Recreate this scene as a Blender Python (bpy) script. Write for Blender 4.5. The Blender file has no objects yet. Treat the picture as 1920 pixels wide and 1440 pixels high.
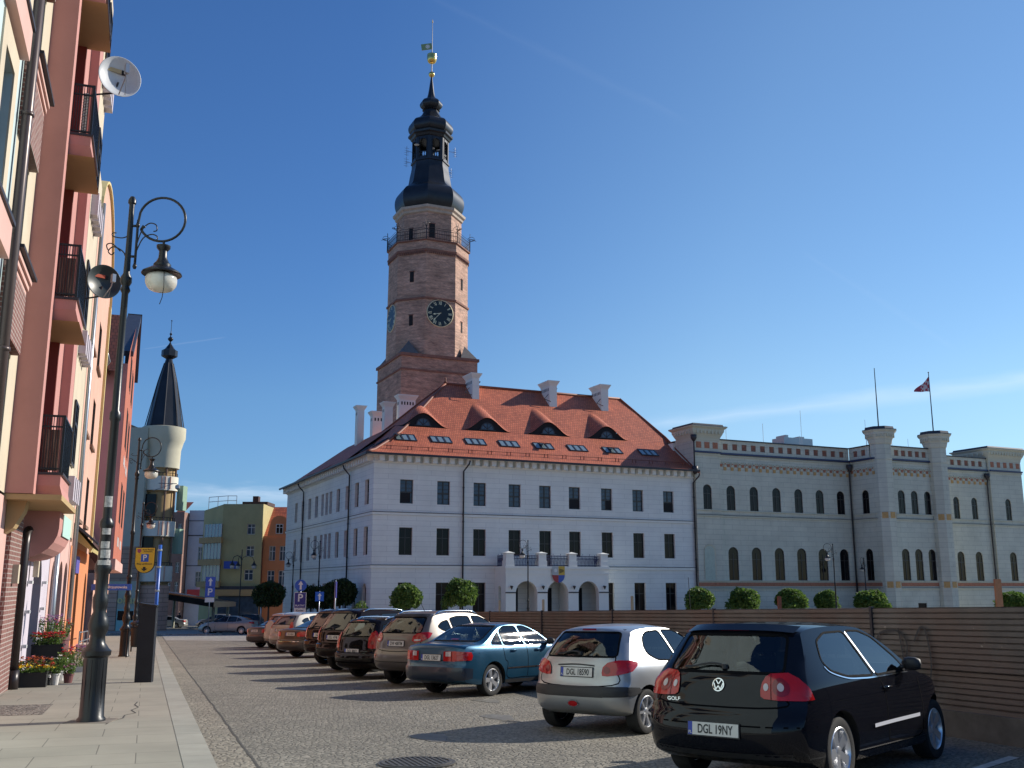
import bpy, bmesh, math, random
from math import sin, cos, pi, radians, atan2, hypot, sqrt
from mathutils import Vector, Matrix
from mathutils.bvhtree import BVHTree
random.seed(7)
SC = bpy.context.scene
COL = SC.collection

# ------------------------------------------------------------------ camera
cam_d = bpy.data.cameras.new('camera'); cam = bpy.data.objects.new('camera', cam_d); COL.objects.link(cam)
cam_d.sensor_width = 36.0; cam_d.lens = 1870.0/1920*36; cam_d.clip_end = 6000; cam_d.clip_start = 0.1
cam.location = (0, 0, 1.56); cam.rotation_euler = (radians(90+11.43), 0, 0)
SC.camera = cam

# ------------------------------------------------------------------ light
SUN_B, SUN_E = 64.0, 29.0       # compass bearing from the view axis, elevation
w = bpy.data.worlds.new("World"); SC.world = w; w.use_nodes = True
nt = w.node_tree; nt.nodes.clear()
def wn(t): return nt.nodes.new(t)
sky = wn('ShaderNodeTexSky'); sky.sky_type = 'NISHITA'; sky.sun_disc = False
sky.sun_elevation = radians(SUN_E); sky.sun_rotation = radians(SUN_B)
sky.altitude = 100; sky.air_density = 1.0; sky.dust_density = 0.0; sky.ozone_density = 1.6
bg = wn('ShaderNodeBackground'); out = wn('ShaderNodeOutputWorld')
bg.inputs[1].default_value = 0.126
hs = wn('ShaderNodeHueSaturation'); hs.inputs['Saturation'].default_value = 1.22; hs.inputs['Value'].default_value = 1.0
nt.links.new(sky.outputs[0], hs.inputs['Color'])
# thin cirrus and contrails: directional bands on the sky sphere, broken up by noise
tc = wn('ShaderNodeTexCoord')
def math_n(op, a, b=None, c=None):
    n = wn('ShaderNodeMath'); n.operation = op
    for i, v in enumerate((a, b, c)):
        if v is None: continue
        if isinstance(v, (int, float)): n.inputs[i].default_value = v
        else: nt.links.new(v, n.inputs[i])
    return n.outputs[0]
def px_dir(px, py):
    P = radians(11.43); dx = px-960; dv = 720-py
    return Vector((dx, 1870*cos(P)-dv*sin(P), 1870*sin(P)+dv*cos(P))).normalized()
def streak(p, q, width, strength, nscale, stretch):
    a, b = px_dir(*p), px_dir(*q); n = a.cross(b).normalized(); m = ((a+b)/2).normalized()
    half = a.angle(b)/2; tdir = n.cross(m).normalized()
    def dot(v):
        d = wn('ShaderNodeVectorMath'); d.operation = 'DOT_PRODUCT'
        nt.links.new(tc.outputs['Generated'], d.inputs[0]); d.inputs[1].default_value = v
        return d.outputs['Value']
    dn = dot(n); dt = dot(tdir); dm = dot(m)
    cb = wn('ShaderNodeCombineXYZ')
    nt.links.new(math_n('MULTIPLY', dt, nscale), cb.inputs[0]); nt.links.new(math_n('MULTIPLY', dn, nscale*stretch), cb.inputs[1])
    nz = wn('ShaderNodeTexNoise'); nz.inputs['Scale'].default_value = 1; nz.inputs['Detail'].default_value = 4
    nt.links.new(cb.outputs[0], nz.inputs['Vector'])
    wob = math_n('MULTIPLY', math_n('SUBTRACT', nz.outputs[0], 0.5), width*1.6)
    d = math_n('ABSOLUTE', math_n('ADD', dn, wob))
    band = math_n('MAXIMUM', math_n('SUBTRACT', 1.0, math_n('DIVIDE', d, width)), 0.0)
    band = math_n('POWER', band, 1.4)
    ends = math_n('MINIMUM', math_n('MAXIMUM', math_n('MULTIPLY', math_n('SUBTRACT', sin(half), math_n('ABSOLUTE', dt)), 6.0/half), 0.0), 1.0)
    front = math_n('GREATER_THAN', dm, 0.3)
    f = math_n('MULTIPLY', math_n('MULTIPLY', band, ends), math_n('MULTIPLY', front, strength))
    return math_n('MULTIPLY', f, math_n('ADD', math_n('MULTIPLY', nz.outputs[0], 1.1), 0.35))

def ramp_mul(src, sock, lo, hi, stops):
    mr = wn('ShaderNodeMapRange'); nt.links.new(sock, mr.inputs[0]); mr.inputs[1].default_value = lo; mr.inputs[2].default_value = hi
    cr = wn('ShaderNodeValToRGB'); nt.links.new(mr.outputs[0], cr.inputs[0]); el = cr.color_ramp.elements
    while len(el) < len(stops): el.new(.5)
    for e, (p, c) in zip(el, stops): e.position = (p-lo)/(hi-lo); e.color = (c[0], c[1], c[2], 1)
    m_ = wn('ShaderNodeMixRGB'); m_.blend_type = 'MULTIPLY'; m_.inputs[0].default_value = 1
    nt.links.new(src, m_.inputs[1]); nt.links.new(cr.outputs[0], m_.inputs[2]); return m_.outputs[0]
sx = wn('ShaderNodeSeparateXYZ'); nt.links.new(tc.outputs['Generated'], sx.inputs[0])
skyc = ramp_mul(hs.outputs[0], sx.outputs[2], 0, .6, [(0,(.55,.62,.80)),(.06,(.57,.67,.84)),(.18,(.87,.86,.88)),(.3,(.90,.88,.92)),(.5,(.99,.91,.94))])
dsun = wn('ShaderNodeVectorMath'); dsun.operation = 'DOT_PRODUCT'; nt.links.new(tc.outputs['Generated'], dsun.inputs[0])
dsun.inputs[1].default_value = (sin(radians(SUN_B)), cos(radians(SUN_B)), 0)
# forward glow of the hazy air round the sun
glow = wn('ShaderNodeMapRange'); nt.links.new(dsun.outputs['Value'], glow.inputs[0]); glow.inputs[1].default_value = .3; glow.inputs[2].default_value = 1.0; glow.inputs[3].default_value = 0.0; glow.inputs[4].default_value = .30
gm_w = wn('ShaderNodeMixRGB'); gm_w.blend_type = 'ADD'; nt.links.new(glow.outputs[0], gm_w.inputs[0]); gm_w.inputs[2].default_value = (1.2, 1.5, 1.1, 1)
skyc = ramp_mul(skyc, dsun.outputs['Value'], -.2, 1, [(-.2,(.55,.72,.93)),(.25,(.63,.78,.96)),(.6,(1.0,1.0,1.0)),(1.0,(1.0,1.0,1.0))])
f1 = streak((1180, 800), (2150, 690), 0.011, 0.23, 10, 5)
f2 = streak((780, -20), (1300, 235), 0.006, 0.014, 14, 8)
f3 = streak((1500, 470), (1800, 660), 0.004, 0.02, 14, 8)
f4 = streak((330, 925), (560, 932), 0.014, 0.30, 24, 6)
f5 = streak((265, 655), (425, 632), 0.0010, 0.07, 30, 6)
tot = math_n('ADD', math_n('ADD', math_n('ADD', f1, f2), math_n('ADD', f3, f4)), f5)
mx = wn('ShaderNodeMixRGB'); nt.links.new(tot, mx.inputs[0]); nt.links.new(skyc, gm_w.inputs[1]); nt.links.new(gm_w.outputs[0], mx.inputs[1])
mx.inputs[2].default_value = (6.5, 7.2, 8.2, 1)
nt.links.new(mx.outputs[0], bg.inputs[0]); nt.links.new(bg.outputs[0], out.inputs[0])

sd = bpy.data.lights.new('sun', 'SUN'); sun = bpy.data.objects.new('sun', sd); COL.objects.link(sun)
sd.energy = 5.0; sd.angle = radians(0.5); sd.color = (1.0, 0.93, 0.82)
tosun = Vector((sin(radians(SUN_B))*cos(radians(SUN_E)), cos(radians(SUN_B))*cos(radians(SUN_E)), sin(radians(SUN_E))))
sun.rotation_euler = tosun.to_track_quat('Z', 'Y').to_euler(); sun.location = (30, 10, 60)
SC.view_settings.view_transform = 'Standard'; SC.view_settings.look = 'None'
SC.view_settings.exposure = 0.22; SC.view_settings.gamma = 1.0

# ------------------------------------------------------------------ frames
SL = 0.028
BS = radians(19.7); CS, SS = cos(BS), sin(BS)
def S2W(x, y): return (x*CS-y*SS, x*SS+y*CS)      # street frame -> world
def gz(X, Y): return -SL*max(-40, min(Y, 165))
def G(x, y, dz=0.0):                                # street x, y -> world point on the ground
    X, Y = S2W(x, y); return Vector((X, Y, gz(X, Y)+dz))
AH = radians(24.3); CH, SH = cos(AH), sin(AH)
HO = (-11.8, 85.0)
def H2W(u, v): return (HO[0]+u*CH-v*SH, HO[1]+u*SH+v*CH)

# ------------------------------------------------------------------ mesh builder
class MB:
    def __init__(s): s.v = []; s.f = []; s.m = []; s.br = []
    def piece(s):
        if s.f and (not s.br or s.br[-1] != (len(s.v), len(s.f))): s.br.append((len(s.v), len(s.f)))
        return s
    def add(s, vs, fs, m=0):
        n = len(s.v); s.v += [tuple(v) for v in vs]
        for f in fs: s.f.append(tuple(i+n for i in f)); s.m.append(m)
        return s
    def box(s, x0, x1, y0, y1, z0, z1, m=0):
        return s.add([(x0,y0,z0),(x1,y0,z0),(x1,y1,z0),(x0,y1,z0),(x0,y0,z1),(x1,y0,z1),(x1,y1,z1),(x0,y1,z1)],
              [(3,2,1,0),(4,5,6,7),(0,1,5,4),(1,2,6,5),(2,3,7,6),(3,0,4,7)], m)
    def prism(s, poly, z0, z1, m=0, axis='z'):
        n = len(poly); ar = sum(poly[i][0]*poly[(i+1)%n][1]-poly[(i+1)%n][0]*poly[i][1] for i in range(n))
        if ar < 0: poly = poly[::-1]
        def P(a, b, c):
            return (a, b, c) if axis == 'z' else ((a, c, b) if axis == 'y' else (c, a, b))
        vs = [P(a, b, z0) for a, b in poly]+[P(a, b, z1) for a, b in poly]
        fs = [tuple(range(n))[::-1], tuple(range(n, 2*n))]+[(i, (i+1)%n, (i+1)%n+n, i+n) for i in range(n)]
        if axis == 'y': fs = [f[::-1] for f in fs]
        return s.add(vs, fs, m)
    def tube(s, pts, r, n=8, m=0, cap=True):
        pts = [Vector(p) for p in pts]; R = r if isinstance(r, (list, tuple)) else [r]*len(pts)
        t0 = (pts[1]-pts[0]).normalized(); up = Vector((0,0,1)) if abs(t0.z) < .9 else Vector((1,0,0))
        a = t0.cross(up).normalized(); vs = []
        for i, p in enumerate(pts):
            t = ((pts[min(i+1, len(pts)-1)]-pts[max(i-1, 0)])).normalized()
            a = (a-t*a.dot(t)).normalized(); b = t.cross(a)
            for k in range(n):
                q = 2*pi*k/n; vs.append(p+(a*cos(q)+b*sin(q))*R[i])
        fs = [(i*n+k, i*n+(k+1)%n, (i+1)*n+(k+1)%n, (i+1)*n+k) for i in range(len(pts)-1) for k in range(n)]
        if cap: fs += [tuple(range(n))[::-1], tuple(range((len(pts)-1)*n, len(pts)*n))]
        return s.add(vs, fs, m)
    def lathe(s, prof, n=16, c=(0,0,0), m=0, ph=0.0, cap=True, a0=0, a1=None):
        vs = []
        for r, z in prof:
            for k in range(n):
                q = 2*pi*k/n+ph; vs.append((c[0]+r*cos(q), c[1]+r*sin(q), c[2]+z))
        fs = [(i*n+k, i*n+(k+1)%n, (i+1)*n+(k+1)%n, (i+1)*n+k) for i in range(len(prof)-1) for k in range(n)]
        if cap: fs += [tuple(range(n))[::-1], tuple(range((len(prof)-1)*n, len(prof)*n))]
        return s.add(vs, fs, m)
    def xf(s, M, start=0):
        for i in range(start, len(s.v)): s.v[i] = tuple(M @ Vector(s.v[i]))
        return s
    def mesh(s, name, mats, smooth=False, angle=None):
        me = bpy.data.meshes.new(name); me.from_pydata(s.v, [], s.f)
        for mt in (mats if isinstance(mats, (list, tuple)) else [mats]): me.materials.append(mt)
        me.polygons.foreach_set('material_index', s.m)
        if smooth or angle: me.polygons.foreach_set('use_smooth', [True]*len(s.f))
        if angle: me.set_sharp_from_angle(angle=radians(angle))
        me.update(); return me
    def obj(s, name, mats, parent=None, smooth=False, angle=None, loc=(0,0,0), rz=0.0):
        if s.br:
            cuts = [(0, 0)]+s.br+[(len(s.v), len(s.f))]; o = None
            for (v0, f0), (v1, f1) in zip(cuts, cuts[1:]):
                if f1 == f0: continue
                q = MB(); q.v = s.v[v0:v1]; q.f = [tuple(i-v0 for i in f) for f in s.f[f0:f1]]; q.m = s.m[f0:f1]
                o = q.obj(name, mats, parent, smooth, angle, loc, rz)
            return o
        return link(name, s.mesh(name, mats, smooth, angle), parent, loc, rz)
def link(name, data, parent=None, loc=(0,0,0), rz=0.0):
    o = bpy.data.objects.new(name, data); COL.objects.link(o); o.parent = parent
    o.location = loc; o.rotation_euler = (0, 0, rz); return o
def tag(o, label, cat, group=None):
    o['label'] = label; o['category'] = cat
    if group: o['group'] = group
    return o
def thing(name, label, cat, loc=(0,0,0), rz=0.0, group=None):
    return tag(link(name, None, None, loc, rz), label, cat, group)
def struct(o): o['kind'] = 'structure'; return o
def dup(root, loc, rz=None, label=None, group=None):
    r = root.copy(); COL.objects.link(r); r.location = loc
    if rz is not None: r.rotation_euler = (0, 0, rz)
    if label: r['label'] = label
    if group: r['group'] = group
    def rec(src, dst):
        for ch in list(src.children):
            c = ch.copy(); COL.objects.link(c); c.parent = dst; rec(ch, c)
    rec(root, r); return r

# ------------------------------------------------------------------ materials
def nmat(name):
    m = bpy.data.materials.new(name); m.use_nodes = True
    return m, m.node_tree, m.node_tree.nodes['Principled BSDF']
def rgb(c): return (c[0], c[1], c[2], 1)
def mk(t, ty, **kw):
    n = t.nodes.new(ty)
    for k, v in kw.items():
        if k in n.inputs.keys(): n.inputs[k].default_value = v
        else: setattr(n, k, v)
    return n
def vec_src(t, mode, k=5.0):
    tcn = t.nodes.new('ShaderNodeTexCoord')
    if mode == 'obj': return tcn.outputs['Object']
    if mode == 'uv': return tcn.outputs['UV']
    sp = t.nodes.new('ShaderNodeSeparateXYZ'); t.links.new(tcn.outputs['Object'], sp.inputs[0])
    cb = t.nodes.new('ShaderNodeCombineXYZ')
    if mode == 'wall':
        a = mk(t, 'ShaderNodeMath', operation='ADD'); t.links.new(sp.outputs[0], a.inputs[0]); t.links.new(sp.outputs[1], a.inputs[1])
        t.links.new(a.outputs[0], cb.inputs[0])
    elif mode == 'round':
        a = mk(t, 'ShaderNodeMath', operation='ARCTAN2'); t.links.new(sp.outputs[1], a.inputs[0]); t.links.new(sp.outputs[0], a.inputs[1])
        b = mk(t, 'ShaderNodeMath', operation='MULTIPLY'); t.links.new(a.outputs[0], b.inputs[0]); b.inputs[1].default_value = k
        t.links.new(b.outputs[0], cb.inputs[0])
    t.links.new(sp.outputs[2], cb.inputs[1]); return cb.outputs[0]
def varied(t, col_out, amount, scale, src, dark=None, sharp=False):
    """multiply colour by low-frequency noise: weathering with a shape of its own"""
    nz = mk(t, 'ShaderNodeTexNoise', Scale=scale, Detail=6.0, Roughness=.65); t.links.new(src, nz.inputs['Vector'])
    mr = mk(t, 'ShaderNodeMapRange'); t.links.new(nz.outputs[0], mr.inputs[0])
    mr.inputs[1].default_value = .3; mr.inputs[2].default_value = .7; mr.inputs[3].default_value = 1-amount; mr.inputs[4].default_value = 1+amount*.6
    mm = mk(t, 'ShaderNodeMixRGB', blend_type='MULTIPLY'); mm.inputs[0].default_value = 1
    if isinstance(col_out, tuple): mm.inputs[1].default_value = rgb(col_out)
    else: t.links.new(col_out, mm.inputs[1])
    t.links.new(mr.outputs[0], mm.inputs[2]); return mm.outputs[0]
def bumped(t, bsdf, h, strength, dist):
    b = mk(t, 'ShaderNodeBump', Strength=strength, Distance=dist); t.links.new(h, b.inputs['Height']); t.links.new(b.outputs[0], bsdf.inputs['Normal'])
def paint(name, c, rough=.5, metal=0.0, coat=0.0, var=0.0, vscale=3.0, bump=0.0, bscale=40., spec=.5):
    m, t, b = nmat(name); b.inputs['Base Color'].default_value = rgb(c); b.inputs['Roughness'].default_value = rough
    b.inputs['Metallic'].default_value = metal; b.inputs['Coat Weight'].default_value = coat; b.inputs['Coat Roughness'].default_value = .04
    b.inputs['Specular IOR Level'].default_value = spec
    if var or bump:
        src = vec_src(t, 'obj')
        if var: t.links.new(varied(t, tuple(c), var, vscale, src), b.inputs['Base Color'])
        if bump:
            nz = mk(t, 'ShaderNodeTexNoise', Scale=bscale, Detail=4.0); t.links.new(src, nz.inputs['Vector']); bumped(t, b, nz.outputs[0], bump, .01)
    return m
def brickmat(name, c1, c2, mortar, bw, bh, msize, src='wall', rough=.85, var=.2, vs=.6, bump=.3, k=5.0, off=.5, dist=.01, bias=0.0, streak=0.0):
    m, t, b = nmat(name); s = vec_src(t, src, k)
    br = mk(t, 'ShaderNodeTexBrick'); t.links.new(s, br.inputs['Vector']); br.offset = off
    br.inputs['Color1'].default_value = rgb(c1); br.inputs['Color2'].default_value = rgb(c2); br.inputs['Mortar'].default_value = rgb(mortar)
    br.inputs['Scale'].default_value = 1; br.inputs['Mortar Size'].default_value = msize; br.inputs['Mortar Smooth'].default_value = .3
    br.inputs['Brick Width'].default_value = bw; br.inputs['Row Height'].default_value = bh; br.inputs['Bias'].default_value = bias
    cc = varied(t, br.outputs[0], var, vs, vec_src(t, 'obj'))
    if streak:          # courses of differently fired or replaced brick
        mp = mk(t, 'ShaderNodeMapping'); t.links.new(s, mp.inputs[0]); mp.inputs['Scale'].default_value = (.55, 3.2, 1); cc = varied(t, cc, streak, 1.0, mp.outputs[0])
    t.links.new(cc, b.inputs['Base Color'])
    b.inputs['Roughness'].default_value = rough
    if bump:
        inv = mk(t, 'ShaderNodeMath', operation='SUBTRACT'); inv.inputs[0].default_value = 1; t.links.new(br.outputs['Fac'], inv.inputs[1])
        bumped(t, b, inv.outputs[0], bump, dist)
    return m
M = {}
M['hall'] = brickmat('hall white plaster', (.74,.745,.70), (.70,.705,.67), (.50,.51,.50), 2.6, .44, .014, var=.11, vs=.35, bump=.4)
M['hall_trim'] = paint('hall trim', (.74,.74,.69), .8, var=.06, vscale=.8)
M['theatre'] = brickmat('theatre cream plaster', (.58,.57,.47), (.55,.545,.455), (.32,.325,.28), 1.9, .5, .014, var=.15, vs=.45, bump=.5)
M['theatre_trim'] = paint('theatre trim', (.55,.54,.43), .8, var=.10, vscale=.8)
M['terracotta'] = paint('terracotta', (.42,.17,.10), .85, var=.25, vscale=4)
M['ochre'] = paint('ochre ornament', (.55,.33,.13), .85, var=.25, vscale=6)
M['lead'] = paint('dark metal sheet', (.05,.055,.07), .45, .3, var=.3, vscale=2)
M['pipe'] = paint('downpipe', (.035,.033,.04), .5, .2)
M['tower_brick'] = brickmat('tower brick', (.60,.33,.23), (.36,.20,.15), (.62,.47,.36), .30, .10, .012, src='round', var=.30, vs=.35, bump=.5, k=4.9, streak=.45)
M['tower_brick2'] = brickmat('tower base brick', (.52,.27,.19), (.32,.17,.125), (.52,.40,.31), .30, .10, .012, src='wall', var=.30, vs=.4, bump=.5, streak=.45)
M['band_brick'] = paint('dark brick band', (.24,.12,.09), .9, var=.3, vscale=2)
M['stone'] = paint('tower cornice stone', (.48,.40,.33), .85, var=.2, vscale=2)
M['slate'] = paint('dark dome sheet', (.028,.03,.036), .33, .35, var=.25, vscale=1.2, bump=.05, bscale=3, spec=.4)
M['gold'] = paint('gilding', (.85,.58,.18), .22, 1.0)
M['dark'] = paint('dark openings and shaded fronts', (.012,.012,.014), .9)
M['clock'] = paint('clock face', (.006,.007,.009), .35)
M['clock_num'] = paint('clock numerals', (.75,.66,.42), .4, .3)
M['iron'] = paint('black iron', (.012,.013,.015), .35, .2, bump=.1, bscale=25, spec=.5)
M['iron_far'] = paint('wrought iron', (.03,.03,.035), .5, .3)
M['frame'] = paint('dark window frame', (.03,.026,.024), .4)
M['frame_white'] = paint('white window frame', (.62,.62,.6), .5)
M['glass'] = paint('window glass', (.008,.007,.009), .06, spec=.22)
M['glass_blue'] = paint('sky-tinted curtained glass', (.055,.08,.115), .06, spec=.5, var=.35, vscale=1.5)  # sky reflection and curtains both painted into the blue
M['galv'] = paint('galvanised pipe', (.35,.37,.40), .35, .7)
# roof tiles: rows of plain tiles
def tilemat(name, c1, c2, row=.30, wd=.22, dark=.35):
    m, t, b = nmat(name); uv = vec_src(t, 'uv')
    br = mk(t, 'ShaderNodeTexBrick'); t.links.new(uv, br.inputs['Vector']); br.offset = .5
    br.inputs['Color1'].default_value = rgb(c1); br.inputs['Color2'].default_value = rgb(c2)
    br.inputs['Mortar'].default_value = rgb([c*dark for c in c1]); br.inputs['Scale'].default_value = 1
    br.inputs['Mortar Size'].default_value = .028; br.inputs['Mortar Smooth'].default_value = .5
    br.inputs['Brick Width'].default_value = wd; br.inputs['Row Height'].default_value = row
    t.links.new(varied(t, br.outputs[0], .22, .7, vec_src(t, 'obj')), b.inputs['Base Color'])
    b.inputs['Roughness'].default_value = .6
    sp = mk(t, 'ShaderNodeSeparateXYZ'); t.links.new(uv, sp.inputs[0])
    dv = mk(t, 'ShaderNodeMath', operation='DIVIDE'); t.links.new(sp.outputs[1], dv.inputs[0]); dv.inputs[1].default_value = row
    fr = mk(t, 'ShaderNodeMath', operation='FRACT'); t.links.new(dv.outputs[0], fr.inputs[0])
    iv = mk(t, 'ShaderNodeMath', operation='SUBTRACT'); iv.inputs[0].default_value = 1; t.links.new(fr.outputs[0], iv.inputs[1])
    bumped(t, b, iv.outputs[0], .8, .045); return m
M['tiles'] = tilemat('red clay roof tiles', (.60,.16,.075), (.44,.105,.05))
M['tiles_dark'] = tilemat('brown roof tiles', (.16,.05,.03), (.10,.035,.025))

# ------------------------------------------------------------------ walls with openings
def wall(mb, o, du, L, z0, z1, ops, depth=.22, m=0, mr=0):
    """wall in plane through o (x,y) running along du; outward normal = (du.y,-du.x). ops: (u0,u1,z0,z1,arched)"""
    n = (du[1], -du[0])
    def P(u, z, d=0.0): return (o[0]+du[0]*u-n[0]*d, o[1]+du[1]*u-n[1]*d, z)
    us = sorted(set([0, L]+[a for q in ops for a in q[:2]])); zs = sorted(set([z0, z1]+[a for q in ops for a in q[2:4]]))
    us = [a for a in us if 0 <= a <= L]; zs = [a for a in zs if z0 <= a <= z1]
    for i in range(len(us)-1):
        j = 0
        while j < len(zs)-1:
            def hole(jj):
                cu, cz = (us[i]+us[i+1])/2, (zs[jj]+zs[jj+1])/2
                return any(q[0] < cu < q[1] and q[2] < cz < q[3] for q in ops)
            if hole(j): j += 1; continue
            k = j
            while k+1 < len(zs)-1 and not hole(k+1): k += 1
            mb.add([P(us[i], zs[j]), P(us[i+1], zs[j]), P(us[i+1], zs[k+1]), P(us[i], zs[k+1])], [(0,1,2,3)], m); j = k+1
    for q in ops:
        a, b, c, d = q[:4]; arched = len(q) > 4 and q[4]
        if arched:
            r = (b-a)/2; cu = (a+b)/2; cz = d-r; N = 12
            arc = [(cu-r*cos(pi*t/N), cz+r*sin(pi*t/N)) for t in range(N+1)]
            for t in range(N):
                corner = (a, d) if t < N/2 else (b, d)
                mb.add([P(*arc[t]), P(*arc[t+1]), P(*corner)], [(0,2,1)] if False else [(0,1,2)], m)
            loop = [(b, c), (b, cz)]+arc[::-1][1:-1]+[(a, cz), (a, c)]
        else: loop = [(b, c), (b, d), (a, d), (a, c)]
        if c > z0: loop = loop+[loop[0]]
        for t in range(len(loop)-1):
            p, s = loop[t], loop[t+1]
            mb.add([P(*p), P(*p, depth), P(*s, depth), P(*s)], [(0,1,2,3)], mr)
_wc = {}
def win_mesh(w_, h, style, fm, gm):
    key = (round(w_, 2), round(h, 2), style, fm, gm)
    if key in _wc: return _wc[key]
    f = MB(); g = MB(); t = .07; arched = style.startswith('arch')
    r = w_/2
    if arched:
        N = 12; outer = [(-r, 0), (-r, h-r)]+[(-r*cos(pi*k/N), h-r+r*sin(pi*k/N)) for k in range(1, N)]+[(r, h-r), (r, 0)]
        ri = r-t; inner = [(-ri, t), (-ri, h-r)]+[(-ri*cos(pi*k/N), h-r+ri*sin(pi*k/N)) for k in range(1, N)]+[(ri, h-r), (ri, t)]
        n = len(outer)
        for k in range(n):
            a, b = k, (k+1) % n
            f.add([(outer[a][0], -.03, outer[a][1]), (outer[b][0], -.03, outer[b][1]), (inner[b][0], -.03, inner[b][1]), (inner[a][0], -.03, inner[a][1])], [(3,2,1,0)])
            f.add([(inner[a][0], -.03, inner[a][1]), (inner[b][0], -.03, inner[b][1]), (inner[b][0], .01, inner[b][1]), (inner[a][0], .01, inner[a][1])], [(3,2,1,0)])
        g.add([(x, 0, z) for x, z in outer], [tuple(range(n))[::-1]])
    else:
        f.box(-r, -r+t, -.03, .01, 0, h); f.box(r-t, r, -.03, .01, 0, h); f.box(-r+t, r-t, -.03, .01, 0, t); f.box(-r+t, r-t, -.03, .01, h-t, h)
        g.add([(-r,0,0),(r,0,0),(r,0,h),(-r,0,h)], [(0,1,2,3)])
    zt = h-r if arched else h-t
    if 'cross' in style:
        f.box(-.06, .06, -.035, -.004, t, h-t); f.box(-r+t, -.06, -.035, -.004, h*.44, h*.44+.14); f.box(.06, r-t, -.035, -.004, h*.44, h*.44+.14)
        for zz in (h*.23, h*.64, h*.82):
            f.box(-r+t, -.06, -.02, -.004, zz, zz+.045); f.box(.06, r-t, -.02, -.004, zz, zz+.045)
    elif 'plain' not in style:
        f.box(-.04, .04, -.035, -.004, t, zt); f.box(-r+t, -.04, -.035, -.004, h*.62, h*.62+.07); f.box(.04, r-t, -.035, -.004, h*.62, h*.62+.07)
    _wc[key] = (f.mesh('window', M[fm]), g.mesh('pane', M[gm])); return _wc[key]
def window(parent, o, du, u, z0, w_, h, depth=.2, style='two', fm='frame', gm='glass', kind='window'):
    n = (du[1], -du[0]); f, g = win_mesh(w_, h, style, fm, gm)
    rz = atan2(du[1], du[0])
    q = link(kind, f, parent, (o[0]+du[0]*u-n[0]*depth, o[1]+du[1]*u-n[1]*depth, z0), rz)
    link('pane', g, q); return q
_fc = {}
def text_mesh(s, size, mat, name='lettering', depth=.0):
    key = (s, size, mat.name)
    if key in _fc: return _fc[key]
    c = bpy.data.curves.new('t', 'FONT'); c.body = s; c.size = size; c.align_x = 'CENTER'; c.align_y = 'CENTER'; c.extrude = depth; c.resolution_u = 3; c.offset = size*.018
    o = bpy.data.objects.new('t', c); COL.objects.link(o)
    me = bpy.data.meshes.new_from_object(o.evaluated_get(bpy.context.evaluated_depsgraph_get()))
    bpy.data.objects.remove(o); bpy.data.curves.remove(c); me.name = name; me.materials.clear(); me.materials.append(mat)
    _fc[key] = me; return me
# ================================================================== GROUND
def gmesh(name, polys, mat, dz=0.0, thick=0.0, uvrot=0.0):
    """flat sheets given as street-frame polygons, laid on the sloping square; uv = street metres"""
    mb = MB(); 
    for p in polys:
        n = len(p); top = [G(x, y, dz) for x, y in p]; mb.add(top, [tuple(range(n))])
        if thick:
            bot = [G(x, y, dz-thick) for x, y in p]
            mb.add(top+bot, [(i, i+n, (i+1) % n+n, (i+1) % n) for i in range(n)])
    me = mb.mesh(name, mat); uv = me.uv_layers.new(name='UV')
    for l in me.loops:
        c = me.vertices[l.vertex_index].co; uv.data[l.index].uv = (c.x*CS+c.y*SS, -c.x*SS+c.y*CS)
    return struct(link(name, me))
def cobble(name, c1, c2, scale, gapc, strength=.8, sxy=1.5):
    m, t, b = nmat(name); uv = vec_src(t, 'uv')
    mp = mk(t, 'ShaderNodeMapping'); t.links.new(uv, mp.inputs[0]); mp.inputs['Scale'].default_value = (1, sxy, 1); mp.inputs['Rotation'].default_value = (0,0,.12)
    v1 = mk(t, 'ShaderNodeTexVoronoi', Scale=scale); v1.inputs['Randomness'].default_value = .75; t.links.new(mp.outputs[0], v1.inputs['Vector'])
    v2 = mk(t, 'ShaderNodeTexVoronoi', Scale=scale, feature='DISTANCE_TO_EDGE'); v2.inputs['Randomness'].default_value = .75; t.links.new(mp.outputs[0], v2.inputs['Vector'])
    sp = mk(t, 'ShaderNodeSeparateXYZ'); t.links.new(v1.outputs['Color'], sp.inputs[0])
    mx1 = mk(t, 'ShaderNodeMixRGB'); t.links.new(sp.outputs[0], mx1.inputs[0]); mx1.inputs[1].default_value = rgb(c1); mx1.inputs[2].default_value = rgb(c2)
    ed = mk(t, 'ShaderNodeMapRange'); t.links.new(v2.outputs[0], ed.inputs[0]); ed.inputs[1].default_value = .02; ed.inputs[2].default_value = .16
    mx2 = mk(t, 'ShaderNodeMixRGB'); t.links.new(ed.outputs[0], mx2.inputs[0]); mx2.inputs[1].default_value = rgb(gapc); t.links.new(mx1.outputs[0], mx2.inputs[2])
    c = varied(t, mx2.outputs[0], .22, .25, uv); c = varied(t, c, .18, 1.7, uv)
    t.links.new(c, b.inputs['Base Color']); b.inputs['Roughness'].default_value = .78
    nz = mk(t, 'ShaderNodeTexNoise', Scale=40.0); t.links.new(uv, nz.inputs[0])
    ad = mk(t, 'ShaderNodeMath', operation='MULTIPLY_ADD'); t.links.new(nz.outputs[0], ad.inputs[0]); ad.inputs[1].default_value = .35; t.links.new(ed.outputs[0], ad.inputs[2])
    bumped(t, b, ad.outputs[0], strength, .02); return m
M['cobble'] = cobble('street cobbles', (.235,.215,.175), (.325,.295,.24), 12.5, (.13,.118,.095))
M['cobble2'] = cobble('gutter setts', (.30,.265,.205), (.36,.32,.25), 11.0, (.17,.15,.12))
M['plaza'] = cobble('square paving', (.34,.32,.29), (.42,.40,.36), 5.0, (.2,.18,.16), .4)
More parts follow.
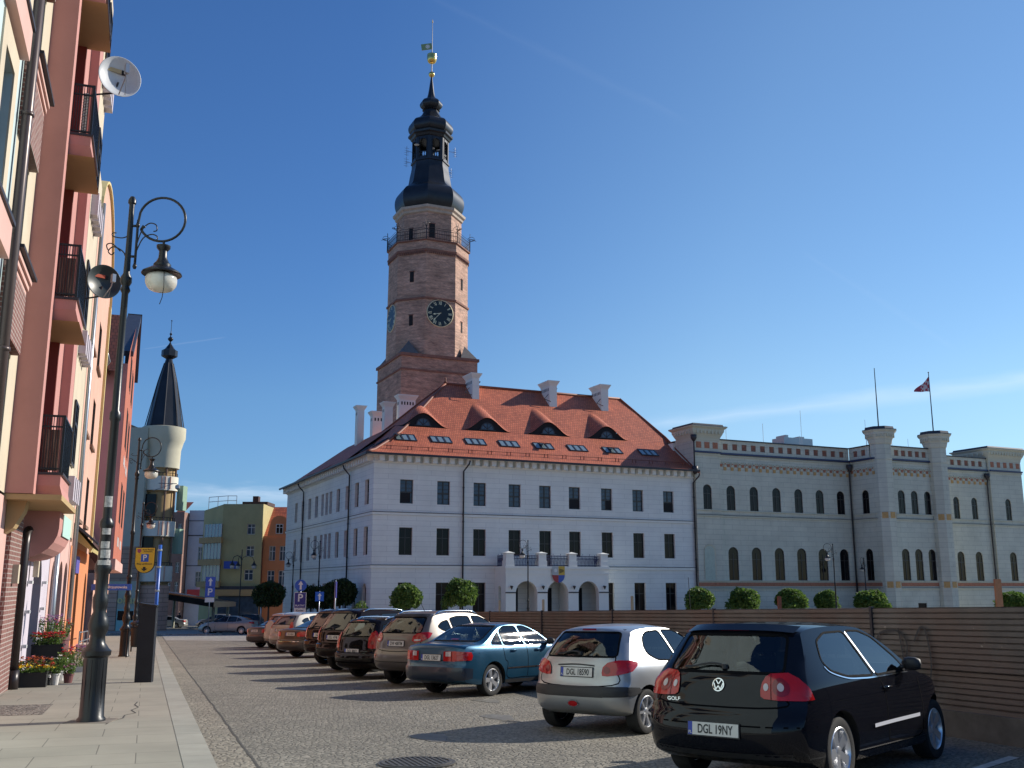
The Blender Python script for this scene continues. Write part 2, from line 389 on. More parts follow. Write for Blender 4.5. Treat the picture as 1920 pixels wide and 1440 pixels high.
M['slab'] = brickmat('pavement slabs', (.30,.275,.222), (.275,.255,.205), (.15,.135,.11), 1.0, .86, .007, src='uv', var=.16, vs=.7, bump=.4, rough=.8, off=.4)
M['kerb'] = brickmat('granite kerb', (.31,.295,.25), (.28,.27,.23), (.15,.14,.115), 8.0, 1.05, .008, src='uv', var=.14, vs=2., bump=.3, off=0.)
M['patch'] = cobble('small setts', (.24,.21,.18), (.33,.29,.24), 11.0, (.10,.09,.08), 1.0)
M['seam'] = paint('dark joint', (.06,.055,.05), .95)
M['dirt'] = paint('trodden earth', (.20,.17,.13), .95, var=.3, vscale=.3, bump=.6, bscale=6)
M['far'] = paint('far ground', (.22,.21,.18), .95, var=.2, vscale=.02)
# far ground, one sheet to the horizon, just under everything else
mb = MB(); ys = [-900, -40, 0, 60, 165, 400, 4500]; xs = [-3000, -200, 200, 3000]
vs = [(x, y, gz(x, y)-.03) for y in ys for x in xs]
mb.add(vs, [(j*4+i, j*4+i+1, (j+1)*4+i+1, (j+1)*4+i) for j in range(len(ys)-1) for i in range(3)])
struct(mb.obj('ground', M['far']))
gmesh('road', [[(1.22,-15),(10.4,-15),(10.4,165),(1.22,165)]], M['cobble'])
gmesh('road_gutter', [[(.78,-15),(1.22,-15),(1.22,78),(.78,78)]], M['cobble2'], .004)
_j = [(1.21+random.uniform(-.012,.012), -15+.35*k) for k in range(263)]
gmesh('gutter_joint', [[(x0,y0),(x0+.028,y0),(x1+.028,y1),(x1,y1)] for (x0,y0),(x1,y1) in zip(_j,_j[1:])], M['seam'], .008)
gmesh('side_street', [[(-40,78),(1.22,78),(1.22,90),(-40,90)]], M['cobble'], .002)
gmesh('crossing', [[(1.3,68),(10.3,62),(10.3,90),(1.3,88)]], M['plaza'], .006)
gmesh('oil_stain', [[(x+.22*cos(t)*(1+.3*sin(3*t)), y+.5*sin(t)) for t in [k*.52 for k in range(12)]] for x, y in ((5.3,15.4),(6.1,18.4),(4.6,22.3),(5.2,28.0),(3.6,13.2))], paint('oil stained setts', (.15,.138,.115), .6, var=.3, vscale=5), .005)
gmesh('building_site', [[(10.4,-15),(120,-15),(120,60),(60,60),(10.4,66)]], M['dirt'])
gmesh('square', [[(10.4,66),(60,60),(120,60),(160,165),(10.4,165)]], M['plaza'], .002)
gmesh('pavement', [[(-2.7,-15),(.45,-15),(.45,78),(-2.7,78)]], M['slab'], .11, .12)
gmesh('kerb', [[(.45,-15),(.76,-15),(.76,76),(.45,78)]], M['kerb'], .115, .13)
gmesh('far_pavement', [[(-30,90),(-1,90),(3.2,84),(5.2,83.2),(6.0,86),(5.4,100),(4.0,140),(-30,140)]], M['plaza'], .10, .11)
gmesh('sett_patch', [[(-2.3,17.0),(-1.35,17.0),(-1.35,18.9),(-2.3,18.9)]], M['patch'], .114)
gmesh('pavement_crack', [[(x0,y0),(x0+.02,y0),(x1+.02,y1),(x1,y1)] for (x0,y0),(x1,y1) in zip([(-.42,15.2),(-.36,15.7),(-.22,16.0),(-.2,16.5),(-.05,16.8),(-.12,17.3),(-.02,17.8),(-.08,18.3)],[(-.36,15.7),(-.22,16.0),(-.2,16.5),(-.05,16.8),(-.12,17.3),(-.02,17.8),(-.08,18.3),(-.04,18.9)])], M['seam'], .114)
gmesh('parking_line', [[(4.9,6.9),(5.0,7.0),(9.3,9.3),(9.3,9.15)]], paint('worn white paint', (.45,.43,.40), .8, var=.4, vscale=8), .006)

def cover(name, x, y, r, label):
    X, Y = S2W(x, y); t = MB(); t.lathe([(r, 0), (r, .012), (r-.03, .012)], 28, m=0)
    for k in range(-6, 7):
        a = k*r/7.2; h = sqrt(max(0, (r-.07)**2-a*a))
        if h > .05: t.box(a-.012, a+.012, -h, h, .012, .02)
    t.lathe([(r-.04, .012), (r-.04, .021), (r-.07, .021), (r-.07, .012)], 28, cap=False)
    o = t.obj(name, paint('cast iron', (.10,.095,.09), .6, .4, var=.3, vscale=10), loc=(X, Y, gz(X, Y)+.006)); o.rotation_euler = (-math.atan(SL), 0, .35)
    return tag(o, label, 'manhole cover')
cover('manhole_cover', 2.85, 11.0, .42, 'round cast iron manhole cover with parallel slots set in the cobbled street')

# ================================================================== TOWN HALL
Z0 = -3.6
th = thing('town_hall', 'white three-storey town hall with a red tiled hip roof and an arched portal', 'building', (HO[0], HO[1], 0), AH)
UC = [2.97,6.37,9.80,13.22,16.28,19.33,22.75,26.17,29.62]; VC = [1.95,5.2,8.45,11.75,14.6,16.2,17.95,20.55,23.6,26.85,30.15]
LU, LV, EZ = 32.6, 35.2, 12.85
mb = MB(); ops = []
for i, u in enumerate(UC):
    ops.append((u-.6, u+.6, 8.5, 10.55)); ops.append((u-.6, u+.6, 3.3 if i == 4 else 4.12, 6.45))
    if i not in (3, 4, 5): ops.append((u-.6, u+.6, -.9, 1.82))
wall(mb, (0, 0), (1, 0), LU, Z0, EZ, ops, .28)
ops = []
for i, v in enumerate(VC):
    c = LV-v; wd = .62 if i not in (4,5,6) else .52
    ops.append((c-wd, c+wd, 8.45, 10.63)); ops.append((c-wd, c+wd, 4.14, 6.55))
    if i not in (4, 6): ops.append((c-.55, c+.55, -1.2, 1.75, i in (0, 10)))
wall(mb, (0, LV), (0, -1), LV, Z0, EZ, ops, .3)
mb.add([(LU,0,Z0),(LU,LV,Z0),(LU,LV,EZ),(LU,0,EZ)], [(0,1,2,3)]); mb.add([(LU,LV,Z0),(0,LV,Z0),(0,LV,EZ),(LU,LV,EZ)], [(0,1,2,3)])
mb.obj('wall', M['hall'], th)
# mouldings: dark-topped string courses, cornice with brackets
mb = MB()
def course(mb, z, h, d, u0=-1, top=1):
    mb.box(-d, LU, -d, -.001, z, z+h); mb.box(-d, -.001, -.001, LV, z, z+h)
    mb.box(-d-.03, LU, -d-.03, -.001, z+h, z+h+.05, 1); mb.box(-d-.03, -.001, -.001, LV, z+h, z+h+.05, 1)
course(mb, 7.5, .2, .10); course(mb, 3.02, .22, .10)
mb.obj('string_course', [M['hall_trim'], M['pipe']], th)
mb = MB()
mb.box(-.12, LU, -.12, -.001, 11.95, 12.05); mb.box(-.12, -.001, -.001, LV, 11.95, 12.05)
mb.box(-.62, LU, -.62, -.001, 12.56, 12.72); mb.box(-.62, -.001, -.001, LV, 12.56, 12.72)

k = 0
u = .35
while u < LU-.3: mb.box(u, u+.42, -.55, -.002, 12.05, 12.56); u += .80
v = .35
while v < LV-.3: mb.box(-.55, -.002, v, v+.42, 12.05, 12.56); v += .80
mb.obj('cornice', M['hall_trim'], th)
for i, u in enumerate(UC):
    window(th, (0,0), (1,0), u, 8.5, 1.2, 2.05, .24, 'cross', 'frame', 'glass_blue')
    if i == 4: window(th, (0,0), (1,0), u, 3.3, 1.2, 3.15, .24, 'two', kind='balcony_door')
    else: window(th, (0,0), (1,0), u, 4.12, 1.2, 2.33, .24, 'two')
    if i in (5, 6, 8, 0):
        q = MB(); q.add([(u-(.52 if i != 6 else 0), .19, 8.6), (u+(.52 if i != 0 else .4), .19, 8.6), (u+(.52 if i != 0 else .4), .19, 9.42), (u-(.52 if i != 6 else 0), .19, 9.42)], [(0,1,2,3)]); q.obj('open_window', M['dark'], th)
    if i not in (3,4,5): window(th, (0,0), (1,0), u, -.9, 1.2, 2.72, .24, 'two')
for i, v in enumerate(VC):
    wd = 1.24 if i not in (4,5,6) else 1.04
    window(th, (0,LV), (0,-1), LV-v, 8.45, wd, 2.18, .27, 'cross'); window(th, (0,LV), (0,-1), LV-v, 4.14, wd, 2.41, .27, 'two')
    if i not in (4, 6): window(th, (0,LV), (0,-1), LV-v, -1.2, 1.1, 2.95, .27, 'archplain' if i in (0,10) else 'two', 'frame' , 'glass' if i not in (0,10) else 'glass')
# roof: bell-cast hip with eyebrow dormers raised out of the front slope
def rz_(v):
    P = [(-.85,12.68),(-.4,12.84),(0,12.98),(1.89,14.15),(3.32,15.15),(4.28,15.95),(8,19.5),(10.2,21.45)]
    for a, b in zip(P, P[1:]):
        if v <= b[0]: return a[1]+(b[1]-a[1])*(v-a[0])/(b[0]-a[0])
    return P[-1][1]
EYE = [5.9, 12.35, 18.85, 25.4]; VF = 4.3
def eye(u, v):
    z = rz_(v)
    if v < VF: return z
    for c in EYE:
        d = abs(u-c)/2.75
        if d < 1:
            h = 1.32*(.5+.5*cos(pi*d))**1.3; zz = rz_(VF)+h+.56*(v-VF)
            if zz > z: z = zz
    return z
def uvmesh(me, fn):
    uv = me.uv_layers.new(name='UV')
    for l in me.loops: uv.data[l.index].uv = fn(me.vertices[l.vertex_index].co)
    return me
mb = MB(); NU = 330
vlist = [-.85,-.4,0,.6,1.2,1.89,2.5,3.32,3.8,VF-.01,VF]+[VF+.12*k for k in range(1, 50) if VF+.12*k < 10.2]+[10.2]
def rend(v): return 32.75 if v < 5 else 32.75-2.35*(v-5)/5.2
for v in vlist:
    a = max(v, -.85); b = rend(v)
    for i in range(NU+1):
        u = a+(b-a)*i/NU; mb.v.append((u, v, eye(u, v)))
for j in range(len(vlist)-1):
    if vlist[j+1] == VF: continue       # the upright front of the eyebrows is a separate part
    for i in range(NU): mb.f.append((j*(NU+1)+i, j*(NU+1)+i+1, (j+1)*(NU+1)+i+1, (j+1)*(NU+1)+i)); mb.m.append(0)
me = mb.mesh('front_roof_slope', M['tiles'], smooth=True); uvmesh(me, lambda c: (c.x, c.y*1.33)); rf = link('roof', me, th)
mb = MB()
# left hip, rear slopes (plain), lower rear wing
prof = [(-.85,12.68),(-.4,12.84),(0,12.98),(1.89,14.15),(3.32,15.15),(4.28,15.95),(8,19.5),(10.2,21.45)]
for (a, za), (b, zb) in zip(prof, prof[1:]):
    mb.add([(a, a, za), (a, 20.4-a, za), (b, 20.4-b, zb), (b, b, zb)], [(0,1,2,3)])
    mb.add([(a, 20.4-a, za), (32.7, 20.4-a, za), (31.5 if b < 9 else 30.4, 20.4-b, zb), (b, 20.4-b, zb)], [(0,1,2,3)])
mb.add([(32.75,-.85,12.45),(32.75,20.4,12.95),(32.75,15.4,16.6),(30.4,10.2,21.45),(32.75,5,16.63)], [(0,1,2,3,4)])
zr = 17.2
mb.add([(-.85,12,12.68),(-.85,36,12.68),(0,35.2,12.95),(0,12,12.95)], [(0,3,2,1)][::-1])
mb.add([(0,12,12.95),(0,35.2,12.95),(5.5,29.7,zr),(5.5,12,zr)], [(0,1,2,3)]); mb.add([(-.4,35.6,12.7),(33,35.6,12.7),(27.5,29.7,zr),(5.5,29.7,zr)], [(0,1,2,3)])
mb.add([(11,24.2,12.95),(11,12,12.95),(5.5,12,zr),(5.5,29.7,zr)], [(0,1,2,3)])
me = mb.mesh('roof_slopes', M['tiles']); uvmesh(me, lambda c: (c.x+c.y, c.z*1.6)); link('side_slope', me, rf)
mb = MB(); hp = [Vector((b, b, z+.05)) for b, z in prof]; mb.tube(hp, .13, 8)
mb.tube([Vector((10.2,10.2,21.5)), Vector((30.4,10.2,21.5))], .14, 8); mb.tube([Vector((32.75,-.8,12.5)), Vector((32.75,5,16.68)), Vector((30.4,10.2,21.5))], .13, 8)
mb.tube([Vector((b, 20.4-b, z+.05)) for b, z in prof], .13, 8)
mb.lathe([(.05,0),(.22,.1),(.05,.35),(.1,.5),(.02,.7)], 8, (10.2,10.2,21.5)); mb.obj('ridge_tiles', M['tiles'], rf, smooth=True)
mb = MB(); mb.box(-.95, 32.75, -.99, -.84, 12.52, 12.70); mb.box(-.99, -.84, -.84, LV+.3, 12.52, 12.70); mb.obj('gutter', M['pipe'], rf)
mb = MB()
for k in range(17):
    u = 1.2+k*1.9
    for q in (0, .35): mb.box(u+q, u+q+.05, .35, .42, rz_(.4)-.02, rz_(.4)+.32)
mb.tube([(0.9,.38,rz_(.38)+.28),(32.4,.38,rz_(.38)+.28)], .03, 5); mb.obj('snow_guard', M['tiles'], rf)
for c in EYE:                                   # upright front, its shade painted near black, with half-round window
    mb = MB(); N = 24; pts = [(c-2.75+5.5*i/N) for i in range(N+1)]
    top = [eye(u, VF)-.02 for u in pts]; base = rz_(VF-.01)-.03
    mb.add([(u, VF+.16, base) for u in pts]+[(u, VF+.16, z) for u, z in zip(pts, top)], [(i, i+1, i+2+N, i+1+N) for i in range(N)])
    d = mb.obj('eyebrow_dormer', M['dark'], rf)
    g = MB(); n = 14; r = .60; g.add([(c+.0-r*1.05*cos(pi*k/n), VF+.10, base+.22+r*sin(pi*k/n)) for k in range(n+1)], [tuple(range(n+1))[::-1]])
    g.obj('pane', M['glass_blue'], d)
    g = MB()
    for k in range(n):
        p = lambda q, rr: (c-rr*1.05*cos(pi*q/n), VF+.08, base+.22+rr*sin(pi*q/n))
        g.add([p(k, r+.08), p(k+1, r+.08), p(k+1, r-.02), p(k, r-.02)], [(0,1,2,3)])
    for q in (3.5, 7, 10.5): g.tube([(c, VF+.07, base+.25), (c-r*cos(pi*q/n), VF+.07, base+.22+r*sin(pi*q/n))], .025, 4)
    g.box(c-.85, c+.85, VF+.02, VF+.12, base+.14, base+.22); g.obj('frame', M['pipe'], d)
import itertools
nx, nz_ = 3, 1
SKY = [3.55, 6.95, 10.35, 13.75, 17.35, 21.0, 24.9]
sv = 2.35; ang = math.atan2(rz_(3.1)-rz_(1.9), 1.2)
fm_ = MB()
for k in range(3):
    a = -.98+k*.66; fm_.box(a, a+.64, 0, .07, 0, .10); fm_.box(a, a+.64, 1.13, 1.2, 0, .10); fm_.box(a, a+.06, .07, 1.13, 0, .10); fm_.box(a+.58, a+.64, .07, 1.13, 0, .10)
gm_ = MB()
for k in range(3): a = -.92+k*.66; gm_.add([(a,.07,.06),(a+.52,.07,.06),(a+.52,1.13,.06),(a,1.13,.06)], [(0,1,2,3)])
sash = MB(); sash.box(-.3, .3, 0, .05, 0, .05); sash.box(-.3, .3, 1.1, 1.15, 0, .05); sash.box(-.3, -.25, .05, 1.1, 0, .05); sash.box(.25, .3, .05, 1.1, 0, .05); sash.add([(-.25,.05,.03),(.25,.05,.03),(.25,1.1,.03),(-.25,1.1,.03)], [(0,1,2,3)], 1)
fme, gme, sme = fm_.mesh('skylight', M['lead']), gm_.mesh('pane', paint('skylight glass', (.18,.24,.27), .03, spec=1.0)), sash.mesh('open_sash', [M['lead'], M['glass']])
for i, u in enumerate(SKY + [29.0]):
    s = link('skylight', fme, rf, (u, 2.0, rz_(2.0)+.0)); s.rotation_euler = (ang, 0, 0); link('pane', gme, s)
    if i in (0, 4, 6):
        q = link('open_sash', sme, s, ((-.66 if i == 0 else 0), 0, .12)); q.rotation_euler = (radians(-22), 0, 0); q.location.z = .55
    s = None
for u_, v_ in ((2.0, 6.5), (2.0, 11.0), (2.0, 15.5)):
    s = link('skylight', fme, rf, (u_, v_, rz_(2.0))); s.rotation_euler = (ang, 0, -pi/2); link('pane', gme, s)
def chimney(u, v, wx, wy, zb, zt, slots=5):
    mb = MB(); mb.box(-wx/2, wx/2, -wy/2, wy/2, zb, zt-.45)
    for k, (e, h0, h1) in enumerate(((.05,.45,.34),(.11,.34,.22),(.18,.22,.10),(.24,.10,0))): mb.box(-wx/2-e, wx/2+e, -wy/2-e, wy/2+e, zt-h0, zt-h1)
    o = mb.obj('chimney', M['hall_trim'], rf, loc=(u, v, 0))
    s = MB()
    ny = max(2, int(wy/.33)); nxx = max(2, int(wx/.33))
    for k in range(ny):
        y = -wy/2+.12+(wy-.24)*(k+.5)/ny; s.box(-wx/2-.012, -wx/2+.05, y-.06, y+.06, zt-1.05, zt-.75); s.box(wx/2-.05, wx/2+.012, y-.06, y+.06, zt-1.05, zt-.75)
    if wx > 1.2:
        for k in range(nxx): x = -wx/2+.12+(wx-.24)*(k+.5)/nxx; s.box(x-.07, x+.07, -wy/2-.012, -wy/2+.05, zt-1.05, zt-.72)
    s.obj('flue_slots', M['dark'], o)
    mb = MB(); mb.box(-wx/2-.08, wx/2+.08, -wy/2-.1, -wy/2-.0, zb+.2, zb+.5); mb.obj('flashing', M['lead'], o) if False else None
    return o
chimney(12.75, 9.3, .72, 1.9, 19.2, 22.45); chimney(21.3, 9.2, .85, 2.1, 19.2, 22.35); chimney(27.4, 9.2, .85, 2.1, 19.2, 22.45)
chimney(8.0, 16.0, 1.75, .9, 15, 21.1); chimney(6.3, 17.0, .9, .9, 14.5, 20.4); chimney(6.4, 20.5, 1.6, .9, 13.5, 19.95); chimney(5.0, 23.0, .75, .9, 13, 20.9)
mb = MB()
for u in (12.65, 21.4, 27.55):
    mb.tube([(u-.5, 7.9, 20.1), (u-1.2, 8.0, 20.35)], .04, 4); mb.tube([(u-1.2, 8.0, 20.35), (u-.6, 8.3, 20.9)], .04, 4); mb.tube([(u+.5, 9.6, 21.3), (u+1.1, 9.6, 21.9)], .04, 4); mb.tube([(u+.5, 9.6, 21.8), (u+1.1, 9.6, 21.9)], .04, 4)
mb.obj('roof_hook', M['pipe'], rf)
# downpipes with hopper bends
for i, (u, v) in enumerate(((8.17,0),(32.45,0),(0,7.2),(0,25.9))):
    mb = MB()
    if v == 0: pts = [(u+.35,-.85,12.4),(u+.3,-.75,12.1),(u,-.18,11.5),(u,-.18,-2.6)]
    else: pts = [(-.85,v-.1,12.4),(-.75,v-.1,12.1),(-.18,v,11.5),(-.18,v,-2.6)]
    mb.tube(pts, .075, 8)
    for z in (10, 7, 4, 1): mb.tube([(pts[2][0], pts[2][1], z), (pts[2][0], pts[2][1], z+.12)], .10, 8)
    mb.obj('downpipe', M['pipe'], th, smooth=True)
# portal with three arches, balcony above
P0, P1, PP = 11.28, 21.4, 2.4
mb = MB(); arcs = [(12.22,14.29,-3.2,1.95,True),(15.27,17.32,-3.2,1.95,True),(18.34,20.40,-3.2,1.95,True)]
Z1 = -3.2
def off(lst, d): return [(a-d, b-d, Z1, q, r) for a, b, c, q, r in lst]
wall(mb, (P0, -PP), (1, 0), P1-P0, Z1, 3.0, off(arcs, P0), .55)
wall(mb, (P0, -.001), (0, -1), PP, Z1, 3.0, [(.75, 1.35, -1.0, 1.55, True)], .12); mb.add([(P1,-PP,Z1),(P1,-.001,Z1),(P1,-.001,3),(P1,-PP,3)], [(0,1,2,3)])
mb.add([(P0,-PP,3),(P1,-PP,3),(P1,-.001,3),(P0,-.001,3)], [(0,1,2,3)])
for a in (P0+.55, 14.29+.0, 17.32, P1-.55):
    pass
for a, b in ((14.45,15.11),(17.48,18.18)): mb.box(a, b, -PP+.551, -.3, Z1, 2.9)
po = mb.obj('portal', M['hall_trim'], th)
mb = MB(); mb.box(P0-.1, P1+.1, -PP-.12, -.002, 3.0, 3.22); mb.box(P0-.05, P1+.05, -PP-.06, -PP-.001, 2.55, 2.72)
for a, b in ((P0-.05,12.2),(14.31,15.25),(17.34,18.32),(20.42,P1+.05)): mb.box(a, b, -PP-.05, -PP-.001, .92, 1.02, 1)
mb.obj('moulding', [M['hall_trim'], M['pipe']], po)
mb = MB()
for a in (11.3, 14.45, 17.45, 20.65):
    mb.box(a, a+.72, -PP-.02, -PP+.66, 3.22, 4.3); mb.box(a-.05, a+.77, -PP-.07, -PP+.71, 3.22, 3.7)
    mb.box(a-.08, a+.80, -PP-.1, -PP+.74, 4.3, 4.36); 
    mb.add([(a-.08,-PP-.1,4.36),(a+.8,-PP-.1,4.36),(a+.8,-PP+.74,4.36),(a-.08,-PP+.74,4.36),(a+.36,-PP+.3,4.5)], [(0,1,4),(1,2,4),(2,3,4),(3,0,4)])
mb.obj('pillar', M['hall_trim'], po)
mb = MB()
def rail(a, b, y0, y1):
    n = int(max(b-a, abs(y1-y0))/.14)
    for k in range(n+1):
        x = a+(b-a)*k/n; y = y0+(y1-y0)*k/n; mb.tube([(x, y, 3.25), (x, y, 4.2+.0*(k % 2)+(.12 if k % 5 == 0 else 0))], .022, 4)
        if k < n:
            x2 = a+(b-a)*(k+1)/n; y2 = y0+(y1-y0)*(k+1)/n; mb.tube([(x, y, 3.35), (x2, y2, 4.1)], .016, 4, cap=False)
    for z in (3.32, 4.12, 3.9): mb.tube([(a, y0, z), (b, y1, z)], .03, 4)
for a, b in ((12.07,14.4),(15.22,17.4),(18.22,20.6)): rail(a, b, -PP+.2, -PP+.2)
rail(11.5, 11.5, -PP+.7, -.1); rail(21.2, 21.2, -PP+.7, -.1)
mb.obj('balcony_railing', paint('blue-grey iron', (.035,.045,.10), .5, .2), po)
mb = MB()
for a in (11.75, 14.78, 17.83, 20.9): mb.lathe([(.03,-.22),(.13,0),(.16,.06),(.1,.1)], 6, (a, -PP-.2, 1.45)); mb.box(a-.03, a+.03, -PP-.2, -PP-.001, 1.5, 1.56)
mb.obj('wall_lamp', M['pipe'], po)
# coat of arms: quartered shield
mb = MB(); cu, cz = 16.3, 2.62; r = .62
def shield(q0, q1, z0, z1, m, y):
    pts = []
    N = 10
    for k in range(N+1):
        z = z1+(z0-z1)*k/N; zz = (z-(cz-.1)); wv = r if zz > 0 else r*sqrt(max(0, 1-(zz/.72)**2)); pts.append((max(-wv, min(wv, q1)), z))
    for k in range(N, -1, -1):
        z = z1+(z0-z1)*k/N; zz = (z-(cz-.1)); wv = r if zz > 0 else r*sqrt(max(0, 1-(zz/.72)**2)); pts.append((max(-wv, min(wv, q0)), z))
    n = len(pts); mb.add([(cu+x, y, z) for x, z in pts], [tuple(range(n))[::-1]], m)
shield(-.7, 0, cz-.15, cz+.62, 1, -PP-.13); shield(0, .7, cz-.15, cz+.62, 2, -PP-.13); shield(-.7, 0, cz-.82, cz-.15, 3, -PP-.13); shield(0, .7, cz-.82, cz-.15, 4, -PP-.13)
shield(-.7, .7, cz-.82, cz+.62, 0, -PP-.11)
mb.lathe([(.16,0),(.16,.02)], 14, (0,0,0), 5, cap=True); 
n0 = len(mb.v)-28
for i in range(n0, len(mb.v)): x, y, z = mb.v[i]; mb.v[i] = (cu-.3+x, -PP-.15-z*.5, cz+.25+y)
for k in range(5): mb.box(cu+.1+.09*k, cu+.14+.09*k, -PP-.15, -PP-.131, cz-.02+.04*k, cz+.42-.03*k, 6)
mb.obj('coat_of_arms', [M['iron_far'], paint('shield silver', (.4,.42,.42), .5), paint('shield yellow', (.55,.36,.05), .5), paint('shield red', (.30,.03,.03), .5), paint('shield blue', (.04,.09,.35), .5), M['frame_white'], paint('shield black', (.02,.02,.02), .5)], po)
mb = MB()
for x0_, x1_ in ((12.75, 13.5), (16.1, 16.85), (19.2, 19.95)): mb.piece().box(x0_, x1_, -.04, -.002, Z1, 1.35)  # near-black sheets added to darken the arches where openings show
mb.obj('inner_dark_opening', M['dark'], po)

# ================================================================== CLOCK TOWER
tx, ty = H2W(16.0, 32.6)
# lower square stage and octagonal shaft, in the tower's own frame (same bearing as the hall)
tw = thing('clock_tower', 'tall brick town hall tower with a clock and a dark onion-domed lantern spire', 'tower', (tx, ty, 0), AH)
hw = 4.85
mb = MB(); mb.box(-hw, hw, -hw, hw, 5, 28.3); 
mb.obj('square_stage', M['tower_brick2'], tw)
mb = MB(); mb.box(-hw-.12, hw+.12, -hw-.12, hw+.12, 26.6, 26.8); mb.piece().box(-hw-.18, hw+.18, -hw-.18, hw+.18, 28.3, 28.65); mb.obj('brick_band', M['band_brick'], tw)
c8 = 1/cos(pi/8); PH = pi/8
def octo(mb, lst, m=0): mb.lathe([(a*c8, z) for a, z in lst], 8, (0,0,0), m, PH)
mb = MB(); octo(mb, [(4.72,28.4),(4.66,35.8),(4.62,41.8),(4.72,41.85),(4.72,43.05)]); mb.obj('octagonal_shaft', M['tower_brick'], tw)
mb = MB(); octo(mb, [(4.80,35.65),(4.82,35.85),(4.80,35.9)]); mb.piece(); octo(mb, [(4.78,41.75),(4.84,42.0),(4.78,42.05)]); octo(mb, [(4.74,43.05),(4.90,43.1),(4.90,43.25)])
for k in range(8):
    q = k*pi/4; 
    for j in range(-7, 8):
        cx, cy = 4.76*cos(q)-j*.25*sin(q), 4.76*sin(q)+j*.25*cos(q)
        s = len(mb.v); mb.box(-.06, .06, -.06, .06, 41.45, 41.75); 
        for i in range(s, len(mb.v)): x, y, z = mb.v[i]; mb.v[i] = (cx+x, cy+y, z)
mb.obj('brick_band', M['band_brick'], tw)
mb = MB(); octo(mb, [(3.85,43.2),(3.82,47.6)]); mb.obj('upper_shaft', M['tower_brick'], tw)
mb = MB(); octo(mb, [(3.85,47.1),(4.0,47.2),(4.05,47.45),(4.28,47.65),(4.32,47.95),(3.9,48.05)]); mb.obj('cornice', M['stone'], tw)
for sx, sy in ((-1,-1),(1,-1),(-1,1),(1,1)):          # corner broaches
    mb = MB(); a, b = hw*sx, hw*sy; e = 2.2
    mb.add([(a,b,28.65),(a-e*sx,b,28.65),(a,b-e*sy,28.65),(a-1.25*sx,b-1.25*sy,30.45),(a-e*sx*.75,b-e*sy*.75,28.65)], [(0,1,3),(0,3,2),(1,4,3),(4,2,3)])
    mb.obj('corner_broach', paint('weathered slate cap', (.13,.12,.12), .8, var=.2), tw)
    mb = MB(); mb.box(min(a,a-e*sx), max(a,a-e*sx), min(b,b-e*sy), max(b,b-e*sy), 29.7, 29.76); 
def facet(k, off_, lat, z): q = k*pi/4; return (off_*cos(q)-lat*sin(q), off_*sin(q)+lat*cos(q), z)
# facet bearings in the tower frame: k=-2 front, k=-1 right-front, k=-3 left-front, k=-4 left
def slit(k, lat, z0, z1, w_, a=4.70):
    mb = MB(); q = k*pi/4; M_ = Matrix.Translation(facet(k, a, lat, 0)) @ Matrix.Rotation(q, 4, 'Z')
    mb.box(-.05, .02, -w_/2, w_/2, z0, z1, 1); mb.box(-.02, .06, -w_/2-.08, w_/2+.08, z1, z1+.12, 0); mb.xf(M_); mb.obj('window', [M['band_brick'], M['dark']], tw)
for z0, z1 in ((37.9,39.2),(32.4,33.7)): slit(-3, .05, z0, z1, .5); slit(-1, 0, z0-.2, z1-.2, .42)
slit(-2, -.95, 43.8, 45.6, .75, 3.87); slit(-3, -.6, 43.5, 45.1, .5, 3.87); 
mb = MB(); mb.add([facet(-3, 4.74, l, z) for l, z in ((-1.2,29.9),(1.2,29.9),(0,31.5))], [(0,1,2)])
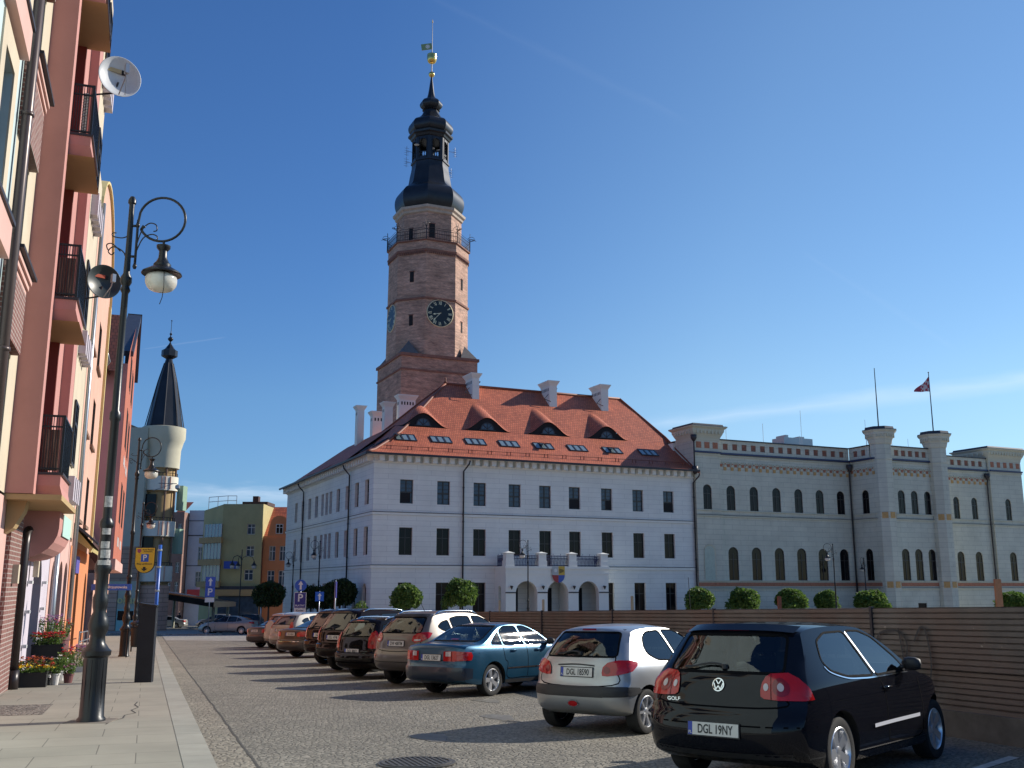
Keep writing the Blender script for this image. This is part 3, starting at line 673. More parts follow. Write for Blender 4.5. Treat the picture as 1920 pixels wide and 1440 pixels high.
def clock(k):
    q = k*pi/4; R = 1.72; mb = MB(); mb.lathe([(R,0),(R,.10),(R-.06,.12),(R-.10,.06)], 40, m=1); 
    Mx = Matrix.Translation(facet(k, 4.66, -.05 if k == -2 else 0, 33.95)) @ Matrix.Rotation(q, 4, 'Z') @ Matrix.Rotation(pi/2, 4, 'Y') @ Matrix.Rotation(pi/2, 4, 'Z')
    mb.v = [(x, y, z) for x, y, z in mb.v]; c = mb.xf(Mx).obj('clock', [M['clock'], M['clock_num']], tw); mb = MB()
    mb.lathe([(R-.09,.065),(R-.09,.075)], 40); mb.xf(Mx).obj('dial', M['clock'], c)
    nums = ['XII','I','II','III','IIII','V','VI','VII','VIII','IX','X','XI']
    mb = MB()
    for i, s in enumerate(nums):
        a = -i*pi/6; tot_ = sum({'I':.09,'V':.22,'X':.22}[ch] for ch in s); x = -tot_/2; st = len(mb.v)
        h0, h1 = 1.08, 1.52; L = []
        for ch in s:
            if ch == 'I': L.append(((x+.045,h0),(x+.045,h1),.028)); x += .09
            elif ch == 'V': L += [((x+.02,h1),(x+.11,h0),.03),((x+.2,h1),(x+.11,h0),.015)]; x += .22
            else: L += [((x+.02,h1),(x+.2,h0),.03),((x+.2,h1),(x+.02,h0),.015)]; x += .22
        for p, r_, wd in L:
            d = Vector((r_[0]-p[0], r_[1]-p[1])).normalized(); nn = Vector((-d.y, d.x))*wd
            mb.add([(p[0]+nn.x,p[1]+nn.y,.09),(p[0]-nn.x,p[1]-nn.y,.09),(r_[0]-nn.x,r_[1]-nn.y,.09),(r_[0]+nn.x,r_[1]+nn.y,.09)], [(0,1,2,3)])
        for j in range(st, len(mb.v)):
            X_, Y_, Z_ = mb.v[j]; mb.v[j] = (X_*cos(a)-Y_*sin(a), X_*sin(a)+Y_*cos(a), Z_)
    mb.xf(Mx).obj('numerals', M['clock_num'], c)
    mb = MB()
    for ang_, ln, wd in ((-(8+37/60)*pi/6, .95, .07), (-37*pi/30, 1.4, .05)):
        d = Vector((-sin(ang_), cos(ang_))); nn = Vector((-d.y, d.x))
        pts = [(-.2,0),(0,wd*.7),(ln*.62,wd*.5),(ln*.72,wd*1.6),(ln,0),(ln*.72,-wd*1.6),(ln*.62,-wd*.5),(0,-wd*.7)]
        mb.add([(d.x*a+nn.x*b, d.y*a+nn.y*b, .11) for a, b in pts], [tuple(range(8))[::-1]])
    mb.xf(Mx).obj('hands', M['clock_num'], c)
clock(-2); clock(-4)
mb = MB(); R = 4.98*c8                                   # gallery railing
for k in range(8):
    a0, a1 = PH+k*pi/4, PH+(k+1)*pi/4; p = Vector((R*cos(a0), R*sin(a0), 0)); q = Vector((R*cos(a1), R*sin(a1), 0)); p *= .975; q *= .975
    for z in (44.75, 45.35, 45.8): mb.tube([(p.x,p.y,z),(q.x,q.y,z)], .035, 4)
    for j in range(17):
        s = p.lerp(q, j/17); mb.tube([(s.x,s.y,44.6),(s.x,s.y,45.8)], .022, 4)
    mb.tube([(p.x,p.y,44.5),(p.x,p.y,46.3)], .06, 5)
    o_ = p.normalized()
    for sg, rr in ((1,.45),(-1,.45)):
        mb.tube([(p.x, p.y, 46.0)]+[(p.x+o_.x*.7*cos(t)*1+sg*-o_.y*rr*sin(t), p.y+o_.y*.7*cos(t)+sg*o_.x*rr*sin(t), 46.0+.5*sin(t*1.3)) for t in (.4,.8,1.2,1.6,2.0)], .03, 4)
    mb.tube([(p.x+o_.x*.8, p.y+o_.y*.8, 46.1), (p.x-o_.x*.3, p.y-o_.y*.3, 46.4)], .03, 4); mb.tube([(p.x,p.y,46.3),(p.x-.2*o_.y,p.y+.2*o_.x,47.0)], .03, 4); mb.tube([(p.x,p.y,46.3),(p.x+.2*o_.y,p.y-.2*o_.x,47.0)], .03, 4)
    u_ = p.lerp(q, .5); mb.tube([(p.x,p.y,45.8)]+[tuple(p.lerp(q, t)+Vector((0,0,45.8+.5*sin(pi*t)**.5*(1-.5*sin(pi*t))))) for t in (.1,.2,.3,.5,.7,.8,.9)]+[(q.x,q.y,45.8)], .025, 4)
mb.v = [(x, y, z-1.35) for x, y, z in mb.v]
mb.obj('gallery_railing', M['iron_far'], tw)
def spl(P, n=5):
    out = []
    for i in range(len(P)-1):
        p0 = P[max(i-1,0)]; p1 = P[i]; p2 = P[i+1]; p3 = P[min(i+2,len(P)-1)]
        for k in range(n):
            t = k/n; out.append(tuple(.5*((2*p1[j])+(-p0[j]+p2[j])*t+(2*p0[j]-5*p1[j]+4*p2[j]-p3[j])*t*t+(-p0[j]+3*p1[j]-3*p2[j]+p3[j])*t**3) for j in range(len(p1))))
    out.append(tuple(P[-1])); return out
mb = MB(); octo(mb, spl([(3.7,48.05),(4.0,48.7),(4.12,49.5),(4.02,50.3),(3.65,50.95),(3.05,51.4),(2.62,52.0),(2.38,53.4),(2.22,54.3),(2.2,55.0)], 4)); mb.obj('lower_dome', M['slate'], tw, angle=24)
# open lantern: eight piers, arch heads, sill, parapet
mb = MB()
for k in range(8):
    s = len(mb.v); sub = MB(); L = 2*2.2*math.tan(pi/8)
    wall(sub, (-L/2, 0), (1, 0), L, 55.0, 58.6, [(L/2-.52, L/2+.52, 55.5, 57.9, True)], .3)
    sub.add([(-L/2,.3,55),(L/2,.3,55),(L/2,.3,55.5),(-L/2,.3,55.5)], [(3,2,1,0)])
    for a, b in ((-L/2, -.52), (.52, L/2)): sub.add([(a,.3,55.5),(b,.3,55.5),(b,.3,58.6),(a,.3,58.6)], [(3,2,1,0)])
    for j in range(4): x = -.42+.28*j; sub.lathe([(.05,0),(.08,.15),(.04,.3),(.08,.45),(.05,.6)], 5, (x,.12,55.5))
    sub.box(-.52, .52, .06, .18, 56.1, 56.18); sub.box(-.56,-.52,-.07,0,55.2,58.1); sub.box(.52,.56,-.07,0,55.2,58.1)
    sub.xf(Matrix.Rotation(k*pi/4+pi/2, 4, 'Z') @ Matrix.Translation((0, -2.2, 0))); mb.add(sub.v, sub.f)
octo(mb, [(2.2,54.9),(2.32,54.95),(2.32,55.15),(2.2,55.2)]); octo(mb, [(2.2,58.2),(2.35,58.3),(2.45,58.55),(2.68,58.7),(2.72,58.95),(2.3,59.1)])
mb.lathe([(.25,55),(.25,58.6)], 6); mb.obj('lantern', M['slate'], tw)
mb = MB(); octo(mb, spl([(2.3,59.1),(2.62,59.5),(2.70,60.1),(2.45,60.7),(1.8,61.15),(1.4,61.6),(1.08,62.1),(.93,62.6)], 4))
octo(mb, [(.93,62.6),(1.1,62.65),(.95,62.8)]); octo(mb, spl([(.95,62.8),(1.28,63.1),(1.38,63.55),(1.15,63.95),(.75,64.25),(.5,64.6),(.33,65.5),(.2,66.6),(.09,67.5)], 4)); mb.obj('upper_dome', M['slate'], tw, angle=24)
mb = MB(); mb.tube([(0,0,67.4),(0,0,75.5)], [.07,.03], 6); mb.obj('spire_rod', M['slate'], tw)
mb = MB(); mb.lathe(spl([(.02,67.45),(.3,67.6),(.42,67.9),(.3,68.15),(.05,68.3)], 4), 16); mb.obj('gilded_ball', M['gold'], tw, smooth=True)
mb = MB(); mb.lathe(spl([(.05,69.4),(.45,69.6),(.63,69.95),(.64,70.5),(.6,70.75),(.1,70.85)], 4), 20); mb.obj('gilded_ball', M['gold'], tw, smooth=True)
mb = MB(); mb.box(-1.45, -.05, -.02, .02, -.45, .45); mb.lathe([(.3,-.03),(.3,.03)], 12, (0,0,0), 1); n_=len(mb.v)-24
for i in range(n_, len(mb.v)): x, y, z = mb.v[i]; mb.v[i] = (x-.6, z, y)
q = mb.obj('weather_vane', [M['gold'], M['frame_white']], tw, loc=(0,0,72.0)); q.rotation_euler = (0, radians(-8), -AH)
mb = MB(); mb.tube([(0,0,75.45),(0,0,75.9)], [.08,.02], 6); mb.obj('lightning_tip', M['gold'], tw)
mb = MB()
for (a, z, l) in ((2.9,57.2,-.5),(-2.75,56.6,.4),(-2.9,54.9,0),(2.7,54.6,.3)):
    mb.tube([(a*.8, l, z), (a*1.15, l, z)], .03, 4); mb.tube([(a*1.12, l, z-.7), (a*1.12, l, z+.7)], .03, 4)
    for j in range(4): mb.tube([(a*1.12-.3, l, z-.5+j*.3), (a*1.12+.3, l, z-.5+j*.3)], .018, 4)
mb.obj('antenna', M['galv'], tw)
mb = MB()
for a, b, z in ((-.4,-1.9,56.4),(.5,-1.9,56.3),(-2.3,-1.3,56.8)): mb.lathe([(.03,0),(.22,.04),(.34,.12)], 12, (a,b,z))
mb.obj('dish_antenna', M['frame_white'], tw)
# ================================================================== THEATRE (cream building on the right), in the hall's frame
tr = thing('theatre', 'long cream battlemented building with arched windows and two octagonal corner turrets', 'building', (HO[0], HO[1], 0), AH)
ZT = -4.2; AP = 3.5
def tw_ops(cs, wid_u=1.05, wid_l=1.2, lower=True, du=0.0):
    L = []
    for c in cs:
        L.append((c-du-wid_u/2, c-du+wid_u/2, 8.93, 11.4, True))
        if lower: L.append((c-du-wid_l/2, c-du+wid_l/2, 2.07, 5.32, True))
    return L
MAINW = [37.03,39.87,42.72,45.56,48.36,51.2]; AVW = [56.2,58.03,59.9]; R2W = [67.97,70.78]
mb = MB(); TOPZ = 14.75
wall(mb, (35.6,0), (1,0), 52.7-35.6, ZT, TOPZ, tw_ops(MAINW, du=35.6), .14)
# left pylon
wall(mb, (32.66,-.3), (1,0), 2.98, ZT, 16.1, [(34-32.66-.5,34-32.66+.5,8.93,11.4,True)], .14)
mb.add([(32.66,-.3,ZT),(32.66,-.3,16.1),(32.66,5,16.1),(32.66,5,ZT)], [(0,1,2,3)]); mb.add([(35.64,-.3,ZT),(35.64,-.001,ZT),(35.64,-.001,16.1),(35.64,-.3,16.1)], [(0,1,2,3)])
mb.add([(35.64,.01,14.7),(35.64,3,14.7),(35.64,3,16.1),(35.64,.01,16.1)], [(0,1,2,3)])
# projecting centre
wall(mb, (52.7,-.001), (0,-1), AP, ZT, TOPZ, [(2.0-.5,2.0+.5,8.93,11.4,True),(2.0-.52,2.0+.52,2.07,5.32,True)], .14)
wall(mb, (52.7,-AP), (1,0), 62.4-52.7, ZT, TOPZ, tw_ops(AVW, .95, 1.05, du=52.7)+[(57.4-52.7,58.6-52.7,-1.6,-.2)], .14)
mb.add([(62.4,-AP,ZT),(62.4,-.001,ZT),(62.4,-.001,TOPZ),(62.4,-AP,TOPZ)], [(0,1,2,3)])
wall(mb, (62.4,0), (1,0), 73.3-62.4, ZT, TOPZ, tw_ops(R2W, .92, 1.1, du=62.4), .14)
wall(mb, (73.3,-.3), (1,0), 5.2, ZT, 16.1, tw_ops([75.85], .92, 1.1, du=73.3), .14)
mb.add([(73.3,-.3,ZT),(73.3,-.3,16.1),(73.3,-.001,16.1),(73.3,-.001,ZT)], [(0,1,2,3)]); mb.add([(78.5,-.3,ZT),(78.5,14,ZT),(78.5,14,16.1),(78.5,-.3,16.1)], [(0,1,2,3)])
mb.add([(32.66,-.3,16.1),(35.64,-.3,16.1),(35.64,3,16.1),(32.66,3,16.1)], [(0,1,2,3)]); mb.add([(73.3,-.3,16.1),(78.5,-.3,16.1),(78.5,4,16.1),(73.3,4,16.1)], [(0,1,2,3)])
mb.obj('wall', M['theatre'], tr)
mb = MB(); mb.add([(32.66,.3,14.6),(78.5,.3,14.6),(78.5,14,14.6),(32.66,14,14.6)], [(0,1,2,3)]); mb.add([(52.9,-AP+.3,14.6),(62.2,-AP+.3,14.6),(62.2,.3,14.6),(52.9,.3,14.6)], [(0,1,2,3)]); 
mb.add([(32.66,14,ZT),(32.66,14,14.6),(78.5,14,14.6),(78.5,14,ZT)], [(0,1,2,3)]); mb.obj('flat_roof', M['lead'], tr)
# white gable wall linking it to the town hall roof
mb = MB(); mb.box(32.5, 32.655, 3.2, 14, 5, 15.9); mb.box(32.45, 32.655, 3.1, 14, 15.9, 16.0, 1); mb.obj('firewall', [M['hall_trim'], M['pipe']], tr)
for c in MAINW: window(tr, (0,0), (1,0), c, 8.93, 1.05, 2.47, .11, 'arch'); window(tr, (0,0), (1,0), c, 2.07, 1.2, 3.25, .11, 'arch')
window(tr, (0,-.3), (1,0), 34, 8.93, 1.0, 2.47, .11, 'arch')
for c in AVW: window(tr, (0,-AP), (1,0), c, 8.93, .95, 2.47, .11, 'arch'); window(tr, (0,-AP), (1,0), c, 2.07, 1.05, 3.25, .11, 'arch')
window(tr, (52.7,0), (0,-1), 2.0, 8.93, 1.0, 2.47, .11, 'arch'); window(tr, (52.7,0), (0,-1), 2.0, 2.07, 1.04, 3.25, .11, 'arch')
for c in R2W: window(tr, (0,0), (1,0), c, 8.93, .92, 2.47, .11, 'arch'); window(tr, (0,0), (1,0), c, 2.07, 1.1, 3.25, .11, 'arch')
window(tr, (0,-.3), (1,0), 75.85, 8.93, .92, 2.47, .11, 'arch'); window(tr, (0,-.3), (1,0), 75.85, 2.07, 1.1, 3.25, .11, 'arch')
window(tr, (0,-AP), (1,0), 58.0, -1.6, 1.2, 1.4, .11, 'plain')
# blind niche on the pylon
mb = MB(); n = 12; r = .58; cx = 34.0
arc = [(cx-r, 2.1)]+[(cx-r*cos(pi*k/n), 4.8+r*sin(pi*k/n)) for k in range(n+1)]+[(cx+r, 2.1)]
for a, b in zip(arc, arc[1:]):
    mid = Vector(((a[0]+b[0])/2-cx, (a[1]+b[1])/2-4.2)).normalized()*.14
    mb.add([(a[0],-.302,a[1]),(b[0],-.302,b[1]),(b[0]+mid.x,-.36,b[1]+mid.y),(a[0]+mid.x,-.36,a[1]+mid.y)], [(3,2,1,0)])
mb.add([(x, -.304, z) for x, z in arc], [tuple(range(len(arc)))[::-1]], 1); mb.obj('niche', [M['theatre_trim'], paint('niche plaster', (.44,.50,.42), .85, var=.15)], tr)
# string courses, plinth band
SEG = [((32.6,-.3),(1,0),3.1),((35.64,0),(1,0),17.06),((52.7,0),(0,-1),AP),((52.7,-AP),(1,0),9.7),((62.4,0),(1,0),10.9),((73.3,-.3),(1,0),5.25)]
def band(mb, z0, z1, d, m=0, segs=SEG, skip=()):
    for i, (o, du, L) in enumerate(segs):
        if i in skip: continue
        n = (du[1], -du[0]); a = Vector(o); b = a+Vector(du)*L; e = Vector(n)*d
        q = [a+e, b+e, b+Vector(n)*.001, a+Vector(n)*.001]
        mb.add([(p.x,p.y,z0) for p in q]+[(p.x,p.y,z1) for p in q], [(0,1,5,4),(1,2,6,5),(4,5,6,7),(3,2,1,0),(3,0,4,7),(2,3,7,6)], m)
mb = MB(); band(mb, 8.25, 8.38, .10); band(mb, 8.38, 8.42, .13, 1); band(mb, 8.83, 8.92, .10); band(mb, 1.2, 1.32, .1); band(mb, 1.32, 1.36, .13, 1); band(mb, 1.99, 2.06, .12); band(mb, 14.3, 14.4, .10)
mb.obj('string_course', [M['theatre_trim'], M['pipe']], tr)
mb = MB(); band(mb, 1.5, 1.86, .03); mb.obj('terracotta_panel', M['terracotta'], tr)
mb = MB(); band(mb, 14.5, 14.68, .20); mb.obj('eaves_gutter', paint('blue-grey gutter', (.03,.04,.10), .5), tr)
# arched corbel frieze
fz = [[], [], []]
fa, fb, fc = MB(), MB(), MB()
for i in (1, 2, 3, 4):
    o, du, L = SEG[i]; n = (du[1], -du[0]); a0 = 0.15; 
    k = 0; t = a0+.2
    while t < L-.3:
        def B(mbx, u0, u1, z0, z1, d):
            p = [Vector(o)+Vector(du)*u0, Vector(o)+Vector(du)*u1]; e = Vector(n)*d; f = Vector(n)*.002
            q = [p[0]+e, p[1]+e, p[1]+f, p[0]+f]
            mbx.add([(v.x,v.y,z0) for v in q]+[(v.x,v.y,z1) for v in q], [(0,1,5,4),(1,2,6,5),(4,5,6,7),(3,2,1,0),(3,0,4,7),(2,3,7,6)])
        B(fa, t-.14, t+.14, 13.28, 13.5, .05); B(fa, t-.19, t+.19, 13.5, 13.56, .06)
        B(fb, t+.29, t+.59, 12.92, 13.25, .07); B(fc, t+.26, t+.62, 13.25, 13.34, .12); B(fc, t+.34, t+.54, 13.34, 13.75, .10); B(fa, t+.36, t+.52, 13.5, 13.62, .13)
        for s_ in range(4):
            an = pi*(s_+.5)/4; B(fc, t-.28*cos(an)-.07, t-.28*cos(an)+.07, 13.42+.28*sin(an), 13.52+.28*sin(an), .10)
        t += .88
fr = fa.obj('frieze', M['terracotta'], tr); fb.obj('corbel', M['ochre'], fr); fc.obj('corbel_arch', M['theatre_trim'], fr)
# parapet with square openings filled by terracotta rosettes
mb, tm, hm = MB(), MB(), MB()
def parapet(o, du, L, z0=14.69, z1=15.95, sq=.62, pitch=1.16, openm=True, th_=.24):
    mb.piece(); tm.piece(); ops = []; n_ = int((L-.3)/pitch); st = (L-n_*pitch)/2+pitch/2
    for k in range(n_): c = st+k*pitch; ops.append((c-sq/2, c+sq/2, z0+.32, z0+.32+sq))
    wall(mb, o, du, L, z0, z1, ops, th_)
    n = (du[1], -du[0]); a = Vector(o); b = a+Vector(du)*L
    # back face, cap
    wall(mb, tuple(b-Vector(n)*th_), (-du[0], -du[1]), L, z0, z1, [(L-q[1], L-q[0], q[2], q[3]) for q in ops], .0)
    e0, e1 = Vector(n)*.09, -Vector(n)*(th_+.05)
    q = [a+e0, b+e0, b+e1, a+e1]
    tm.add([(p.x,p.y,z1) for p in q]+[(p.x,p.y,z1+.12) for p in q], [(0,1,5,4),(1,2,6,5),(4,5,6,7),(3,2,1,0),(3,0,4,7),(2,3,7,6)])
    for (c0, c1, a0, a1) in ops:
        cu = (c0+c1)/2; cz = (a0+a1)/2; N = 4; hm.piece()
        for k in range(4):
            q_ = k*pi/2+pi/4; x = cu+.19*cos(q_); z = cz+.19*sin(q_)
            p = Vector(o)+Vector(du)*x-Vector(n)*.10
            def blk(hw, hh):
                w0 = p-Vector(du)*hw; w1 = p+Vector(du)*hw; f = -Vector(n)*.1
                v = [w0, w1, w1+f, w0+f]
                hm.add([(s.x,s.y,z-hh) for s in v]+[(s.x,s.y,z+hh) for s in v], [(0,1,5,4),(1,2,6,5),(4,5,6,7),(3,2,1,0),(3,0,4,7),(2,3,7,6)])
            blk(.155, .155)
parapet((35.64,-.02), (1,0), 17.0); parapet((52.7,-.02), (0,-1), AP-.5); parapet((54.9,-AP-.02), (1,0), 6.0, pitch=.98); parapet((62.5,-.02), (1,0), 10.7, pitch=1.1)
pp = mb.obj('parapet', M['theatre'], tr); tm.obj('coping', M['lead'], tr); hm.obj('rosette_grille', paint('dark terracotta', (.30,.13,.09), .85, var=.3, vscale=4), tr)
# pylon and corner tower heads
def head(x0, x1, y0, y1, zb, npan):
    mb = MB(); steps = ((0,15.75),(.02,15.8),(.08,15.95),(.30,16.35),(.34,16.4),(.34,16.55),(.50,16.75),(.75,16.98),(.78,17.05))
    pr = [(-.0,15.75),(.03,15.78),(.06,16.0),(.16,16.25),(.20,16.3),(.34,16.62),(.38,16.68),(.40,16.9),(.62,17.08),(.64,17.15)]
    for (d0, z0), (d1, z1) in zip(pr, pr[1:]):
        A = [(x0-d0,y0-d0,z0),(x1+d0,y0-d0,z0),(x1+d0,y1+d0,z0),(x0-d0,y1+d0,z0)]; Bq = [(x0-d1,y0-d1,z1),(x1+d1,y0-d1,z1),(x1+d1,y1+d1,z1),(x0-d1,y1+d1,z1)]
        mb.add(A+Bq, [(0,1,5,4),(1,2,6,5),(2,3,7,6),(3,0,4,7)])
    h = mb.obj('tower_head', M['theatre_trim'], tr)
    d = .64; mb = MB(); mb.add([(x0-.4,y0-.4,17.15),(x1+.4,y0-.4,17.15),(x1+.4,y1+.4,17.15),(x0-.4,y1+.4,17.15),(x0-.3,y0-.3,17.42),(x1+.3,y0-.3,17.42),(x1+.3,y1+.3,17.42),(x0-.3,y1+.3,17.42)], [(0,1,5,4),(1,2,6,5),(2,3,7,6),(3,0,4,7),(4,5,6,7)])
    mb.add([(x0-d,y0-d,17.15),(x1+d,y0-d,17.15),(x1+d,y1+d,17.15),(x0-d,y1+d,17.15),(x0-d,y0-d,17.2),(x1+d,y0-d,17.2),(x1+d,y1+d,17.2),(x0-d,y1+d,17.2)], [(0,1,5,4),(1,2,6,5),(2,3,7,6),(3,0,4,7),(4,5,6,7)])
    mb.obj('coping', M['lead'], h)
    mb = MB(); nn = int((x1-x0)/.42)
    for k in range(nn):
        x = x0-.05+(x1-x0+.1)*(k+.5)/nn; mb.box(x-.08, x+.08, y0-.42, y0-.22, 16.42, 16.88)
    for k in range(6): y = y0+(y1-y0)*(k+.5)/6; mb.box(x0-.42, x0-.22, y-.08, y+.08, 16.42, 16.88)
    mb.obj('corbel', M['theatre_trim'], h)
    mb = MB(); w_ = (x1-x0)
    for k in range(npan):
        c = x0+w_*(k+.5)/npan; s = .3 if npan < 5 else .26
        mb.box(c-s, c+s, y0-.03, y0-.002, 15.0, 15.62)
    mb.obj('rosette_panel', M['terracotta'], h)
head(32.66, 35.64, -.3, 2.7, 16, 3); head(73.3, 78.5, -.3, 4, 16, 5)
mb = MB()
for x0, x1 in ((32.6,35.66),(73.28,78.52)): mb.box(x0, x1, -.38, -.302, 14.38, 14.5, 0)
mb.obj('moulding', M['theatre_trim'], tr)
# octagonal turrets at the corners of the projecting centre
def turret(u, v, R):
    t = MB(); t.lathe([(R,ZT),(R,14.4),(R+.06,14.42),(R+.06,14.5),(R,14.52),(R,16.0),(R+.1,16.15),(R+.22,16.6),(R+.26,16.66),(R+.42,17.0),(R+.46,17.05),(R+.48,17.25),(R+.66,17.42),(R+.68,17.5)], 8, (u,v,0), 0, PH)
    o = t.obj('turret', M['theatre'], tr)
    t = MB(); t.lathe([(R+.72,17.5),(R+.72,17.56),(R+.45,17.58),(R+.38,17.85)], 8, (u,v,0), 0, PH); t.obj('coping', M['lead'], o)
    t = MB()
    for k in range(8):
        q = k*pi/4
        for l in (-.3, 0, .3):
            s = len(t.v); t.box(-.09, .09, -.07, .07, 16.75, 17.2); rr = (R+.36)*cos(PH)
            for i in range(s, len(t.v)): x, y, z = t.v[i]; y += l; x += rr; t.v[i] = (u+x*cos(q)-y*sin(q), v+x*sin(q)+y*cos(q), z)
    t.obj('corbel', M['theatre_trim'], o)
    t = MB()
    for k in (-2, -3, -1):
        for z in (8.35, 1.35):
            q = k*pi/4; s = len(t.v); t.box(-.02, .04, -.3, .3, z, z+.62)
            for i in range(s, len(t.v)): x, y, zz = t.v[i]; x += R*cos(PH); t.v[i] = (u+x*cos(q)-y*sin(q), v+x*sin(q)+y*cos(q), zz)
    t.obj('square_ornament', M['ochre'], o)
turret(53.75, -AP-.05, 1.12); turret(61.55, -AP-.05, 1.12)
for i, (u, v) in enumerate(((52.45, -.0), (72.9, -.0))):
    mb = MB(); mb.lathe([(.12,-.1),(.16,0),(.32,.3),(.32,.6)], 10, (u-.1,v-.35,13.6)); mb.tube([(u-.1,v-.35,14.2),(u-.1,v-.35,13.5),(u,-.18,12.9),(u,-.18,ZT)], .08, 8); mb.obj('downpipe', M['pipe'], tr, smooth=True)
mb = MB(); mb.lathe([(.12,-.1),(.16,0),(.30,.3),(.30,.7)], 10, (32.5,-.5,12.4)); mb.tube([(32.5,-.45,16.0),(32.5,-.45,12.9)], .07, 8); mb.lathe([(.12,-.1),(.3,.2),(.3,.55)], 10, (32.5,-.45,15.7)); mb.obj('downpipe', M['pipe'], tr, smooth=True)
# rooftop plant and lightning rods
def hwp(u, v, z=0): X, Y = H2W(u, v); return (X, Y, z)
mb = MB(); mb.box(-2.0,2.0,-1,1,14.6,17.6); mb.box(-1.6,-1.2,-.8,.8,17.6,17.9); mb.box(.4,1.2,-.6,.6,17.6,17.85); mb.box(-2.6,-2.2,-.6,.6,14.6,17.0)
ac = mb.obj('air_handler', M['galv'], loc=hwp(49.8, 5.5), rz=AH); tag(ac, 'grey ventilation unit on the flat roof behind the pierced parapet', 'ventilation unit')
mb = MB()
for x in (-5,-3.6,3.4,4.6): mb.tube([(x,-1.4,14.6),(x,-1.4,16.3)], .03, 4)
for z in (15.7,16.3): mb.tube([(-5,-1.4,z),(-2.2,-1.4,z)], .03, 4); mb.tube([(2.3,-1.4,z),(4.6,-1.4,z)], .03, 4)
mb.obj('guard_rail', M['galv'], ac)
for k, (u, v, h) in enumerate(((37.5,1,17.6),(44.6,4,18.8),(47,1,17.2),(49,3,20.4),(50.5,6,17.9),(57.3,2,17.9),(58.2,3,20.0),(60,1,17.3),(64.5,3,18.2),(69.5,3,19.3))):
    mb = MB(); mb.tube([(0,0,14.6),(0,0,h)], .022, 4); mb.lathe([(.12,14.6),(.12,14.7)], 6); tag(mb.obj('lightning_rod', M['galv'], loc=hwp(u, v)), 'thin grey lightning rod rising from the cream building\'s flat roof', 'lightning rod', 'lightning rods on the flat roof')
mb = MB(); mb.box(66.8,72.6,5,9,14.6,16.4); mb.obj('roof_housing', M['galv'], tr)
fp = MB(); fp.tube([(0,0,17.8),(0,0,24.3)], [.07,.04], 8); tag(fp.obj('flagpole', M['pipe'], loc=hwp(53.75,-AP)), 'bare flagpole on the left octagonal turret', 'flagpole')
fp = MB(); fp.tube([(0,0,17.8),(0,0,24.4)], [.07,.04], 8); fp.lathe([(.02,24.4),(.09,24.5),(.02,24.6)], 8); tag(fp.obj('flagpole', M['pipe'], loc=hwp(61.55,-AP)), 'flagpole flying a red and white flag, on the right octagonal turret', 'flagpole')
mb = MB(); NX, NZ = 14, 8
for j in range(NZ+1):
    for i in range(NX+1):
        s = i/NX; t = j/NZ; top = 24.1-1.7*s-.1*sin(s*5); bot = 22.35+.05*sin(s*7); bot = bot-.05*s
        if s > .02: top = max(top, bot+.02)
        z = bot+(top-bot)*t; mb.v.append((-1.75*s, .22*sin(s*7+t*1.5)*s, z))
for j in range(NZ):
    for i in range(NX):
        m_ = 0
        if (i//2+j//2) % 2 == 0 and i < 9: m_ = 1
        if 3 <= i <= 5 and 2 <= j <= 4: m_ = 1
        mb.f.append((j*(NX+1)+i, j*(NX+1)+i+1, (j+1)*(NX+1)+i+1, (j+1)*(NX+1)+i)); mb.m.append(m_)
o = mb.obj('flag', [paint('red flag cloth', (.42,.05,.07), .8), paint('white flag cloth', (.55,.5,.52), .8)], loc=hwp(61.55,-AP), rz=radians(8)); tag(o, 'limp red and white checked flag hanging from the right-hand flagpole', 'flag')
sm = o.modifiers.new('thickness', 'SOLIDIFY'); sm.thickness = .01
# ================================================================== LEFT STREET FRONT (street frame)
def sthing(name, label, cat, x0, y0, group=None):
    X, Y = S2W(x0, y0); o = thing(name, label, cat, (X, Y, 0), BS, group); o['_x'] = x0; o['_y'] = y0; return o
class SB(MB):
    """builder in street coordinates that is parented to a street thing"""
    def put(s, name, mats, root, **k):
        x0, y0 = root['_x'], root['_y']; s.v = [(x-x0, y-y0, z) for x, y, z in s.v]; return s.obj(name, mats, root, **k)
def plaster(name, c, var=.10): return paint(name, c, .85, var=var, vscale=.8, bump=.15, bscale=60)
M['blueh'] = plaster('pale blue render', (.46,.56,.57)); M['cream'] = plaster('cream render', (.55,.47,.35)); M['pink'] = plaster('salmon pink render', (.49,.235,.205))
M['palepink'] = plaster('pale pink render', (.60,.37,.32)); M['shade_red'] = plaster('shaded red render', (.26,.05,.035)); M['soffit'] = plaster('ochre soffit', (.42,.29,.14))
M['salmon'] = plaster('salmon render', (.62,.36,.27)); M['orange'] = plaster('orange render', (.60,.22,.09)); M['mauve'] = plaster('mauve and shaded red render', (.42,.24,.24))
M['redwall'] = plaster('brick red render', (.42,.13,.08)); M['lilac'] = plaster('lilac grey render', (.50,.45,.50)); M['greygreen'] = plaster('grey green render', (.46,.46,.37))
M['yellow'] = plaster('yellow paint', (.62,.50,.22)); M['brick_s'] = brickmat('red facing brick', (.20,.085,.07), (.16,.065,.055), (.33,.28,.25), .25, .085, .012, src='wall', var=.15)
M['wood_brown'] = paint('brown window reveal', (.20,.12,.08), .7)
def swin(root, y, z0, w_, h, x=-2.55, depth=.12, style='two', **k):
    return window(root, (x-root['_x'], -root['_y']), (0, 1), y, z0, w_, h, depth, style, **k)
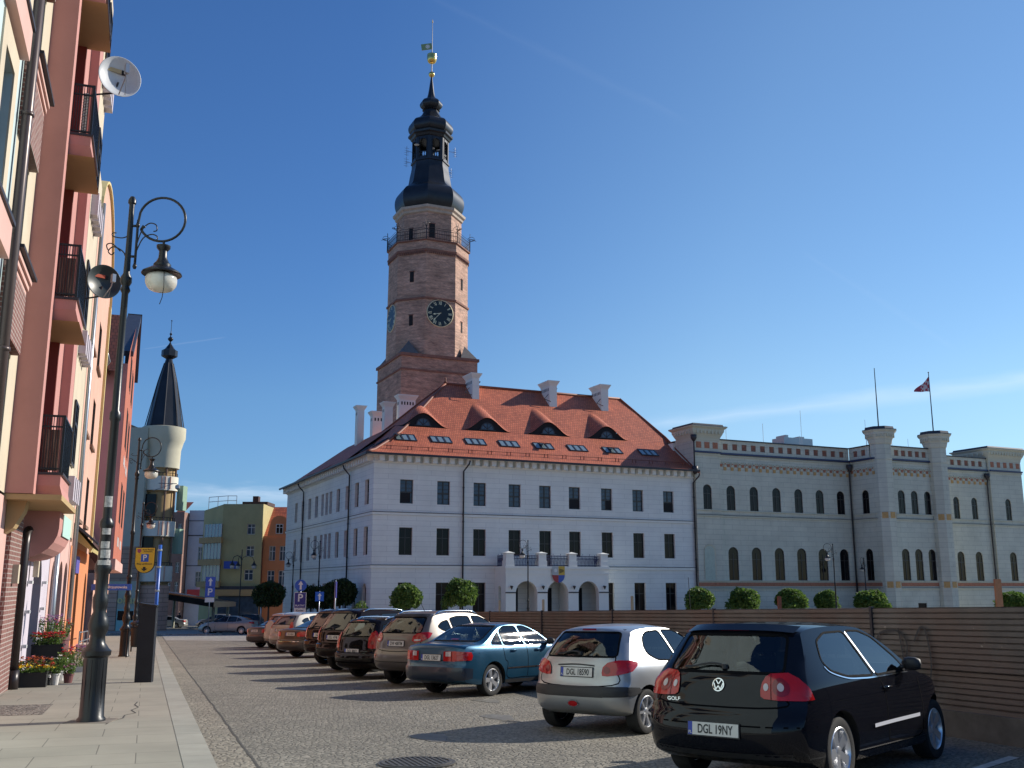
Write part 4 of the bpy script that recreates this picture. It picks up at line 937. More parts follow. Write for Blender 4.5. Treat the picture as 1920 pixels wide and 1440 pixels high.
# --- pale blue house
b1 = sthing('townhouse', 'pale blue and cream townhouse at the near left edge', 'building', -2.55, 10)
mb = SB(); wall(mb, (-2.55, 2), (0, 1), 15.3, -1, 17, [(13.35-.0,14.3,z,z+1.9) for z in (1.2,4.2,7.6,11.0)]+[(9.0,10.2,z,z+1.9) for z in (1.2,4.2,7.6,11.0)], .35)
mb.add([(-2.55,2,17),(-2.55,17.3,17),(-8,17.3,17),(-8,2,17)], [(0,1,2,3)]); mb.add([(-2.55,17.3,-1),(-8,17.3,-1),(-8,17.3,17),(-2.55,17.3,17)], [(0,1,2,3)]); mb.put('wall', M['blueh'], b1)
mb = SB()
for z in (1.2,4.2,7.6,11.0):
    for y0_ in (15.35, 11.0): mb.piece().box(-2.549, -2.52, y0_-.35, y0_, z-.3, z+2.3); mb.box(-2.549, -2.52, y0_+.95, y0_+1.3, z-.3, z+2.3); mb.box(-2.549,-2.52,y0_,y0_+.95,z+1.9,z+2.3)
mb.put('window_surround', M['cream'], b1)
mb = SB()
for z in (6.6,3.2,10.0): mb.piece().box(-2.549,-2.40,14.9,16.8,z,z+.55); 
mb.put('cornice', M['palepink'], b1)
mb = SB()
for z in (6.6,3.2,10.0): mb.piece().box(-2.549,-2.36,14.8,16.85,z+.55,z+.62)
mb.put('sill', M['pipe'], b1)
for z in (1.2,4.2,7.6,11.0): swin(b1, 15.85-.03, z, .95, 1.9, depth=.3); swin(b1, 11.6, z, 1.2, 1.9, depth=.3)
mb = SB(); mb.tube([(-2.40,17.15,-.5),(-2.40,17.15,17)], .085, 10)
for z in (2.2,5.2,9.2,12.6): mb.tube([(-2.40,17.15,z),(-2.40,17.15,z+.06)], .105, 10)
mb.put('downpipe', paint('brown downpipe', (.09,.065,.06), .35, .3), b1, smooth=True)
# --- pink house with balconies
b2 = sthing('townhouse', 'salmon pink townhouse with stacked iron balconies and ochre soffits', 'building', -2.55, 20.1)
mb = SB(); ZB = 16.6
wall(mb, (-2.55, 17.3), (0, 1), 2.8, 3.2, ZB, [(.35,1.75,z,z+1.75) for z in (3.75,7.2,10.65,14.1)], .4); mb.put('stair_bay_wall', M['cream'], b2)
for z in (3.75,7.2,10.65,14.1): swin(b2, 18.35, z, 1.4, 1.75, depth=.35)
mb = SB()
for z in (5.55,9.0,12.45): mb.piece().box(-2.548,-2.40,17.3,19.15,z,z+1.1)
mb.put('brick_spandrel', M['brick_s'], b2)
mb = SB()
for z in (6.65,10.1,13.55):
    mb.piece()
    for k in range(3): mb.box(-2.548,-2.41+.04*k,17.3,19.2,z+.10*k,z+.085+.10*k)
mb.put('sill_moulding', M['palepink'], b2)
mb = SB()
for z in (6.96,10.41,13.86): mb.piece().box(-2.548,-2.26,17.25,19.3,z,z+.06)
mb.put('sill', M['pipe'], b2)
mb = SB(); mb.box(-2.549,-2.08,20.1,20.5,3.21,ZB); mb.put('fin_wall', [M['pink'], M['brick_s']], b2)
mb = SB(); mb.box(-3.3,-2.09,22.55,23.5,3.2,ZB); mb.put('recess_wall', [M['pink']], b2)
mb = SB(); mb.box(-3.3,-2.095,22.50,22.548,3.2,ZB); mb.box(-3.3,-3.2,20.5,22.5,3.2,ZB); mb.put('recess_shade', M['shade_red'], b2)  # deep shade of the recess painted into these walls as dark red
mb = SB(); mb.box(-3.3,-1.89,23.5,24.4,3.1,ZB); mb.put('bay_wall', M['pink'], b2)
mb = SB(); mb.box(-3.3,-1.885,24.4,26.3,3.1,ZB); mb.put('bay_front', M['cream'], b2)
for z in (4.3,7.7,11.1,14.5): swin(b2, 25.35, z, 1.0, 1.5, x=-1.885, depth=-.02)
mb = SB()
for z in (4.0,7.4,10.8,14.2):
    mb.piece()
    for k in range(4): mb.box(-1.885,-1.72+.01*k,24.6+.45*k,24.9+.45*k,z-.55,z-.0)
mb.put('louvre', M['lilac'], b2)
mb = SB()
for i, z in enumerate((3.6,7.02,10.44,13.86)):
    mb.piece(); mb.box(-3.2,-1.68,20.52,22.6,z-.2,z,0)
    mb.add([(-2.1,20.52,z-.2),(-1.68,20.52,z-.2),(-1.68,22.6,z-.2),(-2.1,22.6,z-.2),(-2.1,20.6,z-.42),(-1.62,20.6,z-.42),(-1.62,22.5,z-.42),(-2.1,22.5,z-.42)], [(0,1,5,4),(1,2,6,5),(2,3,7,6)], 0)
    mb.add([(-3.2,20.52,z-.43),(-1.60,20.52,z-.43),(-1.60,22.6,z-.43),(-3.2,22.6,z-.43)], [(3,2,1,0)], 1)
    mb.box(-3.2,-1.64,20.5,22.62,z-.0,z+.05,2)
mb.put('balcony', [M['pink'], M['soffit'], M['pipe']], b2)
mb = SB(); mb.box(-3.3,-1.6,20.12,24.0,3.1,3.2); mb.put('soffit', M['soffit'], b2)
mb = SB()
for z in (3.65,7.07,10.49,13.91):
    mb.piece(); mb.box(-1.72,-1.69,20.6,22.6,z+1.06,z+1.10); mb.box(-2.1,-1.69,20.58,20.61,z+1.06,z+1.10); mb.box(-2.1,-1.69,20.58,20.61,z+.86,z+.89); mb.box(-2.1,-1.69,20.58,20.61,z+.06,z+.09)
    for k in range(9): x = -2.08+.047*k; mb.box(x,x+.014,20.585,20.60,z,z+1.06)
    for k in range(21): y = 20.6+.1*k; mb.box(-1.715,-1.70,y,y+.015,z,z+1.06)
    mb.box(-1.73,-1.68,20.57,20.62,z,z+1.1)
mb.put('balcony_railing', M['iron'], b2)
mb = SB()
for z in (3.65,7.07,10.49): mb.piece().box(-1.74,-1.73,20.7,22.5,z+.03,z+.92)
mb.put('privacy_cloth', paint('grey cloth', (.17,.18,.20), .9, var=.2), b2)
m_, t_, b_ = nmat('rusty reed mat'); src_ = vec_src(t_, 'obj'); mp_ = mk(t_, 'ShaderNodeMapping'); t_.links.new(src_, mp_.inputs[0]); mp_.inputs['Scale'].default_value = (40, 40, 1.5)
nz_2 = mk(t_, 'ShaderNodeTexNoise', Scale=1.0, Detail=5.0); t_.links.new(mp_.outputs[0], nz_2.inputs[0]); cr_ = mk(t_, 'ShaderNodeValToRGB'); t_.links.new(nz_2.outputs[0], cr_.inputs[0])
cr_.color_ramp.elements[0].position = .42; cr_.color_ramp.elements[0].color = (.14,.035,.02,1); cr_.color_ramp.elements[1].position = .72; cr_.color_ramp.elements[1].color = (.45,.30,.20,1); t_.links.new(cr_.outputs[0], b_.inputs['Base Color'])
mb = SB()
for z in (3.65,7.07): mb.piece().box(-2.06,-1.76,20.62,20.635,z+.04,z+.82)
mb.put('reed_mat', m_, b2)
mb = SB()
for k in range(14): mb.tube([(-1.90,20.66,10.55+.065*k),(-1.80,20.66,10.57+.065*k)], .03, 6)
mb.put('white_blind', M['frame_white'], b2)
# curved bracket bay, ground floor
mb = SB(); pr = [(-2.55,3.1),(-1.84,3.1),(-1.84,2.95)]+[(-2.50+.66*cos(t), 2.75-.62*sin(t)) for t in [0,.25,.5,.75,1.0,1.25,1.5]]+[(-2.55,2.1)]
mb.prism(pr, 23.2, 26.4, axis='y'); mb.put('curved_bay', M['pink'], b2)
mb = SB(); mb.box(-1.838,-1.82,24.0,26.2,2.62,3.08); mb.put('shop_sign', paint('pale green shop sign', (.45,.66,.58), .5), b2)
mb = SB(); wall(mb, (-2.549, 20.55), (0, 1), 9.6, -1.6, 3.1, [(2.4,4.45,-.35,2.35,True),(5.75,7.8,-1.1,2.35,True)], .3)
wall(mb, (-2.549, 30.15), (0, 1), 7.1, -1.8, 3.1, [(.75,2.3,.05,2.3,True),(3.2,4.75,.05,2.3,True),(5.3,6.6,.05,2.3,True)], .3, m=1, mr=1); mb.put('ground_floor_wall', [M['lilac'], M['palepink']], b2)
for y, w_, z, h in ((23.97,2.05,-.35,2.7),(27.32,2.05,-1.1,3.45),(31.67,1.55,.05,2.25),(34.12,1.55,.05,2.25),(36.1,1.3,.05,2.25)): swin(b2, y, z, w_, h, x=-2.549, depth=.28, style='arch', kind='shop_window')
mb = SB(); wall(mb, (-2.548,15.3), (0,1), 5.6, -1.2, 3.15, [(3.2,5.0,-1.2,2.35,True)], .4); mb.put('doorway_wall', M['palepink'], b2)
swin(b2, 19.4, -1.2, 1.8, 3.55, x=-2.548, depth=.38, style='arch', kind='door')
mb = SB(); mb.prism([(-2.54,3.15),(-2.2,3.15),(-2.25,2.9),(-2.4,2.6),(-2.54,2.5)], 20.5, 21.0, axis='y'); mb.put('corbel', M['soffit'], b2)
mb = SB(); mb.box(-2.548,-2.47,20.92,22.7,-1.4,2.9); 
for a, b, c, d in ((25.05,26.2,-1.4,-.35),(28.4,30.1,-1.4,-.2)): mb.piece().box(-2.548,-2.50,a,b,c,d)
mb.put('brick_plinth', M['brick_s'], b2)
mb = SB()
for y in (25.1, 28.5):
    for z in (.2,.95,1.6): mb.piece().box(-2.548,-2.44,y,y+.25,z,z+.07)
mb.put('quoin', M['frame_white'], b2)
mb = SB(); mb.tube([(-2.40,24.0,3.15),(-2.40,23.9,2.95),(-2.42,22.95,2.6),(-2.42,22.85,2.4),(-2.42,22.85,-.45)], .09, 10); mb.tube([(-2.42,22.85,-.1),(-2.42,22.85,-.52)], .12, 10); mb.put('downpipe', paint('black downpipe', (.025,.018,.018), .35, .2), b2, smooth=True)
for y, z in ((25.3,1.75),(21.6,1.6)):
    mb = SB(); mb.box(-2.47,-2.36,y,y+.22,z,z+.36); mb.put('meter_box', M['cream'], b2)
# --- cream + salmon gabled houses
b3 = sthing('townhouse', 'narrow cream townhouse between the pink house and the salmon one', 'building', -2.5, 26.4)
mb = SB(); wall(mb, (-2.5,26.4), (0,1), 10.5, 3.11, 15.6, [(y-26.9,y-25.7,z,z+1.7) for y in (29.5,33.5) for z in (4.2,7.5,10.8)], .2); mb.add([(-2.5,36.9,3),(-8,36.9,3),(-8,36.9,15.6),(-2.5,36.9,15.6)], [(0,1,2,3)]); mb.add([(-2.5,26.4,15.6),(-2.5,36.9,15.6),(-6,36.9,17.5),(-6,26.4,17.5)], [(0,1,2,3)], 1); mb.put('wall', [M['cream'], M['tiles_dark']], b3)
for y in (29.5,33.5):
    for z in (4.2,7.5,10.8): swin(b3, y+.1, z, 1.2, 1.7, x=-2.5, depth=.18)
mb = SB(); mb.tube([(-2.38,36.75,15),(-2.38,36.75,-1.3)], .07, 8); mb.put('downpipe', M['galv'], b3, smooth=True)
mb = SB(); mb.tube([(-2.38,30.25,3.0),(-2.38,30.25,-1.1)], .07, 8); mb.put('downpipe', M['galv'], b3, smooth=True)
b4 = sthing('townhouse', 'salmon townhouse with a rounded gable above an orange ground floor', 'building', -2.55, 37)
mb = SB(); ops = [(y-37-.85,y-37+.85,z,z+1.9) for y in (39.8,43.8) for z in (3.9,7.1,10.3)]
wall(mb, (-2.55,37), (0,1), 11.6, 2.9, 14.2, ops, .35, mr=1)
N = 16; arc = [(42.8-5.8*cos(pi*k/N), 14.2+3.2*sin(pi*k/N)) for k in range(N+1)]
mb.add([(-2.55,y,z) for y,z in arc]+[(-3.0,y,z) for y,z in arc], [tuple(range(N+1))[::-1]]+[(i,i+1,i+N+2,i+N+1) for i in range(N)])
mb.add([(-2.55,48.6,-2),(-3.6,48.6,-2),(-3.6,48.6,14.2),(-2.55,48.6,14.2)], [(0,1,2,3)]); mb.put('wall', [M['salmon'], M['wood_brown']], b4)
mb = SB()
for k in range(N):
    (y0_,z0_),(y1_,z1_) = arc[k], arc[k+1]; mb.add([(-2.44,y0_,z0_-.0),(-2.44,y1_,z1_-.0),(-2.44,y1_,z1_+.1),(-2.44,y0_,z0_+.1),(-3.05,y1_,z1_+.1),(-3.05,y0_,z0_+.1),(-2.55,y0_,z0_-.0),(-2.55,y1_,z1_-.0)], [(0,1,2,3),(3,2,4,5),(6,7,1,0)])
mb.box(-2.548,-2.44,48.2,48.6,3,14.2); mb.put('gable_trim', M['yellow'], b4)
for y in (39.8,43.8):
    for z in (3.9,7.1,10.3): swin(b4, y, z, 1.7, 1.9, depth=.33)
mb = SB()
for y in (39.8,43.8):
    for z in (3.9,7.1,10.3): mb.piece().box(-2.549,-2.44,y-.95,y+.95,z-.12,z)
mb.put('sill', M['wood_brown'], b4)
mb = SB(); wall(mb, (-2.53,37.25), (0,1), 11.3, -2.0, 2.9, [(3.6,5.2,-.9,2.3,True),(9.2,10.6,-1.0,2.1,True)], .35); mb.put('ground_floor_wall', M['orange'], b4)
swin(b4, 41.65, -.9, 1.6, 3.2, x=-2.53, depth=.33, style='archplain', kind='door', gm='dark'); swin(b4, 47.15, -1.0, 1.4, 3.1, x=-2.53, depth=.33, style='archplain', kind='door', gm='dark')
mb = SB(); mb.prism([(-2.52,3.55),(-2.52,3.15),(-1.95,2.75),(-1.9,2.85)], 38.4, 46.5, axis='y'); mb.put('awning', M['yellow'], b4)
mb = SB(); mb.prism([(-2.52,3.72),(-2.52,3.6),(-1.75,2.95),(-1.72,3.02)], 38.0, 47.0, axis='y'); mb.put('awning_roof', M['lead'], b4)
mb = SB(); mb.box(-2.5,-2.44,39,41,2.0,2.6); mb.put('name_plate', paint('violet sign', (.10,.09,.35), .5), b4)
mb = SB(); mb.box(-2.5,-1.95,44.5,46,-1.5,-.75); mb.box(-2.5,-1.95,46,50,-1.6,-1.0); mb.put('door_step', M['slab'] if False else paint('concrete step', (.42,.40,.36), .9, var=.2), b4)
mb = SB()
for z in (-.9,-.55,-.2,.1): mb.tube([(-2.0,36.5,z-.05),(-2.0,44.5,z-.3)], .02, 5)
for y in (36.5,39,41.7,44.5): mb.tube([(-2.0,y,-1.1-.05),(-2.0,y,.1-(y-36.5)*.04)], .025, 5)
mb.put('ramp_railing', M['galv'], b4)
# --- recessed mauve house with dark tiled roof
b5 = sthing('townhouse', 'recessed mauve house with a dark tiled roof and a bright galvanised downpipe', 'building', -3.1, 48.7)
mb = SB(); wall(mb, (-2.95,48.65), (0,1), 6.3, -2.2, 12.6, [(2.2,3.8,3.6,5.6),(2.2,3.8,7,8.8)], .2); mb.put('wall', M['mauve'], b5)
mb = SB(); mb.add([(-2.6,48.65,12.3),(-2.6,55,12.3),(-6.6,55,17.6),(-6.6,48.65,17.6)], [(0,1,2,3)]); me = mb
for i, v in enumerate(mb.v): pass
r5 = mb.put('roof', M['tiles_dark'], b5); uvmesh(r5.data, lambda c: (c.y, c.z*1.3))
mb = SB(); mb.tube([(-2.55,49.6,12.3),(-2.45,50.4,12.1),(-2.8,50.6,11.6),(-2.8,50.6,3.2)], .075, 8); mb.put('downpipe', M['galv'], b5, smooth=True)
mb = SB(); mb.prism([(-2.94,4.6),(-2.94,3.4),(-2.0,2.1),(-2.0,2.3)], 49.5, 54.9, axis='y'); mb.put('canopy', M['tiles_dark'], b5)
# --- tall red house
b6 = sthing('townhouse', 'tall brick-red house with slit windows and a steep slate gable', 'building', -1.75, 55)
mb = SB(); mb.box(-7,-1.75,55,70.4,2.9,13.0)
mb.add([(-1.75,55,13),(-1.75,70.4,13),(-1.75,70.4,15.3),(-1.75,69.3,19.2),(-1.75,57,14.2)], [(0,1,2,3,4)]); mb.add([(-7,54.99,2.9),(-1.76,54.99,2.9),(-1.76,54.99,13),(-7,54.99,13)], [(0,1,2,3)], 1); mb.put('wall', [M['redwall'], M['mauve']], b6)  # mauve on the near side stands for the red wall in shade
mb = SB(); mb.add([(-5,53.6,12.3),(-2.05,53.6,12.3),(-2.05,56.6,16.0),(-5,56.6,16.0)], [(0,1,2,3)]); mb.add([(-2.05,53.6,12.3),(-2.05,54.98,12.3),(-2.05,54.98,14.0)], [(0,1,2)]); q = mb.put('tiled_roof', M['tiles_dark'], b6); uvmesh(q.data, lambda c: (c.x, c.z*1.4))
mb = SB(); mb.box(-5,-1.62,55,70.4,2.35,2.9); mb.put('base_band', M['palepink'], b6)
mb = SB(); mb.add([(-1.6,57.8,14.3),(-1.6,69.3,19.35),(-2.45,69.3,19.35),(-2.45,57.8,14.3),(-1.6,57.8,14.0),(-1.6,69.3,19.0),(-2.45,69.3,19.0),(-2.45,57.8,14.0)], [(0,1,2,3),(4,5,1,0),(7,4,0,3),(6,7,3,2)])
mb.add([(-1.55,69.3,19.4),(-1.55,70.8,15.0),(-2.45,70.8,15.0),(-2.45,69.3,19.4)], [(0,1,2,3)]); mb.put('slate_roof', M['lead'], b6)
mb = SB()
for z, h in ((12.6,2.0),(9.2,2.2),(5.0,2.2)):
    for y0_ in (59.5, 64.5):
        for k in range(3): mb.piece().box(-1.752,-1.735,y0_+k*1.0,y0_+k*1.0+.5,z-.0,z+h)
mb.put('slit_window', M['dark'], b6)
mb = SB()
for z in (8.2,3.7):
    for y0_ in (59.5, 64.5):
        for k in range(3): mb.piece().box(-1.752,-1.73,y0_+k*1.0,y0_+k*1.0+.6,z,z+.5)
mb.put('white_square', M['frame_white'], b6)
mb = SB(); wall(mb, (-2.55,55), (0,1), 21, -2.6, 2.36, [(a,a+1.6,-1.9,1.2,True) for a in (1.5,5,9,13,17)], .3); mb.add([(-2.55,76,-2.6),(-8,76,-2.6),(-8,76,9),(-2.55,76,9)], [(0,1,2,3)]); mb.put('ground_floor_wall', M['salmon'], b6)
for a in (1.5,5,9,13,17): swin(b6, 55+a+.8, -1.9, 1.6, 3.1, depth=.28, style='arch')
# --- satellite dishes
def dish(x, y, z, r, mat, azi, label, col2):
    X, Y = S2W(x, y); o = thing('satellite_dish', label, 'satellite dish', (X, Y, z), azi)
    t = MB(); prof = [(.001,-.16*r/.5),(r*.3,-.145*r/.5),(r*.6,-.10*r/.5),(r*.85,-.045*r/.5),(r,0),(r*1.02,.0),(r*1.02,-.012),(r*.86,-.06*r/.5),(r*.6,-.115*r/.5),(.001,-.175*r/.5)]
    t.lathe(prof, 36, cap=False); tilt = Matrix.Rotation(radians(-62), 4, 'X'); t.v = [(x_, y_, z_) for x_, y_, z_ in t.v]; t.xf(Matrix.Rotation(radians(92), 4, 'X'))
    t.obj('reflector', mat, o, smooth=True)
    t = MB(); t.tube([(0,-.02,-r*.98),(0,-.42,-r*.55),(0,-.52,-r*.12)], .014, 6); t.tube([(r*.3,-.0,-r*.9),(0,-.50,-r*.14)], .008, 5); t.box(-.04,.04,-.56,-.44,-.13*r/.4,.06*r/.4); t.obj('feed_arm', M['galv'], o)
    t = MB(); t.tube([(0,.1,-.1),(-.05,.16,-.35),(-.5,.25,-.5)], .022, 6); t.obj('bracket', M['pipe'], o)
    t = MB(); t.box(-r*.55,r*.1,-.02,0,r*.25,r*.45); t.box(r*.12,r*.3,-.02,0,r*.22,r*.45,1); t.xf(Matrix.Translation((0,.10,0))); t.obj('emblem', [col2, M['dark']], o)
    return o
dish(-1.33, 22.05, 12.62, .45, paint('white dish', (.62,.64,.66), .45, var=.08), BS+radians(18), 'white satellite dish on the uppermost visible balcony of the pink house', paint('gold lettering', (.55,.42,.22), .6))
dish(-1.45, 24.7, 8.65, .40, paint('black dish', (.02,.03,.032), .4), BS+radians(25), 'black satellite dish beside the middle balcony of the pink house', paint('red orange badge', (.45,.08,.03), .6))

# ================================================================== ROUND CORNER HOUSE AND FAR BLOCK (world frame)
ct = thing('corner_house', 'pale corner house with a round balconied turret under a dark cone roof', 'building', (-34.4, 97.6, 0))
R = 1.75
mb = MB(); mb.prism([(-12,-2),(-.85,-2),(-.85,-.6),(-5.8,9),(-12,9)], -3.5, 16.6); mb.obj('wall', M['greygreen'], ct)
mb = MB(); mb.box(-12.05,-.80,-2.06,-2.001,2.0,5.2); mb.box(-12.05,-.8,-2.06,-2.001,-3.5,-2.6); mb.obj('stone_band', brickmat('striped stone', (.44,.29,.21), (.38,.26,.19), (.18,.11,.08), 3, .45, .03, var=.15), ct)
mb = MB(); mb.lathe([(1.28,-3.5),(1.28,13.5)], 20); mb.obj('turret_core', M['soffit'], ct, angle=30)
mb = MB(); mb.lathe([(1.3,12.75),(1.68,12.8),(1.72,14.6),(1.92,15.4),(2.08,15.8),(2.08,16.8),(1.9,16.85)], 28); mb.obj('turret_crown', plaster('cream turret render', (.56,.53,.40)), ct, angle=30)
for z0_, z1_ in ((10.6,12.3),(6.2,8.0),(1.95,3.75)):
    mb = MB(); mb.lathe([(R-.25,z0_),(R-.1,z0_),(R-.1,z1_-.35),(R-.3,z1_-.35),(R-.3,z0_+.3),(1.2,z0_+.3)], 28, cap=False); mb.lathe([(1.2,z0_-.02),(R-.1,z0_-.0)], 28, cap=False, m=1); mb.lathe([(1.0,z0_-.45),(R-.2,z0_-.02)], 12, cap=False, m=1)
    q = mb.obj('balcony', [plaster('white balcony', (.76,.73,.62)), M['soffit']], ct, angle=30); mb = MB()
    for a in (-.15,.05,.35): a_ = -pi/2+a+.55; mb.piece().box(R*cos(a_)*.965-.05, R*cos(a_)*.965+.05, R*sin(a_)*.965-.03, R*sin(a_)*.965+.03, z0_+.1, z1_-.4)
    mb.obj('stripe', M['salmon'], q); mb = MB(); mb.lathe([(R-.2,z1_-.05),(R-.17,z1_)], 28, cap=False)
    for k in range(28): a_ = k*2*pi/28; mb.box((R-.2)*cos(a_)-.02,(R-.2)*cos(a_)+.02,(R-.2)*sin(a_)-.02,(R-.2)*sin(a_)+.02,z1_-.35,z1_)
    mb.obj('handrail', M['iron_far'], q)
mb = MB()
for z0_, z1_ in ((7.7,10.6),(3.4,6.2),(12.0,12.8)):
    for a in (-.9,-.1): mb.piece().tube([((R-.25)*cos(a),(R-.25)*sin(a),z0_),((R-.25)*cos(a),(R-.25)*sin(a),z1_)], .1, 6)
mb.obj('pillar', M['wood_brown'], ct)
mb = MB(); mb.box(-.8,.2,-1.5,-1.40,8.1,10.2); mb.piece().box(-.8,.2,-1.5,-1.4,3.9,6.1); mb.obj('window', M['glass'], ct)
mb = MB(); mb.lathe([(1.85,16.8),(1.72,17.0),(.9,21.5),(.42,23.4),(.30,23.9)], 8, m=0, ph=.3); mb.lathe([(.35,23.85),(.78,24.1),(.78,24.7),(.5,24.85),(.12,25.4),(.05,25.6)], 8, m=0, ph=.3)
for k in range(8): a = k*pi/4+.3; mb.tube([(1.86*cos(a),1.86*sin(a),16.8),(.91*cos(a),.91*sin(a),21.5),(.43*cos(a),.43*sin(a),23.4)], .05, 4, m=1)
mb.obj('cone_roof', [M['slate'], M['pipe']], ct)
mb = MB(); mb.lathe(spl([(.04,25.6),(.28,25.9),(.05,26.2),(.14,26.45),(.04,26.6),(.03,27.7),(.08,27.8),(.02,27.9)], 4), 10); mb.obj('finial', M['slate'], ct, smooth=True)
mb = MB(); mb.lathe([(1.3,-3.5),(1.45,-3.45),(1.45,1.5),(1.3,1.6)], 24, cap=False); mb.box(-3.4,-2.6,-2.12,-2.061,-3.5,1.4); mb.obj('turret_base', brickmat('pink stone stripes', (.62,.39,.28), (.56,.34,.25), (.28,.15,.11), 2.0, .42, .03, src='round', k=1.9, var=.1), ct, angle=30)
mb = MB(); mb.add([(-2.5,-2.1,-.9),(-.75,-2.1,-.9),(-.75,-2.1,1.2),(-1.3,-2.1,1.6),(-2.5,-2.1,1.2)], [(0,1,2,3,4)]); mb.add([(-2.5,-2.12,-2.9),(-.8,-2.12,-2.9),(-.8,-2.12,-.6),(-2.5,-2.12,-.6)], [(0,1,2,3)], 1)
mb.box(-2.4,-1.7,-2.16,-2.13,-1.6,-.75,2); mb.box(-1.5,-.95,-2.16,-2.13,-1.6,-.75,2); mb.obj('shopfront', [M['greygreen'], paint('teal shopfront', (.30,.52,.48), .5), M['glass']], ct)
q = link('lettering', text_mesh('okar', 1.0, paint('gold letters', (.70,.58,.24), .4)), ct, (-1.6,-2.2,.25)); q.rotation_euler = (pi/2, 0, 0)
mb = MB(); mb.box(-7.2,-4.2,-2.12,-2.061,-2.6,1.7); mb.obj('shop_window', M['glass'], ct)
mb = MB(); mb.box(1.5,2.1,.5,1.8,8.8,11.2); mb.piece().box(1.4,2.0,.5,1.8,4.6,7); mb.obj('side_balcony', paint('green balcony panel', (.25,.38,.28), .6), ct)
mb = MB(); mb.box(-9,-5.0,2,8,16.6,17.9); mb.obj('rear_roof', M['tiles_dark'], ct)
mb = MB(); mb.tube([(.5,-1.9,11.2),(2.4,-2.4,11.1)], .035, 4); mb.tube([(.0,-1.9,10.5),(2.0,-2.3,11.1)], .025, 4); mb.lathe([(.02,.5),(.24,.35),(.24,.1),(.02,-.05)], 10, (2.5,-2.4,10.55)); mb.obj('bracket_lamp', M['galv'], ct)
def shouse(name, label, x0, x1, y, z0, z1, dep, mat, wins, trim=None, roof=None):
    o = thing(name, label, 'building', ((x0+x1)/2, y, 0)); cxx = (x0+x1)/2; m = MB()
    ops = [(a-x0, b-x0, c, d) for a, b, c, d in wins]; wall(m, (x0-cxx, 0), (1, 0), x1-x0, z0, z1, ops, .25)
    m.add([(x0-cxx,0,z0),(x0-cxx,0,z1),(x0-cxx,dep,z1),(x0-cxx,dep,z0)], [(0,1,2,3)]); m.add([(x1-cxx,0,z0),(x1-cxx,dep,z0),(x1-cxx,dep,z1),(x1-cxx,0,z1)], [(0,1,2,3)]); m.add([(x0-cxx,0,z1),(x1-cxx,0,z1),(x1-cxx,dep,z1),(x0-cxx,dep,z1)], [(0,1,2,3)])
    m.obj('wall', mat, o)
    for a, b, c, d in wins: window(o, (x0-cxx, 0), (1, 0), (a+b)/2-x0, c, b-a, d-c, .2, 'two', 'frame_white', 'glass_blue')
    return o
olive = plaster('olive yellow render', (.44,.385,.19), .12)
yg = shouse('apartment_block', 'olive yellow apartment block with glazed corner bays and roof railings', -36.0, -31.0, 125, -4, 11.55, 18, olive, [(-32.9,-31.9,7.8,9.1),(-32.9,-31.9,5.1,6.4),(-33.0,-31.9,2.2,3.5)])
def wl(o, x): return x-o.location.x
mb = MB(); X = lambda x: x+33.5
mb.add([(X(-36),0,-4),(X(-36),0,11.5),(X(-39.4),3.5,11.0),(X(-39.4),3.5,-4)], [(3,2,1,0)]); mb.add([(X(-39.4),3.5,-4),(X(-39.4),3.5,11.0),(X(-39.4),16,11),(X(-39.4),16,-4)], [(3,2,1,0)]); mb.add([(X(-36),0,11.5),(X(-36),16,11.5),(X(-39.4),16,11),(X(-39.4),3.5,11)], [(0,1,2,3)][::-1]); mb.obj('wall', olive, yg)
for k, (z0_, z1_) in enumerate(((7.5,9.1),(4.8,6.9),(2.1,4.2))):
    mb = MB(); mb.prism([(X(-36.0),-.3),(X(-38.6),1.6),(X(-38.6),3.2),(X(-35.9),.4)], z0_, z1_); q = mb.obj('glazed_bay', paint('sky reflecting bay glass', (.10,.16,.22), .05, spec=1.0), yg)
    mb = MB(); mb.prism([(X(-35.8),-.9),(X(-39.2),1.3),(X(-39.3),3.6),(X(-35.8),.5)], z0_-.75, z0_-.05); mb.obj('bay_parapet', M['soffit'], q)
    mb = MB()
    for t in range(6): s = t/5; mb.box(X(-36.0-2.6*s)-.05, X(-36.0-2.6*s)+.05, -.36+1.9*s, -.26+1.9*s, z0_, z1_)
    mb.obj('mullion', M['frame_white'], q)
mb = MB()
for x, y in ((-38.6,2.5),(-37,1),(-35.6,.4),(-34.5,.4)): mb.tube([(X(x),y,11),(X(x),y,12.6)], .04, 4)
for z in (12,12.6): mb.tube([(X(-38.6),2.5,z),(X(-35.6),.4,z),(X(-34.5),.4,z)], .035, 4)
mb.obj('roof_railing', M['galv'], yg)
mb = MB(); mb.box(X(-34.2),X(-31),2,6,11.5,12.0); mb.box(X(-32.9),X(-32.2),2,3,12,12.7); mb.obj('roof_hut', M['tiles_dark'], yg)
mb = MB(); mb.box(X(-36),X(-31),-.08,-.002,-3.8,.3); mb.obj('shopfront', M['glass_blue'], yg)
mb = MB(); mb.box(X(-37.5),X(-31),-.5,-.002,.35,1.1); mb.box(X(-37.5),X(-31),-.45,-.002,1.1,1.5,1); mb.obj('fascia', [M['soffit'], M['lead']], yg)
q = thing('sign', 'blue shop sign on the olive apartment block', 'sign', (-35.2, 124.2, 0)); mb = MB(); mb.box(-.1,1.5,-.08,.08,3.6,4.5); mb.obj('panel', paint('blue sign', (.03,.08,.40), .5), q)
og = shouse('gabled_house', 'orange house with a round-topped gable and a red roof beside the town hall', -31.0, -26.8, 125.6, -4, 7.6, 10, M['orange'], [(-30.2,-29.4,4.6,6.4),(-28.9,-28.1,4.6,6.4),(-30.3,-29.4,1.6,3.4),(-28.9,-28.0,1.6,3.4)])
